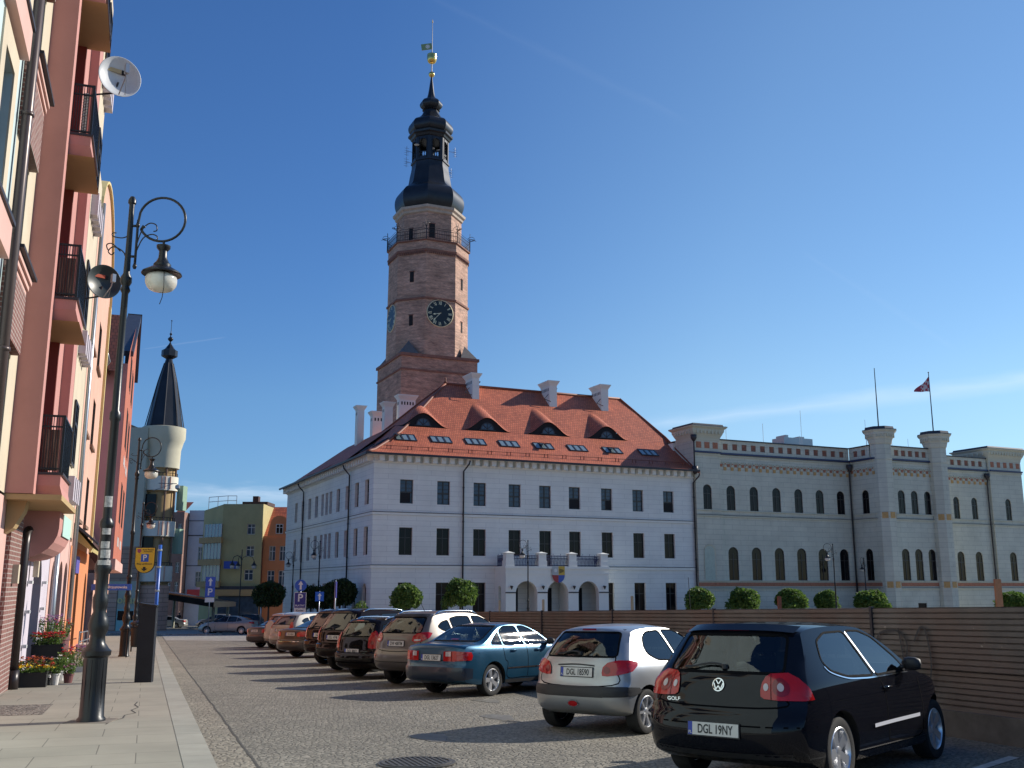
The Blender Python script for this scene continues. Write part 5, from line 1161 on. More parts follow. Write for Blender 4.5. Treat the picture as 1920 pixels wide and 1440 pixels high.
mb = MB(); N = 12; pts = [(-1.6,7.6)]+[(-.15-1.1*cos(pi*k/N), 9.2+.95*sin(pi*k/N)) for k in range(N+1)]+[(1.3,7.6)]
mb.add([(x,-.05,z) for x,z in pts], [tuple(range(len(pts)))[::-1]]); mb.obj('gable', M['orange'], og); window(og, (-.55,-.06), (1,0), .45, 7.9, .9, 1.2, .0, 'two', 'frame_white')
mb = MB(); mb.add([(-2.1,0,7.4),(3.4,0,7.4),(3.4,5,11.6),(-2.1,5,11.6)], [(0,1,2,3)]); q = mb.obj('roof', M['tiles'], og); uvmesh(q.data, lambda c: (c.x, c.z*1.3))
mb = MB()
for x in (-2.1, 1.75): mb.piece().tube([(x,-.2,7.2),(x,-.2,-3.6)], .09, 6)
mb.obj('downpipe', M['tiles_dark'], og)
wh = shouse('apartment_block', 'pale blue-grey flats seen between the turret and the olive block', -48.2, -45.6, 150, -5, 12.6, 10, plaster('blue white render', (.52,.56,.62)), [(-46.6,-45.9,5.2,7.2),(-46.8,-46.0,1.4,3.6)])
mb = MB(); mb.box(-1.3,1.3,-.06,-.002,8.8,8.95); mb.box(-1.3,1.3,-.06,-.002,4.4,4.5); mb.box(-1.3,1.3,-.06,-.002,11,11.1); mb.obj('string_course', M['lead'], wh)
q = thing('sign', 'red shop sign under the pale blue-grey flats', 'sign', (-46.5, 149.6, 0)); mb = MB(); mb.box(-1.2,1.2,-.1,.1,-.7,1.0); mb.obj('panel', paint('red sign', (.50,.04,.04), .5), q)
br = shouse('apartment_block', 'brown brick flats behind the round turret', -54, -48.3, 148, -5, 12.2, 10, brickmat('brown brick', (.30,.16,.12), (.25,.13,.10), (.3,.25,.22), .3, .1, .01), [(-50.3,-49.7,z,z+1.5) for z in (.6,3.4,6.2,9.0)]+[(-49.2,-48.6,z,z+1.5) for z in (.6,3.4,6.2,9.0)])
mb = MB(); mb.add([(1.6,0,12.2),(2.85,0,12.2),(2.85,4,14),(1.6,4,14)], [(0,1,2,3)]); mb.obj('roof', M['tiles'], br)
# market canopy
cn = thing('canopy', 'low canopy with a red-edged dark roof over parked cars', 'canopy', (-38, 108, gz(0,108)))
mb = MB(); mb.add([(-3.0,0,4.35),(6.9,-1.5,3.0),(6.9,7,2.8),(-3.0,9,4.2),(-3.0,0,3.85),(6.9,-1.5,2.35),(6.9,7,2.3),(-3.0,9,3.8)], [(0,1,2,3),(4,5,1,0),(5,6,2,1),(7,6,5,4),(7,4,0,3)]); mb.obj('roof', M['slate'], cn)
mb = MB(); mb.tube([(-3.0,-.05,4.38),(6.9,-1.55,3.13)], .09, 5); mb.obj('edge_trim', M['orange'], cn)
for x in (-2.2, .3, 6.3):
    for y in (.5, 6): mb = MB(); mb.lathe([(.17,0),(.17,2.5+(.9 if x < 1 else 0))], 8, (x, y, 0)); mb.obj('column', M['greygreen'], cn)
# hill of trees glimpsed at the far right
# ================================================================== STREET FURNITURE
def lamp_parts(root, rings=1, mirror=False):
    s = -1 if mirror else 1
    H0 = .0
    b = MB(); b.lathe([(.19,0),(.19,.04),(.165,.07),(.155,.5),(.16,.88),(.195,.91),(.20,.97),(.165,1.0),(.11,1.08),(.10,1.18),(.135,1.26),(.14,1.34),(.125,1.42),(.085,1.52),(.10,1.58),(.105,1.66),(.105,1.72),(.085,1.78),(.085,2.05),(.115,2.1),(.115,2.18),(.085,2.25),(.075,2.7),(.10,2.74),(.10,2.80),(.07,2.86)], 24)
    for k in range(12): a = k*pi/6; b.tube([(.157*cos(a),.157*sin(a),.10),(.158*cos(a),.158*sin(a),.86)], .006, 4)
    base = b.obj('base', M['iron'], root, angle=40)
    p = MB(); p.lathe([(.065,2.8),(.062,4.3),(.08,4.33),(.08,4.43),(.058,4.47),(.048,6.3),(.075,6.35),(.055,6.42),(.085,6.48),(.085,6.55),(.05,6.62),(.045,6.9),(.04,7.75),(.06,7.77),(.06,7.82),(.03,7.88)], 16); p.obj('pole', M['iron'], root, angle=40)
    a = MB(); ring = [(s*(.47+.35*cos(t)), 0, 7.52+.36*sin(t)) for t in [pi*.97-k*pi/16 for k in range(0, 30)]]
    ring = [(s*.11,0,6.8),(s*.11,0,7.2),(s*.11,0,7.42)]+ring[1:]
    a.tube(ring, .020, 8)
    e = ring[-1]; a.tube([e, (e[0]+s*.03,0,e[2]+.06), (e[0]+s*.06,0,e[2]+.03)], .016, 6)
    a.tube([(s*.11,0,6.75),(s*.11,0,7.5)], .018, 8); a.tube([(0,0,7.4),(s*.11,0,7.4)], .02, 6); a.tube([(0,0,6.9),(s*.11,0,6.9)], .02, 6); a.lathe([(.02,0),(.035,.04),(.02,.09)], 8, (s*.11,0,6.7)); a.lathe([(.02,0),(.035,.04),(.02,.09)], 8, (s*.11,0,7.37))
    def curl(pts): a.tube(spl([tuple(p_) for p_ in pts], 5), .010, 5)
    curl([(s*.12,0,7.12),(s*.18,0,7.34),(s*.28,0,7.45),(s*.38,0,7.43),(s*.40,0,7.34),(s*.35,0,7.32)]); curl([(s*.12,0,7.0),(s*.2,0,7.2),(s*.32,0,7.27),(s*.41,0,7.24),(s*.41,0,7.17)])
    curl([(0,0,6.7),(-s*.06,0,6.95),(-s*.22,0,7.05),(-s*.30,0,6.98),(-s*.25,0,6.92),(-s*.21,0,6.96)]); curl([(0,0,7.25),(-s*.10,0,7.2),(-s*.24,0,7.22),(-s*.26,0,7.27),(-s*.2,0,7.28)]); curl([(-s*.12,0,6.98),(-s*.25,0,7.10),(-s*.33,0,7.08),(-s*.31,0,7.0)])
    a.obj('arm', M['iron'], root, smooth=True)
    lx = s*.52; n = MB(); n.tube([(lx,0,6.94),(lx,0,6.86)], .02, 6); n.lathe([(.05,6.86),(.105,6.84),(.10,6.79),(.06,6.73),(.065,6.6),(.095,6.52),(.13,6.47),(.13,6.43),(.17,6.40),(.29,6.31),(.30,6.28),(.29,6.27),(.16,6.34)], 20, (lx,0,0)); n.v = [(x, y, 7.17-(6.94-z)*.83) for x, y, z in n.v]; ln = n.obj('lantern', M['iron'], root, angle=35)
    g = MB(); g.lathe(spl([(.15,6.30),(.22,6.24),(.235,6.15),(.215,6.05),(.15,5.97),(.01,5.935)], 5), 20, (lx,0,0), cap=False); g.v = [(x, y, 7.17-(6.94-z)*.83) for x, y, z in g.v]; g.obj('globe', M['globe'], ln, smooth=True)
    return root
M['globe'] = paint('opal glass globe', (.60,.57,.50), .12, var=.15, vscale=5, spec=.6)
def lamp(X, Y, label, rz, group='ornate black street lamps', extra=False):
    return tag(link('street_lamp', None, None, (X, Y, gz(X, Y)+.06), rz), label, 'street lamp', group)
X, Y = S2W(-.62, 15.7)
L0 = lamp(X, Y, 'tall ornate black street lamp with stickers on its pole, nearest the camera', 0); L0.location.z = G(-.62, 15.7).z+.11; L0.rotation_euler = (0, 0, radians(5)); L0.scale = (1, 1, .985); lamp_parts(L0)
LSRC = L0
def lampcopy(X, Y, label, rz, sc=1.0):
    r = dup(LSRC, (X, Y, gz(X, Y)), rz, label, 'ornate black street lamps'); r.scale = (sc, sc, sc); return r
X, Y = S2W(-.64, 39.3); q = lampcopy(X, Y, 'ornate street lamp beside the hanging litter bin, second along the left pavement', 0); q.location.z += .11
X, Y = S2W(-.55, 62.5); q = lampcopy(X, Y, 'street lamp farthest along the left pavement, before the turret house', 0); q.location.z += .11
for (D, px, lab, rz, sc) in ((90, 893, 'lamp post before the white facade, left of the round-headed portal', radians(80), .97), (84, 989, 'lamp post standing directly in front of the portal arches', radians(160), .97),
    (105, 1282, 'lamp post near the right-hand end of the white facade', radians(10), .93), (86, 1543, 'lamp post with its globe against the cream building, left of two', radians(170), .95), (103, 1598, 'smaller lamp post against the cream building, right of two', radians(100), .92),
    (88, 611, 'lamp post in front of the white building\'s shaded left side, nearer the corner', radians(175), 1.0), (100, 564, 'lamp post at the far end of the white building\'s left side', radians(180), .97)):
    lampcopy((px-960)/(1870*.98+3)*D, D, lab, rz, sc)
t = thing('street_lamp', 'three-armed lamp post in front of the olive apartment block', 'street lamp', (-25.9, 97, gz(0, 97)), 0, 'ornate black street lamps')
m = MB(); m.lathe([(.2,0),(.2,.9),(.08,1.2),(.06,3),(.05,7.6),(.02,7.7)], 8); m.obj('pole', M['iron'], t)
for a in (0, 2.1, 4.2):
    m = MB(); m.tube([(.6*cos(a)+.6*cos(a)*cos(tt), .6*sin(a)+.6*sin(a)*cos(tt), 6.6+.5*sin(tt)) for tt in (pi, 2.4, 1.6, .8, 0)], .03, 5); m.obj('arm', M['iron'], t)
    m = MB(); m.lathe([(.04,6.6),(.1,6.4),(.3,6.15),(.1,6.16)], 10, (1.2*cos(a), 1.2*sin(a), 0)); q = m.obj('lantern', M['iron'], t); m = MB(); m.lathe([(.2,6.14),(.22,5.98),(.12,5.85),(.01,5.82)], 10, (1.2*cos(a), 1.2*sin(a), 0), cap=False); m.obj('globe', M['globe'], q, smooth=True)
# loose wire under the near lantern, stickers on the near pole
m = MB(); m.tube([(.58,-.12,6.66),(.62,-.24,6.56),(.63,-.24,6.36),(.60,-.18,6.2),(.56,-.15,6.1)], .006, 5); m.obj('loose_wire', M['iron'], L0)
m = MB()
for z, r, k, h in ((3.02,.07,0,.16),(2.62,.078,.2,.12),(2.42,.078,0,.10),(2.18,.117,.1,.07),(2.28,.09,.6,.12)):
    m.piece(); a0 = -pi/2+.35+k*.3
    n_ = 6
    for i in range(n_):
        a, b = a0-.8+1.6*i/n_, a0-.8+1.6*(i+1)/n_; rr = r+.004
        m.add([(rr*cos(a),rr*sin(a),z),(rr*cos(b),rr*sin(b),z),(rr*cos(b),rr*sin(b),z+h),(rr*cos(a),rr*sin(a),z+h)], [(0,1,2,3)])
m.obj('sticker', paint('weathered sticker', (.42,.40,.38), .6, var=.5, vscale=25), L0)
m = MB(); m.box(-.30,.30,-.26,.26,.0,.012); o = m.obj('ground_plate', M['patch'] if False else paint('lamp foot concrete', (.20,.17,.14), .9, var=.4, vscale=6), L0)
# parking meter slab with its blue pole and yellow sign
X, Y = S2W(.06, 24.35); pmz = gz(X, Y)+.11
t = thing('parking_meter', 'dark slab-shaped parking meter seen from behind on the pavement edge', 'parking meter', (X, Y, pmz), radians(6))
m = MB(); m.prism([(-.18,-.10),(.18,-.10),(.18,.10),(-.18,.10)], 0, 1.66); m.obj('housing', paint('dark blue-grey steel', (.018,.022,.030), .55, .3, var=.2), t)
m = MB(); m.add([(-.20,-.12,1.68),(.20,-.12,1.62),(.20,.12,1.62),(-.20,.12,1.68),(-.20,-.12,1.72),(.20,-.12,1.66),(.20,.12,1.66),(-.20,.12,1.72)], [(0,1,5,4),(1,2,6,5),(2,3,7,6),(3,0,4,7),(4,5,6,7),(3,2,1,0)]); m.obj('cap', M['iron'], t)
X2, Y2 = S2W(.22, 25.6)
t = thing('sign_post', 'bright blue pole carrying the yellow parking ticket sign', 'post', (X2, Y2, pmz), 0)
m = MB(); m.tube([(0,0,0),(0,0,3.05)], .045, 12); m.obj('pole', paint('blue enamel', (.02,.10,.42), .35), t, smooth=True)
m = MB()
for z in (2.9,2.5,1.95): m.piece().lathe([(.05,0),(.056,.01),(.056,.04),(.05,.05)], 12, (0,0,z))
m.obj('clamp', M['galv'], t)
yl = paint('yellow sign enamel', (.72,.42,.03), .45); bk = paint('black lettering', (.02,.02,.02), .5); bl = paint('blue sign enamel', (.015,.10,.48), .4); wt = paint('white sign enamel', (.72,.72,.70), .45)
t = thing('sign', 'yellow parking ticket sign with rounded bottom, a blue P and a black down arrow', 'sign', (X2-.33, Y2-.03, pmz), 0)
def arcs(cx_, cz_, r, a0, a1, n): return [(cx_+r*cos(a0+(a1-a0)*k/n), cz_+r*sin(a0+(a1-a0)*k/n)) for k in range(n+1)]
def plate(pts, y0, y1, mat, name, root):
    m = MB(); m.prism(pts, y0, y1, axis='y'); return m.obj(name, mat, root)
plate([(-.24,2.99),(.24,2.99)]+arcs(0,2.62,.24,0,-pi,14), -.012, .012, bk, 'backing', t)
plate([(-.225,2.975),(.225,2.975)]+arcs(0,2.62,.225,0,-pi,14), -.018, -.0125, yl, 'face', t)
plate([(-.09,2.83),(.09,2.83),(.09,2.65),(-.09,2.65)], -.022, -.0185, bl, 'parking_panel', t)
q = link('lettering', text_mesh('P', .19, wt), t, (0,-.025,2.74)); q.rotation_euler = (pi/2,0,0)
q = link('lettering', text_mesh('Bilety parkingowe', .052, bk), t, (0,-.021,2.60)); q.rotation_euler = (pi/2,0,0)
q = link('lettering', text_mesh('Strefa Płatnego\nParkowania', .045, bk), t, (.07,-.021,2.91)); q.rotation_euler = (pi/2,0,0)
plate([(-.19,2.95),(-.10,2.95),(-.10,2.89),(-.145,2.85),(-.19,2.89)], -.021, -.0185, paint('small crest', (.35,.06,.12), .5), 'crest', t)
plate([(-.03,2.53),(.03,2.53),(.03,2.49),(.075,2.49),(0,2.42),(-.075,2.49),(-.03,2.49)], -.021, -.0185, bk, 'arrow', t)
X3, Y3 = S2W(-.6, 39.0)
t = thing('sign', 'long blue street name plate fixed to the second lamp post', 'sign', (X3-.1, Y3-.25, gz(X3,Y3)), radians(4)); m = MB(); m.box(-1.15,.25,-.012,.012,2.42,2.64); m.obj('plate', bl, t); q = link('lettering', text_mesh('Brama Brzostowska', .13, wt), t, (-.42,-.016,2.53)); q.rotation_euler = (pi/2,0,0)
# litter bins by the second lamp
for i, (x, y, lab) in enumerate(((-.36, 38.6, 'black litter bin strapped to the second lamp post, nearer of two'), (-.28, 44.5, 'second black litter bin standing farther along the pavement'))):
    X, Y = S2W(x, y); t = thing('litter_bin', lab, 'litter bin', (X+.12, Y, gz(X, Y)+.11), radians(12))
    m = MB(); m.lathe([(.15,.35),(.19,.4),(.22,1.0),(.24,1.03),(.20,1.03),(.17,.45)], 16); m.obj('bucket', M['iron'], t, angle=30); m = MB(); m.tube([(-.3,0,1.0),(-.3,0,0)], .03, 8); m.tube([(-.3,0,.9),(-.2,0,.9)], .02, 6); m.obj('bracket', M['iron'], t)
    m = MB(); m.lathe([(.25,1.14),(.22,1.2),(.02,1.26)], 16); m.tube([(-.22,0,1.0),(-.22,0,1.17)], .015, 4); m.tube([(.22,0,1.0),(.22,0,1.17)], .015, 4); m.obj('lid', M['iron'], t)
# road signs
def post(root, h, r=.035): m = MB(); m.tube([(0,0,0),(0,0,h)], r, 8); m.obj('post', M['galv'], root, smooth=True)
def arrow_pts(cz_, s): return [(-.10*s,cz_-.42*s),(.10*s,cz_-.42*s),(.10*s,cz_+.08*s),(.26*s,cz_+.08*s),(0,cz_+.46*s),(-.26*s,cz_+.08*s),(-.10*s,cz_+.08*s)]
def psign(root, zc, w_, y=-.05, txt=None):
    plate([(-w_/2,zc-w_/2),(w_/2,zc-w_/2),(w_/2,zc+w_/2),(-w_/2,zc+w_/2)], y-.01, y+.01, bl, 'panel', root)
t = thing('road_sign', 'blue one-way arrow and parking sign on a thin post beside the silver car', 'road sign', (-24.3, 82.0, gz(0,82)), radians(8)); post(t, 4.6)
plate([(-.38,3.75),(.38,3.75),(.38,4.55),(-.38,4.55)], -.07, -.04, bl, 'panel', t); plate(arrow_pts(4.15,.72), -.075, -.0705, wt, 'arrow', t)
plate([(-.38,2.95),(.38,2.95),(.38,3.72),(-.38,3.72)], -.07, -.04, bl, 'panel', t); q = link('lettering', text_mesh('P', .78, wt), t, (0,-.075,3.33)); q.rotation_euler = (pi/2,0,0)
plate([(-.36,2.55),(.36,2.55),(.36,2.9),(-.36,2.9)], -.07, -.04, wt, 'supplementary_plate', t)
t = thing('road_sign', 'round blue arrow sign above a dark blue paid parking sign with white plate', 'road sign', (-12.45, 60.0, gz(0,60)), radians(6)); post(t, 3.6)
plate(arcs(0,3.25,.34,0,2*pi,28)[:-1], -.07, -.04, bl, 'disc', t); plate(arrow_pts(3.25,.56), -.075, -.0705, wt, 'arrow', t)
dkb = paint('dark blue sign enamel', (.03,.03,.22), .4)
plate([(-.34,1.95),(.34,1.95),(.34,2.85),(-.34,2.85)], -.07, -.04, wt, 'panel_rim', t); plate([(-.32,1.97),(.32,1.97),(.32,2.83),(-.32,2.83)], -.076, -.0705, dkb, 'panel', t)
q = link('lettering', text_mesh('P', .62, wt), t, (0,-.08,2.52)); q.rotation_euler = (pi/2,0,0); q = link('lettering', text_mesh('PŁATNY', .15, wt), t, (0,-.08,2.09)); q.rotation_euler = (pi/2,0,0)
plate([(-.33,1.7),(.33,1.7),(.33,1.93),(-.33,1.93)], -.07, -.04, wt, 'supplementary_plate', t); q = link('lettering', text_mesh('Koniec', .15, bk), t, (0,-.075,1.81)); q.rotation_euler = (pi/2,0,0)
t = thing('road_sign', 'small square blue arrow sign in front of the dark clipped trees', 'road sign', (-13.6, 72, gz(0,72)), radians(20)); post(t, 3.2)
plate([(-.3,2.5),(.3,2.5),(.3,3.15),(-.3,3.15)], -.07, -.04, bl, 'panel', t); plate(arrow_pts(2.82,.55), -.075, -.0705, wt, 'arrow', t)
t = thing('road_sign', 'edge-on blue sign on a pale post above the parked estate cars', 'road sign', (-11.1, 64, gz(0,64)), radians(96)); post(t, 3.7, .05)
plate([(-.45,2.6),(.45,2.6),(.45,3.6),(-.45,3.6)], -.07, -.04, dkb, 'panel', t)
t = thing('post', 'plain grey post at the left end of the white building', 'post', (-21.6, 88, gz(0,88))); post(t, 3.3, .07)
# wooden stakes and rebar behind the fence
for i, (px, top, X, Y, w_, lab, c) in enumerate(((0,0,7.3,62,.14,'pale wooden stake before the white wall, between the two right ground-floor windows',(.42,.34,.22)),(0,0,1.9,62,.12,'short timber stake before the portal\'s middle pier',(.42,.34,.22)),(0,0,-.75,62,.10,'slim timber stake left of the portal arches',(.40,.33,.22)),
    (0,0,12.05,46,.16,'rust-brown stake between the two left-hand dome bushes on the right',(.20,.07,.04)),(0,0,25.3,53,.42,'broad rust-orange stake at the far right, before the last dome bush',(.50,.22,.10)))):
    h = (2.65, 2.45, 2.4, 2.35, 3.35)[i]; o = thing('stake', lab, 'stake', (X, Y, gz(X, Y)), radians(20)); m = MB(); m.box(-w_/2,w_/2,-.05,.05,0,h); m.box(-w_/2+.01,w_/2-.01,-.04,.04,h,h+.03); m.obj('board', paint('stake wood', c, .85, var=.2, vscale=4), o)
o = tag(MB().tube([(0,0,0),(0,.05,1.5),(-.05,.05,3.0)], .012, 5).obj('rod', M['pipe'], loc=(7.0,40,gz(0,40))), 'thin leaning steel rod behind the fence near the white wall', 'rod')
# ------------------------------------------------------------------ site fence
FX = 10.1
m_, t_, b_ = nmat('weathered corrugated sheet'); src_ = vec_src(t_, 'obj')
c_ = varied(t_, (.155,.128,.112), .35, 1.1, src_)
nz_3 = mk(t_, 'ShaderNodeTexNoise', Scale=.8, Detail=3.0); t_.links.new(src_, nz_3.inputs[0]); cr_ = mk(t_, 'ShaderNodeValToRGB'); t_.links.new(nz_3.outputs[0], cr_.inputs[0])
cr_.color_ramp.elements[0].position = .45; cr_.color_ramp.elements[0].color = (0,0,0,1); cr_.color_ramp.elements[1].position = .6; cr_.color_ramp.elements[1].color = (.6,.6,.6,1)
mx_ = mk(t_, 'ShaderNodeMixRGB'); t_.links.new(cr_.outputs[0], mx_.inputs[0]); t_.links.new(c_, mx_.inputs[1]); mx_.inputs[2].default_value = (.15,.09,.07,1)
nz_4 = mk(t_, 'ShaderNodeTexNoise', Scale=9.0, Detail=2.0); t_.links.new(src_, nz_4.inputs[0]); cr2 = mk(t_, 'ShaderNodeValToRGB'); t_.links.new(nz_4.outputs[0], cr2.inputs[0])
cr2.color_ramp.elements[0].position = .72; cr2.color_ramp.elements[0].color = (0,0,0,1); cr2.color_ramp.elements[1].position = .76; cr2.color_ramp.elements[1].color = (1,1,1,1)
mx2_ = mk(t_, 'ShaderNodeMixRGB'); t_.links.new(cr2.outputs[0], mx2_.inputs[0]); t_.links.new(mx_.outputs[0], mx2_.inputs[1]); mx2_.inputs[2].default_value = (.33,.27,.22,1)
t_.links.new(mx2_.outputs[0], b_.inputs['Base Color']); b_.inputs['Roughness'].default_value = .62
M['fence'] = m_
X, Y = S2W(FX, 9); fn = thing('fence', 'rusty brown corrugated sheet fence enclosing the building site', 'fence', (X, Y, gz(X, Y)), BS)
def fzs(y): return G(FX, y).z
pitch = 4.45; ys = [-9.5+pitch*k+4.14 for k in range(-1, 18)]
for k, (ya, yb) in enumerate(zip(ys, ys[1:])):
    sh = MB(); rows = []; z = .22; top = 1.66
    prof = []
    n_r = 18; hh = (top-.32)/n_r
    for r_ in range(n_r):
        zz = .32+r_*hh; off_ = 0 if r_ >= 7 else .04
        prof += [(off_, zz), (off_-.010, zz+hh*.15), (off_-.010, zz+hh*.80), (off_+.016, zz+hh*.88), (off_+.016, zz+hh*.96)]
    prof.append((0, top))
    jit = random.uniform(-.012, .012); vs = []
    for y in (ya+.015, yb-.015):
        for x, z in prof: w_ = G(FX, y); vs.append((x+jit, y, w_.z+z+random.uniform(-.004,.004)))
    n_ = len(prof); sh.add(vs, [(i, i+1, i+1+n_, i+n_) for i in range(n_-1)])
    o_ = X; 
    sh.v = [(x-0, y-9, z-fn.location.z) for x, y, z in sh.v]; sh.obj('sheet', M['fence'], fn)
    p_ = MB(); w_ = G(FX, yb).z-fn.location.z; p_.box(-.03,.03,yb-9-.025,yb-9+.025,w_+.0,w_+1.68); p_.obj('post', M['pipe'], fn)
pl = MB()
for ya, yb in zip(ys, ys[1:]):
    za, zb = fzs(ya)-fn.location.z, fzs(yb)-fn.location.z
    pl.piece(); pl.add([(-.06,ya-9,za-.1),(.10,ya-9,za-.1),(.10,yb-9,zb-.1),(-.06,yb-9,zb-.1),(-.06,ya-9,za+.33),(.10,ya-9,za+.33),(.10,yb-9,zb+.33),(-.06,yb-9,zb+.33)], [(0,1,5,4),(1,2,6,5),(2,3,7,6),(3,0,4,7),(4,5,6,7)])
pl.obj('concrete_base', paint('dirty concrete', (.13,.105,.09), .95, var=.4, vscale=2), fn)
gr = MB()                                   # sprayed scrawl on the sheets, right of the black car
def scr(pts):
    P_ = spl(pts, 4)
    for (a, b), (c, d) in zip(P_, P_[1:]):
        w1 = G(FX, a).z-fn.location.z; dd = Vector((c-a, d-b)); 
        if dd.length < 1e-5: continue
        nn = Vector((-dd.y, dd.x)).normalized()*.016
        gr.add([(-.045,a-9+nn.x,w1+b+nn.y),(-.045,a-9-nn.x,w1+b-nn.y),(-.045,c-9-nn.x,w1+d-nn.y),(-.045,c-9+nn.x,w1+d+nn.y)], [(0,1,2,3)])
scr([(12.3,1.15),(12.25,1.3),(11.9,1.35),(11.7,1.2),(11.75,.95),(12.0,.85)]); scr([(11.85,1.38),(11.8,1.1),(11.75,.75)]); scr([(11.55,1.2),(11.4,1.4),(11.3,1.3),(11.25,.9),(11.35,.6),(11.6,.55)])
gr.obj('graffiti', paint('black spray paint', (.05,.045,.045), .7), fn)
# ------------------------------------------------------------------ clipped trees
def leafmat(name, c, c2):
    m, t, b = nmat(name); gi = mk(t, 'ShaderNodeNewGeometry'); cr = mk(t, 'ShaderNodeMixRGB'); t.links.new(gi.outputs['Random Per Island'], cr.inputs[0])
    cr.inputs[1].default_value = rgb(c); cr.inputs[2].default_value = rgb(c2); t.links.new(cr.outputs[0], b.inputs['Base Color']); b.inputs['Roughness'].default_value = .6
    tr_ = mk(t, 'ShaderNodeBsdfTranslucent'); t.links.new(cr.outputs[0], tr_.inputs[0]); mxs = mk(t, 'ShaderNodeMixShader'); mxs.inputs[0].default_value = .45
    t.links.new(b.outputs[0], mxs.inputs[1]); t.links.new(tr_.outputs[0], mxs.inputs[2]); t.links.new(mxs.outputs[0], t.nodes['Material Output'].inputs[0]); return m
M['leaf_d'] = leafmat('dark leaves', (.018,.035,.010), (.045,.085,.02)); M['leaf_y'] = leafmat('fresh green leaves', (.05,.11,.02), (.13,.20,.035)); M['leaf_m'] = leafmat('mid green leaves', (.05,.11,.02), (.17,.26,.05))
M['bark'] = paint('bark', (.07,.055,.04), .9, var=.3, vscale=6)
def crown(rx, rz_, cz_, n, leaf, seed, flat=0.0, rough=.14):
    rnd = random.Random(seed); m = MB()
    lumps = [(Vector((rnd.gauss(0,1), rnd.gauss(0,1), rnd.gauss(0,1))).normalized(), rnd.uniform(-1, 1)) for _ in range(26)]
    for i in range(n):
        d = Vector((rnd.gauss(0,1), rnd.gauss(0,1), rnd.gauss(0,1))).normalized()
        if flat and d.z < -flat: d.z = -flat*rnd.random(); 
        bump = sum(s*max(0, d.dot(l)-.75)*4 for l, s in lumps)
        r = (rnd.random()**.22)*(1+rough*bump)+(.12*rnd.random() if rnd.random() < .12 else 0); p = Vector((d.x*rx*r, d.y*rx*r, cz_+d.z*rz_*r))
        a = Vector((rnd.gauss(0,1), rnd.gauss(0,1), rnd.gauss(0,1))).normalized(); a = (a+d*.3).normalized(); u = a.cross(Vector((rnd.gauss(0,1), rnd.gauss(0,1), rnd.gauss(0,1)))).normalized(); v = a.cross(u); s = leaf*rnd.uniform(.6, 1.3)
        m.add([p-u*s*.5, p+v*s*.28, p+u*s*.6, p-v*s*.28], [(0,1,2,3)])
    return m
def trunk(h, r, cz_, rx):
    m = MB(); m.tube([(0,0,0),(.02,0,h*.5),(0,.02,h)], [r*1.2, r, r*.8], 8)
    for a in (0, 1.3, 2.6, 3.9, 5.2): m.tube([(0,0,h*.9),(.35*rx*cos(a),.35*rx*sin(a),h+.2*rx),(.6*rx*cos(a),.6*rx*sin(a),cz_+.1)], [r*.5, r*.3, .01], 5)
    return m
def tree(name, X, Y, label, cat, group, cm, tm, lm, sc=(1,1,1), rz=0):
    o = thing(name, label, cat, (X, Y, gz(X, Y)), rz, group); o.scale = sc; link('crown', cm, o); 
    if tm: link('trunk', tm, o)
    return o
dm = crown(1.15, 1.08, 2.95, 4600, .24, 3, .75, .2).mesh('crown', M['leaf_m']); tmm = trunk(2.2, .07, 2.9, 1.1).mesh('trunk', M['bark'])
def at_hall(u, v): return H2W(u, v)
for i, (u, v, r_, ht, lab) in enumerate(((1.15,-6,1.0,4.0,'round clipped tree before the first ground-floor windows of the white building'),(5.7,-6,1.12,4.45,'larger round clipped tree just left of the portal lamp post'))):
    X, Y = at_hall(u, v); tree('clipped_tree', X, Y, lab, 'tree', 'ball-clipped trees in front of the white building', dm, tmm, None, (r_*1.02, r_*1.02, ht/4.1), i)
domes = [(28.6,'first dome-clipped tree right of the white building\'s downpipe'),(33.5,'second dome-clipped tree from the left above the fence'),(38.8,'third dome-clipped tree, right of the rust-brown stake'),(43.2,'smaller dome-clipped tree with a lamp post rising through it'),(48.7,'wide dome-clipped tree beside the left octagonal turret'),(68.3,'dome-clipped tree at the far right edge, by the orange stake')]
for i, (u, lab) in enumerate(domes):
    X, Y = at_hall(u, -6); s = (1.1,1.28,1.25,.98,1.5,1.45)[i]; tree('clipped_tree', X, Y, lab, 'tree', 'dome-clipped trees in front of the cream building', dm, tmm, None, (s, s, (.98,.98,.98,.95,.97,.98)[i]), i*1.1)
dk = crown(1.35, 1.25, 3.2, 5200, .2, 9, .8).mesh('crown', M['leaf_d']); tk = trunk(2.4, .09, 3.1, 1.2).mesh('trunk', M['bark'])
for i, (X, Y, s, lab) in enumerate(((-20.5,86,1.0,'dark ball-clipped tree standing alone before the orange gabled house'),(-17.3,88,.8,'smallest dark ball-clipped tree beside the paid parking sign'),(-16.1,88,.88,'middle dark ball-clipped tree behind the small arrow sign'),(-14.6,86.5,1.08,'largest dark ball-clipped tree by the white building\'s corner'))):
    tree('clipped_tree', X, Y, lab, 'tree', 'dark ball-clipped trees beside the white building', dk, tk, None, (s,s,(1.0,.93,.93,1.05)[i]), i*2)
X, Y = -11.6, 78; by = crown(.75, .7, 1.1, 1500, .15, 21).mesh('crown', M['leaf_y']); sm_ = trunk(.9, .04, 1.0, .6).mesh('trunk', M['bark']); tree('bush', X, Y, 'small yellow-green bush at the corner of the white building', 'bush', None, by, sm_, None, (1,1,1.35))
ft = crown(6, 7, 9, 3500, .7, 33, rough=.3).mesh('crown', M['leaf_m']); ftt = trunk(6, .35, 8, 4).mesh('trunk', M['bark']); X, Y = H2W(92, 18); tree('tree', X, Y, 'leafy tree just showing past the right end of the cream building', 'tree', None, ft, ftt, None)
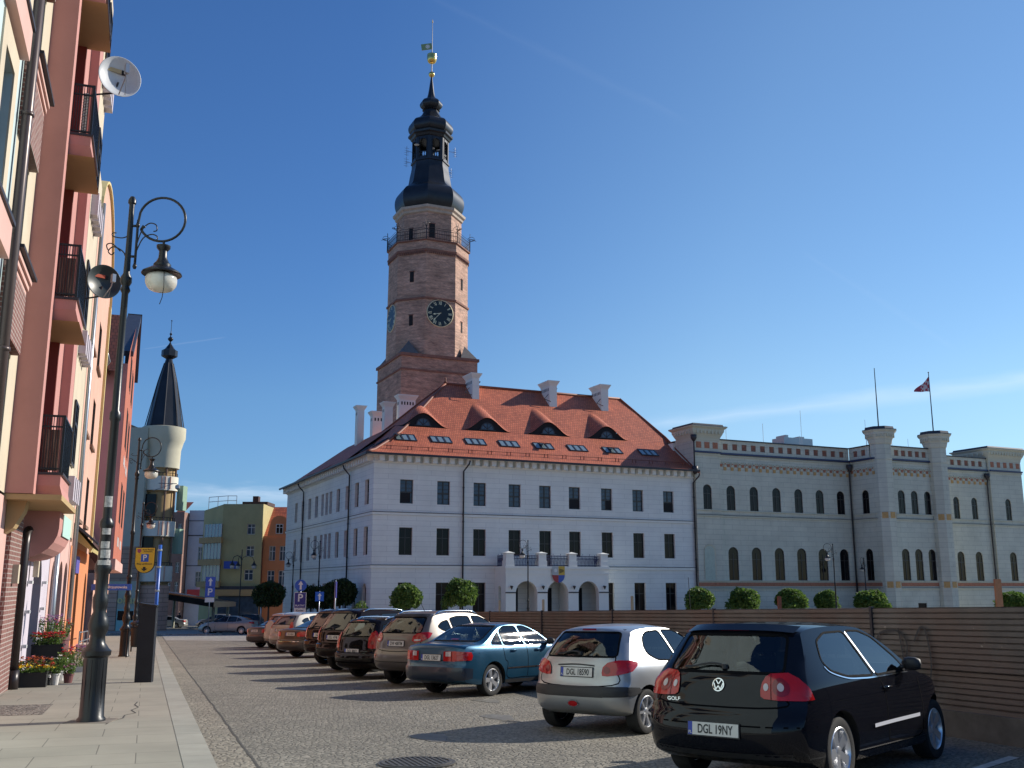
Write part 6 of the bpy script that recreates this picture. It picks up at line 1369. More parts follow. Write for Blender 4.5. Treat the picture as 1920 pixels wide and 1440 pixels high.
bw = crown(1.4, .5, .5, 1600, .16, 40, .3).mesh('crown', M['leaf_m'])
# ------------------------------------------------------------------ flowers on the pavement
PET = {'red': (.55,.02,.015), 'yellow': (.75,.50,.02), 'white': (.7,.68,.62), 'purple': (.28,.10,.30), 'orange': (.60,.13,.02), 'pink': (.50,.18,.28)}
PM = {k: paint(k+' petals', v, .6) for k, v in PET.items()}
def flowers(x, y, w_, l_, h, box, cols, label, seed, lid='box', ph=.35, dens=1.0):
    X, Y = S2W(x, y); rnd = random.Random(seed); o = thing('flower_crate' if lid == 'box' else 'flower_pot', label, 'flower crate' if lid == 'box' else 'flower pot', (X, Y, G(x, y).z+.11), BS)
    m = MB()
    if lid == 'box':
        m.box(-w_/2,w_/2,-l_/2,l_/2,0,.02); m.box(-w_/2,-w_/2+.015,-l_/2,l_/2,.02,h); m.box(w_/2-.015,w_/2,-l_/2,l_/2,.02,h); m.box(-w_/2+.015,w_/2-.015,-l_/2,-l_/2+.015,.02,h); m.box(-w_/2+.015,w_/2-.015,l_/2-.015,l_/2,.02,h); m.box(-w_/2-.012,w_/2+.012,-l_/2-.012,-l_/2,h-.03,h); m.box(-w_/2-.012,-w_/2,-l_/2,l_/2,h-.03,h); m.box(w_/2,w_/2+.012,-l_/2,l_/2,h-.03,h)
        m.box(-w_/2+.016,w_/2-.016,-l_/2+.016,l_/2-.016,.02,h-.03)
    else: m.lathe([(w_*.33,0),(w_*.45,h*.85),(w_*.5,h*.86),(w_*.5,h),(w_*.42,h),(w_*.4,h*.9)], 14)
    m.obj('container', box, o)
    g = MB()
    for i in range(int(260*dens)):
        px_, py_ = rnd.uniform(-w_/2,w_/2)*1.15, rnd.uniform(-l_/2,l_/2)*1.1; z = h+rnd.random()*ph*.8; s = rnd.uniform(.02,.05)
        p = Vector((px_*(.7+.5*(z-h)/ph), py_, z)); u = Vector((rnd.gauss(0,1),rnd.gauss(0,1),rnd.gauss(0,.6))).normalized(); v = u.cross(Vector((rnd.gauss(0,1),rnd.gauss(0,1),1))).normalized()
        g.add([p-u*s, p+v*s*.5, p+u*s, p-v*s*.5], [(0,1,2,3)])
        if i % 6 == 0: g.tube([(px_*.6,py_*.8,h-.05),tuple(p)], .004, 3, cap=False)
    g.obj('foliage', M['leaf_m'], o)
    for col, n_ in cols:
        f = MB()
        for i in range(n_*2):
            p = Vector((rnd.uniform(-w_/2,w_/2)*1.1, rnd.uniform(-l_/2,l_/2), h+ph*rnd.uniform(.55,1.0))); s = rnd.uniform(.024,.045)
            for k in range(5):
                a = k*2*pi/5+rnd.random(); d = Vector((cos(a), sin(a), rnd.uniform(.0,.9))).normalized(); e = Vector((-sin(a), cos(a), .2))*.6
                f.add([p, p+(d+e)*s*.8, p+d*s*1.5, p+(d-e)*s*.8], [(0,1,2,3)])
        f.obj('blossom', PM[col], o)
blk = paint('black plastic crate', (.012,.012,.012), .5); wpl = paint('white plastic', (.6,.58,.55), .5); trc = paint('plum plastic pot', (.16,.06,.06), .6)
flowers(-2.15, 23.5, .62, .40, .30, blk, [('yellow',16),('white',5),('red',6)], 'black crate of yellow pansies at the front of the flower display', 1, ph=.12)
flowers(-2.2, 24.15, .75, .5, .12, blk, [('orange',24),('red',10)], 'low black crate of orange-red blooms behind the yellow pansies', 2, ph=.45, dens=1.4)
flowers(-1.72, 24.0, .20, .2, .24, wpl, [('yellow',4)], 'white bucket with a few yellow flowers beside the black crate', 3, 'pot', .15, .4)
flowers(-1.5, 24.6, .24, .2, .20, trc, [('pink',4)], 'plum-coloured pot holding a small pale plant', 4, 'pot', .2, .4)
flowers(-2.2, 25.1, .6, .4, .15, wpl, [('orange',16),('pink',8)], 'white crate of mixed orange and pink flowers', 5, ph=.4)
flowers(-1.75, 25.6, .32, .3, .22, wpl, [('white',3)], 'white pot with grey-green leaves and few flowers', 6, 'pot', .35, .8)
flowers(-1.7, 26.6, .30, .3, .2, trc, [('red',12)], 'dark pot with a bright red geranium', 7, 'pot', .5, 1.1)
flowers(-2.2, 27.6, .7, .5, .75, blk, [('red',46)], 'raised stand massed with bright red flowers against the wall', 8, ph=.28, dens=1.2)
flowers(-2.3, 28.9, .5, .5, 1.0, blk, [('purple',22),('pink',10)], 'tall stand of purple flowers behind the red ones', 9, ph=.45)
flowers(-1.65, 29.2, .55, .45, .14, wpl, [('pink',18),('purple',10)], 'white tray of pale pink flowers, farthest along the display', 10, ph=.55, dens=1.3)
flowers(-2.2, 31.3, .5, .45, .9, trc, [('red',12),('pink',8)], 'small raised pot of red and pink flowers by the downpipe', 11, 'pot', ph=.45)
# ------------------------------------------------------------------ people far away
def person(X, Y, label, shirt, legs, seed, hs_=1.0):
    o = thing('person', label, 'person', (X, Y, gz(X, Y)), radians(random.Random(seed).uniform(-20, 20))); bm = bmesh.new(); sl = bm.verts.layers.skin.verify()
    J = {'pel':(0,0,.95,.15),'ch':(0,0,1.32,.17),'nk':(0,0,1.50,.06),'hd':(0,-.01,1.62,.10),'ht':(0,-.01,1.72,.085),'sl':(-.18,0,1.42,.07),'el':(-.25,.02,1.14,.05),'wl':(-.24,-.08,.90,.04),'hl':(-.24,-.10,.82,.035),'sr':(.18,0,1.42,.07),'er':(.25,.02,1.14,.05),'wr':(.24,-.08,.90,.04),'hr':(.24,-.10,.82,.035),'pl':(-.09,0,.88,.10),'kl':(-.10,-.04,.5,.065),'al':(-.10,.06,.09,.045),'tl':(-.11,-.08,.04,.04),'pr':(.09,0,.88,.10),'kr':(.10,.02,.5,.065),'ar':(.10,.12,.09,.045),'tr':(.11,.0,.04,.04)}
    V = {}
    for k, (x, y, z, r) in J.items():
        V[k] = bm.verts.new((x, y, z)); V[k][sl].radius = (r, r)
    V['pel'][sl].use_root = True
    for a, b in (('pel','ch'),('ch','nk'),('nk','hd'),('hd','ht'),('ch','sl'),('sl','el'),('el','wl'),('wl','hl'),('ch','sr'),('sr','er'),('er','wr'),('wr','hr'),('pel','pl'),('pl','kl'),('kl','al'),('al','tl'),('pel','pr'),('pr','kr'),('kr','ar'),('ar','tr')): bm.edges.new((V[a], V[b]))
    me = bpy.data.meshes.new('body'); bm.to_mesh(me); bm.free()
    mp, tp, bp = nmat('clothing'); sp = mk(tp, 'ShaderNodeSeparateXYZ'); tp.links.new(vec_src(tp, 'obj'), sp.inputs[0]); cr = mk(tp, 'ShaderNodeValToRGB'); mr = mk(tp, 'ShaderNodeMapRange'); mr.inputs[2].default_value = 1.8; tp.links.new(sp.outputs[2], mr.inputs[0]); tp.links.new(mr.outputs[0], cr.inputs[0]); cr.color_ramp.interpolation = 'CONSTANT'
    el = cr.color_ramp.elements; el[0].position = 0; el[0].color = rgb(legs); el[1].position = .53; el[1].color = rgb(shirt); e = el.new(.84); e.color = (.30,.17,.12,1); tp.links.new(cr.outputs[0], bp.inputs['Base Color']); bp.inputs['Roughness'].default_value = .8
    me.materials.append(mp); q = link('body', me, o); md = q.modifiers.new('skin', 'SKIN'); md.use_smooth_shade = True; q.modifiers.new('sub', 'SUBSURF').render_levels = 1
    h = MB(); h.lathe([(.02,.13),(.08,.11),(.108,.04),(.105,-.03)], 10, (0,.015,1.67), cap=False); h.obj('hair', M['pipe'], o, smooth=True); o.scale = (hs_,)*3
person(-44.5, 134, 'person in dark clothes walking in the shade, left of the pair', (.03,.03,.04), (.02,.02,.03), 1)
person(-43.9, 135, 'person in dark clothes with lighter trousers walking in the shade, right of the pair', (.04,.025,.03), (.06,.05,.05), 2, 1.04)
# ================================================================== CARS
def carpaint(name, c, metal=0.0, rough=.32, flake=0.0):
    m, t, b = nmat(name); b.inputs['Base Color'].default_value = rgb(c); b.inputs['Metallic'].default_value = metal; b.inputs['Roughness'].default_value = rough
    b.inputs['Coat Weight'].default_value = .6; b.inputs['Coat Roughness'].default_value = .03; b.inputs['Specular IOR Level'].default_value = .5 if metal else .0
    s = vec_src(t, 'obj'); nz = mk(t, 'ShaderNodeTexNoise', Scale=3.0, Detail=5.0); t.links.new(s, nz.inputs[0]); mr = mk(t, 'ShaderNodeMapRange'); t.links.new(nz.outputs[0], mr.inputs[0]); mr.inputs[3].default_value = rough-.06; mr.inputs[4].default_value = rough+.16; t.links.new(mr.outputs[0], b.inputs['Roughness'])
    mr2 = mk(t, 'ShaderNodeMapRange'); t.links.new(nz.outputs[0], mr2.inputs[0]); mr2.inputs[1].default_value = .45; mr2.inputs[2].default_value = .75; mr2.inputs[3].default_value = .02; mr2.inputs[4].default_value = .09; t.links.new(mr2.outputs[0], b.inputs['Coat Roughness']); return m
M['trim'] = paint('black plastic trim', (.018,.018,.020), .55, bump=.1, bscale=200); M['tyre'] = paint('tyre rubber', (.014,.014,.014), .8, var=.3, vscale=8, bump=.3, bscale=60)
M['alloy'] = paint('alloy wheel', (.72,.73,.75), .30, .8); M['under'] = paint('underbody', (.006,.006,.006), .95); M['seat'] = paint('seat cloth', (.025,.025,.03), .9)
M['navy'] = paint('dark navy bumper', (.008,.018,.035), .35, coat=.4); M['alloyp'] = paint('glint-grey moulding', (.70,.70,.72), .35); M['rubber'] = paint('window rubber', (.006,.006,.007), .9, spec=.08); M['chrome'] = paint('bright trim', (.75,.76,.78), .12, 1.0); M['seam'] = M['seam']; M['gap'] = paint('panel gap', (.004,.004,.005), .9, spec=.03)  # shade painted into the bumper blue, chrome's sun glint into the moulding grey
M['red_l'] = paint('red tail lamp', (.40,.006,.008), .15, coat=.35); M['red_l2'] = paint('dark red tail lamp', (.20,.004,.008), .15, coat=.35); M['orange_l'] = paint('orange lamp', (.55,.10,.01), .15, coat=1.0); M['white_l'] = paint('clear lamp', (.50,.42,.42), .12, coat=1.0); M['clear_l'] = paint('headlamp glass', (.35,.37,.40), .05, coat=1.0)
M['cglass_o'] = paint('dark car glass', (.012,.016,.020), .03, spec=.9)
def mkglass(name, tint, refl=.8):
    m = bpy.data.materials.new(name); m.use_nodes = True; t = m.node_tree; t.nodes.clear(); o = t.nodes.new('ShaderNodeOutputMaterial')
    tr = mk(t, 'ShaderNodeBsdfTransparent'); tr.inputs[0].default_value = rgb(tint); gl = mk(t, 'ShaderNodeBsdfGlossy'); gl.inputs['Roughness'].default_value = .02; gl.inputs[0].default_value = (1,1,1,1)
    fr = mk(t, 'ShaderNodeFresnel', IOR=1.62); mp = mk(t, 'ShaderNodeMath', operation='MULTIPLY_ADD'); t.links.new(fr.outputs[0], mp.inputs[0]); mp.inputs[1].default_value = refl; mp.inputs[2].default_value = .02
    mx_ = mk(t, 'ShaderNodeMixShader'); t.links.new(mp.outputs[0], mx_.inputs[0]); t.links.new(tr.outputs[0], mx_.inputs[1]); t.links.new(gl.outputs[0], mx_.inputs[2]); t.links.new(mx_.outputs[0], o.inputs[0]); return m
M['cglass'] = mkglass('car glass', (.42,.50,.50)); M['plate'] = paint('plate white', (.62,.60,.56), .4); M['pblue'] = paint('plate blue', (.02,.05,.35), .4)
def resample(P, t):
    L = [0]
    for a, b in zip(P, P[1:]): L.append(L[-1]+hypot(a[0]-b[0], a[1]-b[1]))
    d = t*L[-1]
    for i in range(len(P)-1):
        if d <= L[i+1] or i == len(P)-2:
            s = (d-L[i])/max(1e-9, L[i+1]-L[i]); return (P[i][0]+(P[i+1][0]-P[i][0])*s, P[i][1]+(P[i+1][1]-P[i][1])*s)
def interp(P, x):
    if x <= P[0][0]: return P[0][1]
    for a, b in zip(P, P[1:]):
        if x <= b[0]: s = (x-a[0])/(b[0]-a[0]); return a[1]+(b[1]-a[1])*s
    return P[-1][1]
def rounded(poly, it=2, rad=.055):
    """fillet each corner of an outline with a short curve"""
    P = [Vector(p) for p in poly]; n = len(P); Q = []
    for i in range(n):
        p, a, b = P[i], P[i-1], P[(i+1) % n]; la, lb = (a-p).length, (b-p).length
        u = p+(a-p)*(min(rad, la*.42)/la); v = p+(b-p)*(min(rad, lb*.42)/lb)
        Q += [tuple(u*(1-t)**2+p*2*t*(1-t)+v*t*t) for t in (0, .33, .67, 1)]
    return Q
def bodygrid(S):
    R_, T_, F_ = spl(S['rear'], 6), spl(S['top'], 6), spl(S['front'], 6); B0, B1 = R_[0], F_[0]
    W = spl(S['w'], 4); crown_ = S.get('crown', .05); cr = S.get('cr', .20); cf = S.get('cf', .45); xm = (B0[0]+B1[0])/2; hl = (B1[0]-B0[0])/2
    zbelt = S['belt']
    def pos(s, v, t):
        Bx, Bz = B0[0]+(B1[0]-B0[0])*s, B0[1]+(B1[1]-B0[1])*s; Tx, Tz = resample(T_, s); Rx, Rz = resample(R_, t); Fx, Fz = resample(F_, t)
        x = (1-t)*Bx+t*Tx+(1-s)*Rx+s*Fx-((1-s)*(1-t)*B0[0]+(1-s)*t*T_[0][0]+s*(1-t)*B1[0]+s*t*T_[-1][0])
        z = (1-t)*Bz+t*Tz+(1-s)*Rz+s*Fz-((1-s)*(1-t)*B0[1]+(1-s)*t*T_[0][1]+s*(1-t)*B1[1]+s*t*T_[-1][1])
        av = abs(v); z2 = z-crown_*av**3*t**3
        # greenhouse sits inboard of the flanks
        hw_ = interp(W, z2)
        q = (x-xm)/hl
        hw_ *= 1-.09*max(0, q)**6-.04*max(0, -q)**7
        x2 = x+cr*av**4*(1-s)**5*(1-.3*t)-cf*av**4*s**6
        return (x2, v*hw_, z2)
    NS, NT, NV = S.get('ns', 72), 24, 20; vs = []; fs = []; mi = []
    def grid(fn, a, b, flip, m=0):
        o = len(vs)
        for j in range(b+1):
            for i in range(a+1): vs.append(fn(i/a, j/b))
        for j in range(b):
            for i in range(a):
                f = (o+j*(a+1)+i, o+j*(a+1)+i+1, o+(j+1)*(a+1)+i+1, o+(j+1)*(a+1)+i); fs.append(f[::-1] if flip else f); mi.append(m)
    ez = lambda v: -1+2*v
    grid(lambda a, b: pos(a, 1, b), NS, NT, True); grid(lambda a, b: pos(a, -1, b), NS, NT, False)
    grid(lambda a, b: pos(a, ez(b), 1), NS, NV, False); grid(lambda a, b: pos(a, ez(b), 0), NS, NV, True, 1)
    grid(lambda a, b: pos(0, ez(a), b), NV, NT, True); grid(lambda a, b: pos(1, ez(a), b), NV, NT, False)
    bm = bmesh.new(); V = [bm.verts.new(v) for v in vs]
    for f, m in zip(fs, mi):
        try: fc = bm.faces.new([V[i] for i in f]); fc.material_index = m
        except ValueError: pass
    bmesh.ops.remove_doubles(bm, verts=bm.verts, dist=2e-4); bmesh.ops.recalc_face_normals(bm, faces=bm.faces)
    return bm
def prism_bm(poly, a, b, axis, m=1):
    """closed prism of a 2-D outline; axis x: outline is (y,z); axis y: outline is (x,z)"""
    bm = bmesh.new(); n = len(poly)
    f = (lambda p, d: (d, p[0], p[1])) if axis == 'x' else (lambda p, d: (p[0], d, p[1]))
    A = [bm.verts.new(f(p, a)) for p in poly]; B = [bm.verts.new(f(p, b)) for p in poly]
    fs = [bm.faces.new(A), bm.faces.new(B[::-1])]+[bm.faces.new((A[i], B[i], B[(i+1) % n], A[(i+1) % n])) for i in range(n)]
    for q in fs: q.material_index = m
    bmesh.ops.recalc_face_normals(bm, faces=bm.faces); return bm
def boolcut(me, cutters, mats):
    o = bpy.data.objects.new('b', me); COL.objects.link(o); cs = []
    for c in cutters:
        cm = bpy.data.meshes.new('c'); c.to_mesh(cm); c.free()
        for mt in mats: cm.materials.append(mt)
        co = bpy.data.objects.new('c', cm); COL.objects.link(co); md = o.modifiers.new('m', 'BOOLEAN'); md.operation = 'DIFFERENCE'; md.solver = 'EXACT'; md.object = co; cs.append(co)
    bpy.context.view_layer.update()
    dg = bpy.context.evaluated_depsgraph_get(); r = bpy.data.meshes.new_from_object(o.evaluated_get(dg))
    bpy.data.objects.remove(o)
    for c in cs: m_ = c.data; bpy.data.objects.remove(c); bpy.data.meshes.remove(m_)
    return r
class Proj:
    def __init__(s, bm, S): s.rear = min(p[0] for p in S['rear']); s.hw = S['hw']; bm.normal_update(); s.t = BVHTree.FromBMesh(bm)
    def hit(s, p, d, off_):
        if d == 'rear': o, r = Vector((-6, p[0], p[1])), Vector((1,0,0))
        elif d == 'front': o, r = Vector((8, p[0], p[1])), Vector((-1,0,0))
        elif d == 'right': o, r = Vector((p[0], -4, p[1])), Vector((0,1,0))
        elif d == 'left': o, r = Vector((p[0], 4, p[1])), Vector((0,-1,0))
        elif d[0] == 'c':           # wrap-around: p = (angle from straight back towards the flank, height)
            sy = 1 if d == 'cl' else -1; q = radians(p[0]); C_ = Vector((s.rear+.5, sy*(s.hw-.5), p[1])); e = Vector((-cos(q), sy*sin(q), 0)); o, r = C_+e*3, -e
        else: o, r = Vector((p[0], p[1], 5)), Vector((0,0,-1))
        h = s.t.ray_cast(o, r)
        if h[0] is None:
            h = s.t.find_nearest(o+r*4)
        n = h[1]
        if n.dot(r) > 0: n = -n
        return h[0]+n*off_
    def patch(s, mb, poly, d, off_=.004, rings=5, m=0, rnd=0):
        P = rounded(poly, rnd) if rnd else list(poly)
        Q = []
        for i in range(len(P)):
            a, b = P[i], P[(i+1) % len(P)]; k = max(1, int(hypot((a[0]-b[0])*(.009 if d[0] == 'c' else 1), a[1]-b[1])/(.025 if d[0] == 'c' else .06)))
            Q += [(a[0]+(b[0]-a[0])*j/k, a[1]+(b[1]-a[1])*j/k) for j in range(k)]
        n = len(Q); c = (sum(q[0] for q in Q)/n, sum(q[1] for q in Q)/n); vs = []
        for r_ in range(rings):
            f = 1-r_/rings; vs += [s.hit((c[0]+(q[0]-c[0])*f, c[1]+(q[1]-c[1])*f), d, off_) for q in Q]
        vs.append(s.hit(c, d, off_)); fs = []
        for r_ in range(rings-1): fs += [(r_*n+i, r_*n+(i+1) % n, (r_+1)*n+(i+1) % n, (r_+1)*n+i) for i in range(n)]
        fs += [((rings-1)*n+i, (rings-1)*n+(i+1) % n, rings*n) for i in range(n)]
        a = sum(Q[i][0]*Q[(i+1) % n][1]-Q[(i+1) % n][0]*Q[i][1] for i in range(n))
        flip = (a > 0) == (d in ('rear', 'left', 'cl'))
        mb.add(vs, [f[::-1] for f in fs] if flip else fs, m)
    def strip(s, mb, pts, d, w_, off_=.003, m=0, smooth=True, closed=False):
        P = [tuple(p) for p in (spl(pts, 5) if smooth and len(pts) > 2 else pts)]; Q = []
        if closed: P.append(P[0])
        for a, b in zip(P, P[1:]):
            k = max(1, int(hypot(a[0]-b[0], a[1]-b[1])/.07)); Q += [(a[0]+(b[0]-a[0])*j/k, a[1]+(b[1]-a[1])*j/k) for j in range(k)]
        Q.append(P[-1]); L = []; Rr = []
        for i, q in enumerate(Q):
            a, b = Q[max(0, i-1)], Q[min(len(Q)-1, i+1)]; dx, dz = b[0]-a[0], b[1]-a[1]; l = hypot(dx, dz) or 1; nx_, nz_ = -dz/l*w_/2, dx/l*w_/2
            L.append(s.hit((q[0]+nx_, q[1]+nz_), d, off_)); Rr.append(s.hit((q[0]-nx_, q[1]-nz_), d, off_))
        n = len(Q); mb.add(L+Rr, [(i, i+1, n+i+1, n+i) for i in range(n-1)], m)
_wheel = {}
def wheel_meshes(R, style):
    if (R, style) in _wheel: return _wheel[(R, style)]
    ri = R*.70; t = MB(); t.lathe([(ri,-.09),(R*.86,-.105),(R*.97,-.095),(R,-.07),(R,.07),(R*.97,.095),(R*.86,.105),(ri,.09),(ri*.97,.06)], 36, cap=False)
    for k in range(48):
        a = k*2*pi/48; t.add([((R+.003)*cos(a),(R+.003)*sin(a),-.07),((R+.003)*cos(a+.06),(R+.003)*sin(a+.06),0),((R+.003)*cos(a+.03),(R+.003)*sin(a+.03),.0),((R+.003)*cos(a-.03),(R+.003)*sin(a-.03),-.07)], [(0,1,2,3)])
    rim = MB(); rim.lathe([(ri*1.01,.088),(ri*.97,.095),(ri*.94,.085),(ri*.92,.03),(ri*.90,-.05)], 36, cap=False)
    n = {'five': 5, 'seven': 7, 'cover': 6, 'fine': 11}[style]
    hub = ri*.22
    rim.lathe([(.001,.075),(hub*.6,.078),(hub,.07),(hub*1.15,.05),(hub*1.15,.0)], 20, cap=False)
    for k in range(n):
        a = k*2*pi/n+.3; w0, w1 = (ri*.15, ri*.24) if style == 'five' else ((ri*.22, ri*.36) if style == 'cover' else (ri*.07, ri*.08)); c_, s_ = cos(a), sin(a)
        def P(r, l, z): return (r*c_-l*s_, r*s_+l*c_, z)
        rim.add([P(hub*.9,-w0,.068),P(hub*.9,w0,.068),P(ri*.96,w1,.085),P(ri*.96,-w1,.085),P(hub*.9,-w0*1.1,.02),P(hub*.9,w0*1.1,.02),P(ri*.96,w1*1.1,.03),P(ri*.96,-w1*1.1,.03)], [(0,3,2,1),(0,4,7,3),(1,2,6,5)])
    h = MB(); h.lathe([(.001,-.02),(ri*.9,-.02),(ri*.9,-.03)], 20, cap=False); h.lathe([(ri*.55,.0),(ri*.55,-.01)], 16)
    R_ = Matrix.Rotation(-pi/2, 4, 'X')
    for q in (t, rim, h): q.xf(R_)
    _wheel[(R, style)] = (h.mesh('wheel', M['under'], smooth=True), t.mesh('tyre', M['tyre'], angle=40), rim.mesh('rim', M['alloy'], angle=35)); return _wheel[(R, style)]
def ground_frame(X, Y, bearing):
    fwd = Vector((sin(radians(bearing)), cos(radians(bearing)), 0)); n = Vector((0, SL, 1)).normalized(); f = (fwd-n*fwd.dot(n)).normalized(); l = n.cross(f)
    m = Matrix((( f.x, l.x, n.x, X), (f.y, l.y, n.y, Y), (f.z, l.z, n.z, gz(X, Y)+.002), (0,0,0,1))); return m
def car(name, label, group, X, Y, bearing, S):
    root = thing(name, label, S.get('cat', 'car'), (X, Y, gz(X, Y)), 0, group); root.matrix_world = ground_frame(X, Y, bearing); P = S['paint']
    bm = bodygrid(S); pr = Proj(bm, S); me = bpy.data.meshes.new('body'); bm.to_mesh(me); bm.free(); me.materials.append(P); me.materials.append(M['under']); me.materials.append(M['trim'])
    R, tr_, wb = S['R'], S['track'], S['wb']; cut = []
    for wx in (0, wb):
        for sy in (1, -1):
            b = bmesh.new(); r_ = bmesh.ops.create_cone(b, segments=30, radius1=R+.045, radius2=R+.045, depth=.36, cap_ends=True, matrix=Matrix.Translation((wx, sy*(S['hw']-.10), R+.01)) @ Matrix.Rotation(pi/2, 4, 'X'))
            for f in b.faces: f.material_index = 1
            cut.append(b)
    clear = S.get('clear', False); gm = M['cglass'] if clear else M['cglass_o']
    if clear:
        cav = [tuple(p) for p in S['cavity']]; b = bmesh.new(); nP = len(cav); hwf = lambda z: interp(S['w'], z)-.075
        Q = []
        for i in range(nP):
            a, c = cav[i], cav[(i+1) % nP]; k = max(1, int(hypot(a[0]-c[0], a[1]-c[1])/.25)); Q += [(a[0]+(c[0]-a[0])*j/k, a[1]+(c[1]-a[1])*j/k) for j in range(k)]
        z0_ = min(q[1] for q in Q); z1_ = max(q[1] for q in Q)
        lv = [z0_+(z1_-z0_)*k/8 for k in range(9)]
        def xr(z):
            xs = []
            for i in range(nP):
                a, c = cav[i], cav[(i+1) % nP]
                if (a[1]-z)*(c[1]-z) <= 0 and abs(a[1]-c[1]) > 1e-6: xs.append(a[0]+(c[0]-a[0])*(z-a[1])/(c[1]-a[1]))
            return min(xs), max(xs)
        rings_ = []
        for k, z in enumerate(lv):
            zz = min(max(z, z0_+1e-4), z1_-1e-4); a, c = xr(zz); h = hwf(z); rings_.append([b.verts.new(p) for p in ((a,-h,z),(c,-h,z),(c,h,z),(a,h,z))])
        b.faces.new(rings_[0][::-1]); b.faces.new(rings_[-1])
        for r0, r1 in zip(rings_, rings_[1:]):
            for i in range(4): b.faces.new((r0[i], r0[(i+1) % 4], r1[(i+1) % 4], r1[i]))
        for f in b.faces: f.material_index = 2
        bmesh.ops.recalc_face_normals(b, faces=b.faces); cut.append(b)
        for w_ in S['side']: cut.append(prism_bm(rounded(w_, 2), -1.3, 1.3, 'y', 2))
        cut.append(prism_bm(rounded(S['rw'], 2), -2.2, S['cutx'][0], 'x', 2)); cut.append(prism_bm(rounded(S['ww'], 2), S['cutx'][1], 4.5, 'x', 2))
    me2 = boolcut(me, cut, [P, M['under'], M['trim']]); bpy.data.meshes.remove(me); me2.name = 'body'
    if len(me2.materials) < 3:
        me2.materials.clear(); [me2.materials.append(q) for q in (P, M['under'], M['trim'])]
    me2.polygons.foreach_set('use_smooth', [True]*len(me2.polygons)); me2.set_sharp_from_angle(angle=radians(38)); body = link('body', me2, root)
    for i, (w_) in enumerate(S['side']):
        for d in ('left', 'right'):
            q = MB(); pr.patch(q, rounded(w_, 2), d, .0 if clear else .004); q.obj('side_window', gm, root, smooth=True)
    q = MB(); pr.patch(q, rounded(S['rw'], 2), 'rear', .0 if clear else .004); q.obj('rear_window', gm, root, smooth=True)
    q = MB(); pr.patch(q, rounded(S['ww'], 2), 'front', .0 if clear else .004); q.obj('windscreen', gm, root, smooth=True)
    q = MB()                                         # rubber surrounds and panel gaps
    rr = rounded(S['rw'], 2)
    pr.strip(q, rr, 'rear', .022, .005, smooth=False, closed=True)
    for w_ in S['side']:
        for d in ('left', 'right'): pr.strip(q, rounded(w_, 2), d, .018, .005, smooth=False, closed=True)
    q.obj('window_seal', M['rubber'], root)
    q = MB()
    for pts, d in S.get('gaps', []):
        for dd in ((d,) if d != 'side' else ('left', 'right')): pr.strip(q, pts, dd, .014, .002)
    if q.f: q.obj('panel_gap', M['gap'], root)
    for nm, mat, pts, d, w_, off_ in S.get('strips', []):
        for dd in ((d,) if d != 'side' else ('left', 'right')): q = MB(); pr.strip(q, pts, dd, w_, off_); q.obj(nm, M[mat] if isinstance(mat, str) else mat, root, smooth=True)
    for nm, mat, poly, d, rnd, off_ in S.get('patches', []):
        for sy in ((1, -1) if d in ('rear2', 'side', 'front2', 'corner') else (1,)):
            dd = {'rear2': 'rear', 'front2': 'front', 'corner': 'cl' if sy == 1 else 'cr', 'side': 'left' if sy == 1 else 'right'}.get(d, d)
            pp = [(p[0]*sy, p[1]) for p in poly] if d in ('rear2', 'front2') else poly
            q = MB(); pr.patch(q, pp, dd, off_+(.006 if d == 'corner' else 0), 6 if d == 'corner' else 4, 0, rnd); q.obj(nm, M[mat] if isinstance(mat, str) else mat, root, smooth=True)
    hme, tme, rme = wheel_meshes(R, S.get('rim', 'five'))
    for wx in (0, wb):
        for sy in (1, -1):
            o = link('wheel', hme, root, (wx, sy*(tr_/2-.015), R)); o.rotation_euler = (0, random.uniform(0, 6), 0 if sy == 1 else pi); link('tyre', tme, o); link('rim', rme, o)
    # plate
    px_, py_, pz_, tilt = S['plate']; h = pr.hit((py_, pz_), 'rear', .012)
    pt = MB(); pt.box(-.27,.27,-.068,.068,-.006,.0); pm_ = pt.mesh('plate_holder', M['trim']); pl_ = link('number_plate', pm_, root, h); pl_.rotation_euler = Matrix(((0,0,-1),(-1,0,0),(0,1,0))).to_euler(); pl_.rotation_euler.rotate_axis('X', radians(tilt))
    q = MB(); q.box(-.215,.26,-.057,.057,.0,.004); q.obj('plate_face', M['plate'], pl_); q = MB(); q.box(-.26,-.216,-.057,.057,.0,.0042); q.obj('country_band', M['pblue'], pl_)
    o = link('lettering', text_mesh(S['reg'], .112, M['trim']), pl_, (.022,-.004,.0065)); o.scale = (.70, 1.0, 1)
    o = link('lettering', text_mesh('PL', .034, M['plate']), pl_, (-.238,-.035,.0065))
    # mirrors, handles, exhaust, interior
    mx_, mz_ = S['mirror']
    for sy in (1, -1):
        q = MB(); y0_ = sy*(interp(S['w'], mz_)*.985); q.tube([(mx_,y0_-sy*.03,mz_-.03),(mx_-.01,y0_+sy*.06,mz_-.01)], .022, 6); 
        pts_ = [(mx_+.06*cos(a)*(1+.2*cos(a)), 0, 0) for a in (0,)]
        q.lathe([(.001,-.10),(.05,-.09),(.072,-.04),(.075,.03),(.062,.08),(.001,.095)], 12, cap=False)
        n0 = len(q.v)-72
        for i in range(n0, len(q.v)): x, y, z = q.v[i]; q.v[i] = (mx_+.0+x*.75, y0_+sy*(.14)+z*.95, mz_+.02+y*.95)
        q.obj('mirror', S.get('mirror_mat', M['trim']), root, smooth=True)
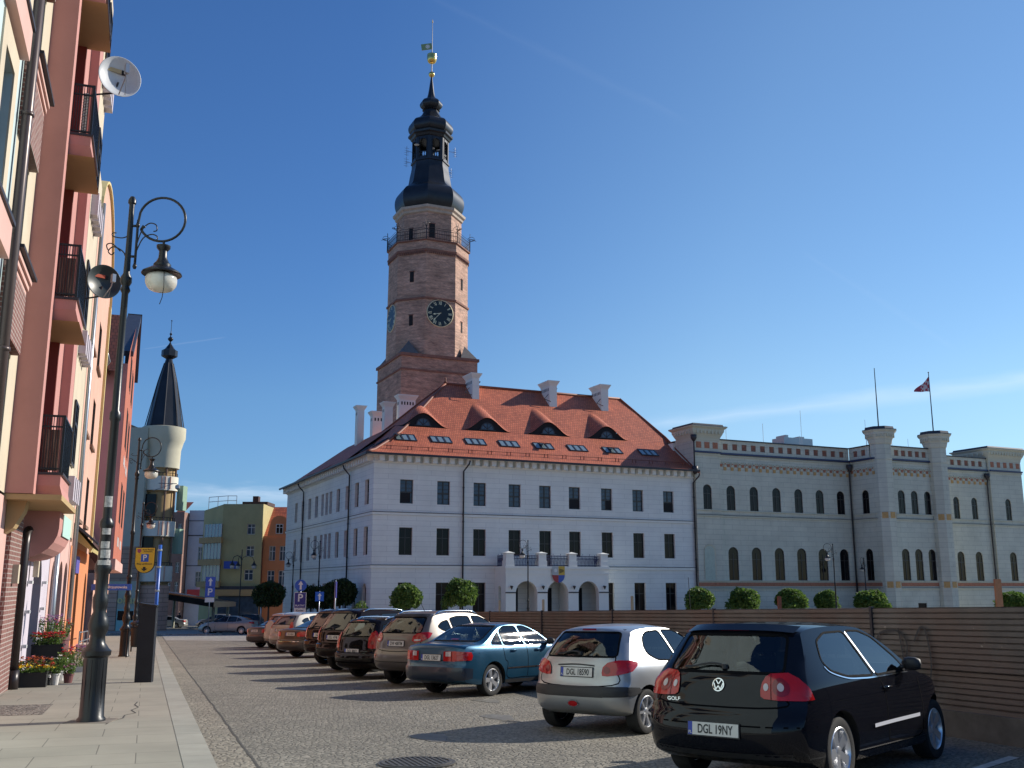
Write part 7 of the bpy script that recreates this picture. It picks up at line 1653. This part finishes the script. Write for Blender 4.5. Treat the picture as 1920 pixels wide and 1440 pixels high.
        for hx, hz in S.get('handles', []):
            g = pr.hit((hx, hz), 'left' if sy == 1 else 'right', .0); q = MB(); q.tube([(g.x-.09, g.y+sy*.004, g.z), (g.x-.06, g.y+sy*.03, g.z+.004), (g.x+.06, g.y+sy*.03, g.z+.004), (g.x+.09, g.y+sy*.004, g.z)], .013, 6); q.obj('door_handle', S.get('handle_mat', M['chrome']), root, smooth=True)
    if clear:
        c = S['cabin']
        def seat(x, y, w_, zt, nm='seat'):
            q = MB(); q.prism([(x-.05,.35),(x+.07,.35),(x-.06,zt-.02),(x-.12,zt),(x-.17,zt-.03)], y-w_/2, y+w_/2, axis='y'); q.box(x, x+.5, y-w_/2, y+w_/2, .32, .48); o_ = q.obj(nm, M['seat'], root)
            for yy in ((y,) if w_ < .8 else (y-.42, y+.42)): q = MB(); q.prism([(x-.17,zt+.04),(x-.08,zt+.03),(x-.09,zt+.19),(x-.15,zt+.20)], yy-.13, yy+.13, axis='y'); q.tube([(x-.12,yy-.05,zt-.05),(x-.12,yy-.05,zt+.1)], .008, 4); q.tube([(x-.12,yy+.05,zt-.05),(x-.12,yy+.05,zt+.1)], .008, 4); q.obj('headrest', M['seat'], o_)
        seat(c[0], 0, 1.15, c[3]+.03, 'rear_bench'); seat(c[1], .36, .5, c[3]+.14); seat(c[1], -.36, .5, c[3]+.14)
        q = MB(); q.prism([(c[2]-.05,.6),(c[2]+.4,.6),(c[2]+.45,c[4]-.05),(c[2]+.1,c[4])], -.66, .66, axis='y'); q.obj('dashboard', M['trim'], root)
    # wiper, high brake lamp, aerial, rails
    if 'wiper' in S:
        y0_, y1_, z_ = S['wiper']; q = MB(); q.tube([pr.hit((y0_+(y1_-y0_)*k/5, z_+.02*sin(k)), 'rear', .022) for k in range(6)], .011, 5); q.lathe([(.03,-.02),(.03,.02)], 8, tuple(pr.hit((y0_, z_), 'rear', .01))); q.obj('rear_wiper', M['trim'], root)
    if 'aerial' in S:
        x, l = S['aerial']; h = pr.hit((x, 0), 'top', 0); q = MB(); q.tube([tuple(h), (h.x-l*.55, 0, h.z+l*.8)], [.008,.003], 5); q.obj('aerial', M['trim'], root)
    if 'rails' in S:
        x0, x1, yy = S['rails']
        for sy in (1, -1):
            q = MB(); pts_ = [pr.hit((x0+(x1-x0)*k/8, sy*yy), 'top', 0)+Vector((0,0,(.0 if k in (0, 8) else .055))) for k in range(9)]; q.tube([tuple(p) for p in pts_], .021, 6); q.obj('roof_rail', M['chrome'] if S.get('rail_c', 1) else M['trim'], root, smooth=True)
    return root, pr
# --- body shapes (x forward from the rear axle, z up)
HATCH = dict(wb=2.578, track=1.52, R=.318, hw=.88, belt=.95,
    rear=[(-.62,.22),(-.80,.30),(-.86,.45),(-.85,.62),(-.79,.70),(-.76,.80),(-.72,.93),(-.66,1.03),(-.50,1.24),(-.40,1.38)],
    top=[(-.40,1.38),(-.36,1.425),(-.1,1.465),(.4,1.485),(.9,1.482),(1.25,1.44),(1.65,1.28),(2.05,1.06),(2.3,.975),(2.7,.92),(3.05,.83),(3.22,.72)],
    front=[(3.1,.2),(3.32,.28),(3.37,.42),(3.33,.6),(3.22,.72)],
    w=[(.15,.80),(.28,.86),(.45,.88),(.62,.88),(.80,.868),(.93,.845),(1.02,.80),(1.2,.715),(1.36,.635),(1.45,.59),(1.5,.56)],
    side=[[(-.10,1.13),(.0,1.04),(.30,.98),(.93,.965),(.72,1.395),(.25,1.385),(-.0,1.31)],[(1.0,.965),(1.86,.985),(1.72,1.12),(1.38,1.33),(1.12,1.395),(.79,1.40)]],
    rw=[(-.60,1.03),(.60,1.03),(.53,1.37),(-.53,1.37)], ww=[(-.68,1.04),(.68,1.04),(.56,1.42),(-.56,1.42)],
    cavity=[(-.52,.62),(2.0,.62),(2.0,.98),(1.2,1.42),(-.24,1.42),(-.50,1.05)], cutx=(.5, 1.3), cabin=(.05, 1.15, 1.85, .98, .98),
    mirror=(1.78, 1.03), handles=[(1.16,.84)])
golf = dict(HATCH); golf.update(paint=carpaint('black lacquer', (.006,.0065,.010), .0, .25), clear=True, reg='DGL 19NY', plate=(0, 0, .53, -4), rim='five', handle_mat=paint('black gloss', (.01,.01,.012), .1, coat=1),
    crown=.04, gaps=[([(-.56,1.02),(-.60,.86),(-.585,.74),(.585,.74),(.60,.86),(.56,1.02)], 'rear'), ([(1.02,.96),(1.10,.80),(1.12,.42),(1.2,.33),(2.0,.31),(2.12,.5),(2.08,.9)], 'side'), ([(-.845,.58),(-.3,.575),(.3,.575),(.845,.58)], 'rear')],
    strips=[('side_moulding','alloyp',[(.72,.50),(1.2,.51),(1.98,.52)],'side',.035,.012),('window_chrome','chrome',[(-.10,1.08),(-.01,1.02),(.28,.962),(.6,.948),(.93,.945),(1.86,.962)],'side',.012,.008),('door_pillar','alloy',[(.968,.985),(.86,1.19),(.76,1.385)],'side',.032,.009),('sill','trim',[(.36,.25),(2.2,.25)],'side',.10,.01),('bumper_crease','trim',[(-.8,.33),(0,.31),(.8,.33)],'rear',.05,.004)],
    patches=[('tail_lamp','red_l',[(7,.88),(9,.95),(14,1.0),(22,1.025),(38,1.03),(50,1.035),(60,.99),(68,.90),(73,.81),(58,.80),(30,.80),(13,.81),(8,.83)],'corner',0,.008),
        ('lamp_ring','red_l2',[(35+11*cos(a*pi/8),.91+.078*sin(a*pi/8)) for a in range(16)],'corner',0,.012),('lamp_lens','white_l',[(35+4.5*cos(a*pi/6),.91+.034*sin(a*pi/6)) for a in range(12)],'corner',0,.016),
        ('lamp_lens','white_l',[(15+3.6*cos(a*pi/6),.91+.032*sin(a*pi/6)) for a in range(12)],'corner',0,.013),('brake_lamp','red_l2',[(-.16,1.405),(.16,1.405),(.15,1.43),(-.15,1.43)],'rear',0,.008),
        ('lamp_divider','gap',[(21.5,.80),(22.3,.80),(23,1.02),(22.2,1.02)],'corner',0,.0125),('headlamp','clear_l',[(.45,.66),(.78,.66),(.76,.76),(.5,.72)],'front2',1,.006)],
    wiper=(-.02,.40,1.075))
golf['strips'] = golf['strips']+[('spoiler',golf['paint'],[(-.57,1.395),(-.3,1.415),(.3,1.415),(.57,1.395)],'rear',.045,.035)]
P206 = dict(wb=2.442, track=1.42, R=.292, hw=.826, belt=.93, crown=.05,
    rear=[(-.42,.24),(-.58,.31),(-.635,.42),(-.64,.58),(-.58,.64),(-.565,.72),(-.55,.86),(-.50,.97),(-.34,1.20),(-.22,1.335)],
    top=[(-.22,1.335),(-.17,1.375),(.1,1.412),(.5,1.43),(.85,1.425),(1.15,1.37),(1.55,1.19),(1.9,.99),(2.15,.91),(2.5,.85),(2.85,.75),(3.02,.62)],
    front=[(2.9,.2),(3.1,.28),(3.17,.42),(3.14,.54),(3.02,.62)],
    w=[(.15,.76),(.3,.81),(.45,.826),(.62,.826),(.78,.815),(.90,.79),(1.0,.74),(1.18,.66),(1.32,.59),(1.42,.53)],
    side=[[(.10,1.13),(.14,1.03),(.34,.95),(.86,.93),(.66,1.345),(.30,1.325),(.16,1.25)],[(.93,.93),(1.72,.94),(1.6,1.07),(1.28,1.28),(1.04,1.345),(.73,1.35)]],
    rw=[(-.58,1.0),(.58,1.0),(.49,1.32),(-.49,1.32)], ww=[(-.62,.98),(.62,.98),(.50,1.37),(-.50,1.37)],
    cavity=[(-.34,.62),(1.85,.62),(1.85,.93),(1.1,1.36),(-.06,1.36),(-.32,1.02)], cutx=(.5, 1.2), cabin=(.10, 1.05, 1.7, .93, .93), mirror=(1.66,.98), handles=[(1.08,.83)],
    paint=carpaint('silver metallic', (.40,.41,.42), .75, .34), clear=True, reg='DGL 18590', plate=(0,-.02,.80,-6), rim='seven', handle_mat=M['alloy'],
    gaps=[([(-.56,1.0),(-.60,.84),(-.56,.64),(.56,.64),(.60,.84),(.56,1.0)],'rear'),([(.95,.92),(1.0,.75),(1.02,.42),(1.1,.32),(1.9,.30),(2.02,.5),(1.95,.86)],'side')],
    strips=[('garnish','trim',[(-.3,.885),(0,.90),(.3,.885)],'rear',.016,.010),('side_moulding','trim',[(.62,.50),(1.9,.51)],'side',.05,.010),('sill','trim',[(.36,.24),(2.1,.24)],'side',.08,.006)],
    patches=[('bumper_strip','trim',[(-.47,.486),(.47,.486),(.47,.617),(-.47,.617)],'rear',0,.012),('bumper_strip','trim',[(13.5,.488),(45,.495),(70,.51),(80,.54),(84,.575),(80,.61),(60,.62),(45,.62),(13.5,.618)],'corner',0,.004),('tail_lamp','red_l',[(13,.80),(15,.87),(24,.925),(45,.955),(66,.955),(84,.93),(80,.89),(66,.82),(45,.775),(24,.755),(14,.76)],'corner',0,.008),('lamp_lens','red_l2',[(23+6*cos(a*pi/6),.83+.045*sin(a*pi/6)) for a in range(12)],'corner',0,.012),
        ('fog_lamp','red_l',[(.0+.075*cos(a*pi/6),.395+.035*sin(a*pi/6)) for a in range(12)],'rear',0,.012),('fog_rim','chrome',[(.0+.10*cos(a*pi/6),.395+.05*sin(a*pi/6)) for a in range(12)],'rear',0,.008),('brake_lamp','red_l2',[(-.12,1.345),(.12,1.345),(.11,1.365),(-.11,1.365)],'rear',0,.008),('headlamp','clear_l',[(.4,.6),(.72,.6),(.72,.72),(.5,.7)],'front2',1,.006)],
    wiper=(-.02,.36,1.04))
SEDAN = dict(wb=2.60, track=1.46, R=.305, hw=.858, belt=.95, crown=.04, cr=.18,
    rear=[(-.72,.24),(-.94,.31),(-.985,.42),(-.98,.56),(-.93,.62),(-.925,.72),(-.92,.86),(-.90,.95)],
    top=[(-.90,.95),(-.84,.99),(-.6,1.01),(-.36,1.03),(-.15,1.10),(.25,1.30),(.5,1.375),(.9,1.405),(1.25,1.385),(1.6,1.26),(2.0,1.04),(2.25,.95),(2.7,.88),(3.1,.79),(3.3,.66)],
    front=[(3.15,.2),(3.38,.28),(3.44,.42),(3.42,.56),(3.3,.66)],
    w=[(.15,.79),(.3,.84),(.45,.858),(.65,.858),(.82,.845),(.93,.82),(1.0,.77),(1.2,.67),(1.34,.59),(1.42,.54)],
    side=[[(-.02,1.0),(.32,.965),(.30,1.22),(.16,1.13)],[(.37,.965),(1.02,.955),(.93,1.33),(.55,1.33),(.35,1.24)],[(1.10,.955),(1.92,.965),(1.72,1.10),(1.42,1.27),(1.2,1.335),(1.0,1.335)]],
    rw=[(-.62,1.045),(.62,1.045),(.52,1.335),(-.52,1.335)], ww=[(-.64,1.0),(.64,1.0),(.52,1.34),(-.52,1.34)],
    cavity=[(-.30,.62),(1.95,.62),(1.95,.95),(1.3,1.34),(.42,1.34),(.0,1.08),(-.3,1.0)], cutx=(.7,1.3), cabin=(.35,1.25,1.85,.93,.95), mirror=(1.80,1.0), handles=[(.62,.86),(1.42,.86)])
prim = dict(SEDAN); prim.update(paint=carpaint('petrol blue metallic', (.010,.075,.14), .55, .30), clear=True, reg='DGL 13627', plate=(0,0,.74,-3), rim='five', handle_mat=carpaint('blue handle', (.012,.10,.21), .4),
    gaps=[([(1.06,.95),(1.08,.7),(1.06,.35)],'side'),([(.30,.95),(.34,.7),(.42,.62),(.42,.34),(1.0,.33),(2.05,.33),(2.1,.55),(2.05,.92)],'side'),([(-.72,.97),(-.74,.72),(.74,.72),(.72,.97)],'rear')],
    strips=[('side_moulding','chrome',[(.42,.52),(2.0,.53)],'side',.025,.010),('window_chrome','chrome',[(0,.975),(.6,.945),(1.9,.95)],'side',.014,.007),('sill','trim',[(.36,.27),(2.2,.27)],'side',.07,.006)],
    patches=[('bumper','navy',[(-.48,.33),(.48,.33),(.48,.56),(-.48,.56)],'rear',0,.012),('bumper','navy',[(13,.33),(50,.33),(74,.36),(74,.54),(50,.56),(13,.56)],'corner',0,.006),('tail_lamp','red_l',[(-3,.68),(-3,.86),(30,.865),(70,.85),(74,.78),(70,.70),(30,.68)],'corner',0,.008),('lamp_lens','white_l',[(4,.77),(4,.855),(20,.858),(20,.77)],'corner',0,.012),('lamp_divider','gap',[(21.5,.68),(22.5,.68),(22.5,.86),(21.5,.86)],'corner',0,.0125),('brake_lamp','red_l2',[(-.1,1.06),(.1,1.06),(.1,1.08),(-.1,1.08)],'rear',0,.012),('headlamp','clear_l',[(.45,.6),(.80,.6),(.80,.72),(.5,.7)],'front2',1,.006)])
SUV = dict(wb=2.64, track=1.59, R=.345, hw=.91, belt=1.10, crown=.05,
    rear=[(-.6,.32),(-.80,.40),(-.87,.52),(-.87,.70),(-.81,.78),(-.79,.92),(-.75,1.10),(-.68,1.22),(-.52,1.44),(-.42,1.54)],
    top=[(-.42,1.54),(-.36,1.585),(0,1.635),(.5,1.655),(1.0,1.645),(1.35,1.57),(1.75,1.36),(2.1,1.16),(2.35,1.08),(2.8,1.02),(3.15,.90),(3.28,.78)],
    front=[(3.15,.28),(3.38,.36),(3.44,.52),(3.40,.68),(3.28,.78)],
    w=[(.25,.84),(.4,.90),(.6,.91),(.8,.905),(.98,.885),(1.10,.85),(1.2,.80),(1.4,.70),(1.54,.63),(1.65,.57)],
    side=[[(-.22,1.30),(-.10,1.22),(.20,1.17),(.16,1.45),(-.06,1.40)],[(.27,1.16),(.98,1.12),(.90,1.53),(.5,1.53),(.23,1.48)],[(1.06,1.115),(1.96,1.09),(1.78,1.24),(1.5,1.44),(1.25,1.53),(.98,1.535)]],
    rw=[(-.64,1.16),(.64,1.16),(.55,1.50),(-.55,1.50)], ww=[(-.68,1.16),(.68,1.16),(.55,1.58),(-.55,1.58)],
    cavity=[(-.5,.75),(2.1,.75),(2.1,1.1),(1.3,1.57),(-.26,1.57),(-.5,1.2)], cutx=(.6,1.35), cabin=(.15,1.25,1.95,1.08,1.1), mirror=(1.85,1.15), handles=[(.55,1.0),(1.35,.99)])
hyu = dict(SUV); hyu.update(paint=carpaint('bronze grey metallic', (.13,.115,.105), .5, .34), clear=True, reg='DW 408TM', plate=(0,0,.93,-5), rim='five', rails=(-.2,1.25,.60), mirror_mat=M['trim'],
    gaps=[([(1.02,1.1),(1.04,.7),(1.02,.42)],'side'),([(.2,1.1),(.3,.8),(.42,.7),(.42,.42),(2.1,.42),(2.15,.7),(2.05,1.05)],'side'),([(-.60,1.15),(-.62,.80),(.62,.80),(.60,1.15)],'rear')],
    strips=[('bumper_trim','trim',[(-.66,.45),(-.4,.44),(0,.44),(.4,.44),(.66,.45)],'rear',.20,.010),('sill','trim',[(.40,.40),(2.2,.40)],'side',.12,.010),('window_chrome','chrome',[(-.2,1.19),(.2,1.14),(1.0,1.095),(1.9,1.07)],'side',.016,.008),('spoiler','trim',[(-.55,1.535),(0,1.55),(.55,1.535)],'rear',.05,.015)],
    patches=[('tail_lamp','red_l',[(10,1.0),(12,1.09),(24,1.14),(45,1.17),(66,1.18),(80,1.16),(66,1.06),(45,.98),(22,.955)],'corner',0,.008),('lamp_lens','white_l',[(18,.985),(40,.995),(42,1.03),(20,1.025)],'corner',0,.013),('reflector','red_l2',[(.62,.60),(.76,.60),(.76,.68),(.62,.68)],'rear2',0,.010)], wiper=(0,.42,1.20), aerial=(.1,.35))
WAGON = dict(wb=2.54, track=1.46, R=.30, hw=.85, belt=.98, crown=.05,
    rear=[(-.72,.24),(-.90,.32),(-.96,.45),(-.95,.62),(-.88,.68),(-.87,.85),(-.84,1.02),(-.76,1.20),(-.66,1.38),(-.62,1.42)],
    top=[(-.62,1.42),(-.55,1.46),(0,1.50),(.6,1.50),(1.1,1.46),(1.5,1.30),(1.9,1.07),(2.1,.98),(2.5,.92),(2.85,.83),(3.0,.70)],
    front=[(2.9,.2),(3.1,.28),(3.17,.42),(3.14,.58),(3.0,.70)],
    w=[(.15,.78),(.3,.84),(.45,.85),(.68,.85),(.85,.84),(.97,.81),(1.08,.76),(1.25,.68),(1.4,.61),(1.5,.55)],
    side=[[(-.58,1.08),(.18,1.04),(.14,1.36),(-.46,1.32)],[(.26,1.035),(.96,1.01),(.88,1.39),(.22,1.37)],[(1.04,1.01),(1.85,1.0),(1.6,1.18),(1.3,1.36),(1.1,1.395),(.96,1.40)]],
    rw=[(-.60,1.03),(.60,1.03),(.52,1.37),(-.52,1.37)], ww=[(-.62,1.02),(.62,1.02),(.52,1.42),(-.52,1.42)],
    cavity=[(-.6,.65),(1.9,.65),(1.9,1.0),(1.15,1.43),(-.45,1.43),(-.62,1.05)], cutx=(.6,1.2), cabin=(.1,1.1,1.75,.98,1.0), mirror=(1.72,1.05), handles=[(.5,.9),(1.3,.9)])
clio = dict(WAGON); clio.update(paint=carpaint('black-brown lacquer', (.009,.007,.007), .0, .28), clear=True, reg='DGL 80KX', plate=(0,0,.66,-4), rim='five', rails=(-.3,1.15,.56),
    gaps=[([(-.56,1.02),(-.60,.9),(-.60,.66),(.60,.66),(.60,.9),(.56,1.02)],'rear'),([(1.0,1.0),(1.02,.7),(1.0,.33),(2.0,.33),(2.05,.9)],'side')],
    strips=[('bumper_crease','trim',[(-.82,.60),(-.4,.585),(.4,.585),(.82,.60)],'rear',.035,.008),('bumper_crease','gap',[(-.8,.42),(0,.40),(.8,.42)],'rear',.03,.006),('sill','trim',[(.36,.25),(2.1,.25)],'side',.08,.006)],
    patches=[('tail_lamp','red_l',[(26,.76),(26,.98),(36,1.12),(52,1.17),(60,1.12),(64,.95),(66,.76),(40,.74)],'corner',0,.008),('lamp_lens','red_l2',[(40+6*cos(a*pi/6),.88+.05*sin(a*pi/6)) for a in range(12)],'corner',0,.012),('brake_lamp','red_l',[(-.14,1.40),(.14,1.40),(.13,1.425),(-.13,1.425)],'rear',0,.010)], wiper=(0,.4,1.06))
JEEP = dict(WAGON); JEEP.update(wb=2.78, track=1.57, R=.355, hw=.93, belt=1.10, crown=.06,
    rear=[(-.75,.38),(-.92,.44),(-.98,.56),(-.98,.74),(-.90,.80),(-.89,.98),(-.86,1.15),(-.74,1.40),(-.62,1.60),(-.58,1.66)],
    top=[(-.58,1.66),(-.5,1.70),(0,1.74),(.7,1.74),(1.2,1.68),(1.55,1.50),(1.95,1.25),(2.2,1.16),(2.7,1.10),(3.15,1.0),(3.3,.85)],
    front=[(3.2,.35),(3.42,.42),(3.48,.58),(3.44,.74),(3.3,.85)],
    w=[(.3,.86),(.45,.92),(.7,.93),(.95,.92),(1.10,.89),(1.2,.84),(1.4,.75),(1.6,.67),(1.75,.6)],
    side=[[(-.52,1.22),(.25,1.18),(.2,1.58),(-.40,1.52)],[(.33,1.175),(1.05,1.15),(.98,1.61),(.3,1.59)],[(1.13,1.15),(1.98,1.13),(1.7,1.35),(1.4,1.57),(1.05,1.62)]],
    rw=[(-.68,1.14),(.68,1.14),(.58,1.60),(-.58,1.60)], ww=[(-.68,1.2),(.68,1.2),(.56,1.62),(-.56,1.62)],
    cavity=[(-.6,.75),(2.0,.75),(2.0,1.15),(1.25,1.66),(-.42,1.66),(-.64,1.2)], cutx=(.6,1.3), cabin=(.2,1.3,1.9,1.12,1.15), mirror=(1.85,1.2), handles=[(.6,1.05),(1.45,1.04)],
    paint=carpaint('dark brown lacquer', (.014,.009,.007), .0, .28), clear=False, reg='DGL 14T48', plate=(0,.0,.94,-3), rim='seven', rails=(-.35,1.35,.64),
    gaps=[([(-.70,1.1),(-.72,.82),(.72,.82),(.70,1.1)],'rear'),([(1.09,1.15),(1.1,.5),(2.2,.5),(2.2,1.0)],'side')],
    strips=[('bumper_trim','trim',[(-.68,.54),(-.4,.53),(.4,.53),(.68,.54)],'rear',.22,.012),('sill','trim',[(.40,.45),(2.3,.45)],'side',.12,.010)],
    patches=[('tail_lamp','red_l',[(34,.86),(34,1.22),(58,1.22),(58,.86)],'corner',0,.008)], wiper=(0,.45,1.18))
def variant(base, **k): d = dict(base); d.update(k); return d
slc = variant(JEEP, paint=carpaint('maroon brown lacquer', (.022,.009,.007), .0, .3), reg='DGL 27KA', rails=(-.35,1.35,.64))
A6 = variant(SEDAN, wb=2.76, track=1.54, R=.325, hw=.90, rear=[(-.82,.25),(-1.04,.32),(-1.09,.44),(-1.08,.60),(-1.03,.66),(-1.02,.78),(-1.0,.92),(-.98,1.0)],
    top=[(-.98,1.0),(-.92,1.045),(-.6,1.07),(-.36,1.09),(-.1,1.17),(.35,1.36),(.6,1.42),(1.0,1.45),(1.35,1.425),(1.7,1.30),(2.1,1.08),(2.4,.99),(2.9,.92),(3.35,.82),(3.5,.68)],
    front=[(3.35,.2),(3.6,.28),(3.66,.42),(3.62,.58),(3.5,.68)],
    w=[(.15,.83),(.3,.88),(.45,.90),(.68,.90),(.86,.885),(.98,.85),(1.05,.79),(1.25,.69),(1.38,.62),(1.46,.57)],
    side=[[(.0,1.04),(.38,1.0),(.36,1.26),(.2,1.18)],[(.44,1.0),(1.12,.99),(1.02,1.375),(.62,1.37),(.42,1.29)],[(1.2,.99),(2.04,1.0),(1.84,1.13),(1.54,1.31),(1.3,1.38),(1.1,1.38)]],
    rw=[(-.64,1.10),(.64,1.10),(.54,1.38),(-.54,1.38)], ww=[(-.66,1.04),(.66,1.04),(.55,1.38),(-.55,1.38)], mirror=(1.9,1.04), handles=[(.75,.9),(1.55,.9)],
    paint=carpaint('warm dark grey metallic', (.035,.029,.028), .2, .32), reg='DGL 46545', plate=(0,-.1,.86,-3), rim='seven',
    gaps=[([(-.72,1.0),(-.74,.66),(.74,.66),(.72,1.0)],'rear'),([(1.16,.98),(1.17,.35),(2.1,.33),(2.15,.9)],'side')],
    strips=[('bumper_crease','chrome',[(-.62,.60),(0,.59),(.62,.60)],'rear',.018,.010),('sill','trim',[(.38,.27),(2.3,.27)],'side',.07,.006)],
    patches=[('tail_lamp','red_l',[(10,.80),(12,.91),(30,.95),(60,.96),(78,.93),(76,.82),(50,.78),(20,.77)],'corner',0,.008)])
mid = variant(SUV, paint=carpaint('pale beige metallic', (.30,.28,.25), .15, .35), reg='DGL 31PX', plate=(0,0,.93,-5), rim='seven', hw=.88, rails=(-.2,1.25,.60), patches=[('tail_lamp','red_l',[(30,1.0),(32,1.25),(52,1.25),(56,1.0)],'corner',0,.008)], strips=[('bumper_trim','trim',[(-.8,.46),(0,.44),(.8,.46)],'rear',.18,.010)])
rav = variant(SUV, paint=carpaint('beige metallic', (.36,.32,.265), .15, .35), reg='DGL 52HV', plate=(0,-.42,.56,-2), rim='seven', hw=.88, rear=[(-.55,.32),(-.70,.38),(-.74,.50),(-.74,.70),(-.70,.78),(-.70,.92),(-.68,1.10),(-.62,1.24),(-.52,1.46),(-.46,1.56)],
    patches=[('tail_lamp','red_l',[(33,.80),(33,1.10),(54,1.10),(54,.80)],'corner',0,.008),('reflector','red_l2',[(.62,.56),(.76,.56),(.76,.62),(.62,.62)],'rear2',0,.008)], strips=[('bumper_trim','trim',[(-.8,.42),(0,.40),(.8,.42)],'rear',.12,.010)])
blk2 = variant(SEDAN, paint=carpaint('black green lacquer', (.010,.013,.010), .1, .3), reg='DGL 90YE', plate=(0,0,.80,-3), rim='seven', patches=[('tail_lamp','red_l',[(24,.72),(24,.88),(62,.88),(62,.72)],'corner',0,.008)], strips=[('bumper_trim','trim',[(-.8,.45),(0,.43),(.8,.45)],'rear',.16,.010)])
mond = variant(A6, wb=2.85, hw=.94, paint=carpaint('champagne silver metallic', (.33,.31,.28), .35, .35), reg='DGL 60CM', rim='fine', rear=[(-.80,.25),(-1.0,.32),(-1.05,.45),(-1.04,.62),(-.98,.72),(-.97,.86),(-.93,.98),(-.90,1.05)],
    top=[(-.90,1.05),(-.84,1.08),(-.55,1.14),(-.2,1.27),(.3,1.42),(.7,1.485),(1.1,1.50),(1.5,1.45),(1.9,1.29),(2.35,1.09),(2.7,1.0),(3.2,.90),(3.5,.80),(3.65,.68)], front=[(3.5,.2),(3.72,.28),(3.78,.42),(3.75,.58),(3.65,.68)],
    side=[[(.0,1.12),(.42,1.03),(.38,1.33),(.15,1.24)],[(.48,1.03),(1.2,1.0),(1.1,1.43),(.7,1.42),(.44,1.36)],[(1.27,1.0),(2.35,1.0),(2.1,1.14),(1.75,1.33),(1.45,1.42),(1.18,1.43)]], rw=[(-.60,1.16),(.60,1.16),(.54,1.40),(-.54,1.40)], clear=False, mirror=(2.1,1.06), handles=[(.8,.92),(1.65,.92)],
    patches=[('tail_lamp','red_l',[(10,.84),(12,.98),(45,1.0),(80,1.01),(84,.93),(60,.86)],'corner',0,.008),('headlamp','clear_l',[(3.15,.66),(3.6,.60),(3.55,.74),(3.2,.84)],'side',1,.006)])
ROWG = 'cars parked at an angle along the fence'
B40 = 40.0
def fwd(b): return Vector((sin(radians(b)), cos(radians(b)), 0)), Vector((-cos(radians(b)), sin(radians(b)), 0))
g_, gp = car('hatchback', 'black three-door hatchback with round red tail lamps, nearest the camera', ROWG, 2.42, 10.28, 40.7, golf)
# badge and lettering on the hatch of the nearest car
badge = link('badge', None, g_); 
h = gp.hit((0, .915), 'rear', .008); nrm = Matrix(((0,0,-1),(-1,0,0),(0,1,0)))
q = MB(); q.lathe([(.062,0),(.062,.008),(.052,.010),(.052,.004)], 28); q.lathe([(.052,.003),(.052,.004)], 28, m=1)
def stroke(pts, w_, z=.006):
    for a, b in zip(pts, pts[1:]):
        d = Vector((b[0]-a[0], b[1]-a[1])).normalized(); nn = Vector((-d.y, d.x))*w_/2
        q.add([(a[0]+nn.x,a[1]+nn.y,z),(a[0]-nn.x,a[1]-nn.y,z),(b[0]-nn.x,b[1]-nn.y,z),(b[0]+nn.x,b[1]+nn.y,z)], [(0,1,2,3)])
stroke([(-.028,.044),(0,.006),(.028,.044)], .010); stroke([(-.048,.016),(-.024,-.044),(0,-.010),(.024,-.044),(.048,.016)], .010)
bo = q.obj('badge', [M['chrome'], M['trim']], g_, loc=h); bpy.data.objects.remove(badge); e_ = nrm.to_euler(); bo.rotation_euler = e_; bo.rotation_euler.rotate_axis('X', radians(-14))
h = gp.hit((.48, .77), 'rear', .010); o = link('lettering', text_mesh('GOLF', .046, M['chrome']), g_, h); o.rotation_euler = e_; o.scale = (1.25,1,1)
car('hatchback', 'silver three-door hatchback with a black bumper strip, second from the camera', ROWG, 1.22, 14.54, 38.9, P206)
car('saloon_car', 'petrol blue saloon with red and white tail lamps', ROWG, -1.01, 21.0, 39, prim)
car('suv', 'bronze grey off-roader with silver roof rails and a black rear spoiler', ROWG, -2.10, 23.69, B40, hyu)
car('estate_car', 'black-brown small estate with tall tail lamps and silver roof rails', ROWG, -3.43, 26.42, B40, clio)
car('suv', 'dark brown boxy off-roader, the taller one beside the small estate', ROWG, -4.47, 29.59, B40, JEEP)
car('suv', 'maroon-brown off-roader mostly hidden behind the boxy dark brown one', ROWG, -5.55, 33.2, B40, slc)
car('saloon_car', 'warm dark grey saloon with a thin chrome line under its boot', ROWG, -7.64, 38.9, B40, A6)
car('suv', 'pale off-roader half hidden between the dark grey saloon and the beige one', ROWG, -9.25, 43.6, B40, mid)
rv, rp = car('suv', 'beige off-roader with a covered spare wheel on its back door', ROWG, -10.65, 48.1, B40, rav)
q = MB(); q.lathe([(.33,0),(.34,.03),(.34,.16),(.31,.20),(.001,.22)], 24, cap=False); q.xf(Matrix.Rotation(-pi/2, 4, 'Y')); hh = rp.hit((-.05,.98),'rear',.0); q.obj('spare_wheel_cover', rav['paint'], rv, loc=(hh.x+.02,-.05,.98), angle=40)
car('saloon_car', 'small blackish saloon at the far end of the row, beside the beige off-roader', ROWG, -11.9, 50.5, B40, blk2)
car('saloon_car', 'champagne silver saloon parked side-on, pointing left', 'cars parked side-on before the canopy', -21.9, 84.0, -90+3, mond)
def distant(x, y, label, col, base, b=-88): car('parked_car', label, 'cars parked side-on before the canopy', x, y, b, variant(base, paint=carpaint('lacquer', col, .3, .32), clear=False))
distant(-23.6, 92, 'dark maroon car directly behind the champagne silver saloon', (.05,.008,.012), A6)
distant(-24.6, 98, 'near-black car behind the maroon one', (.010,.011,.014), SUV | dict(reg='DGL 11AB', plate=(0,0,.9,0)))
distant(-29.0, 108, 'dark car in the shade of the canopy', (.012,.013,.016), A6, -80)
distant(-38.5, 118, 'pale car seen under the canopy by the columns', (.40,.40,.38), A6, -95)
distant(-33.5, 120, 'second pale car seen under the canopy, farther right', (.35,.35,.36), SUV | dict(reg='DGL 12AC', plate=(0,0,.9,0)), -95)
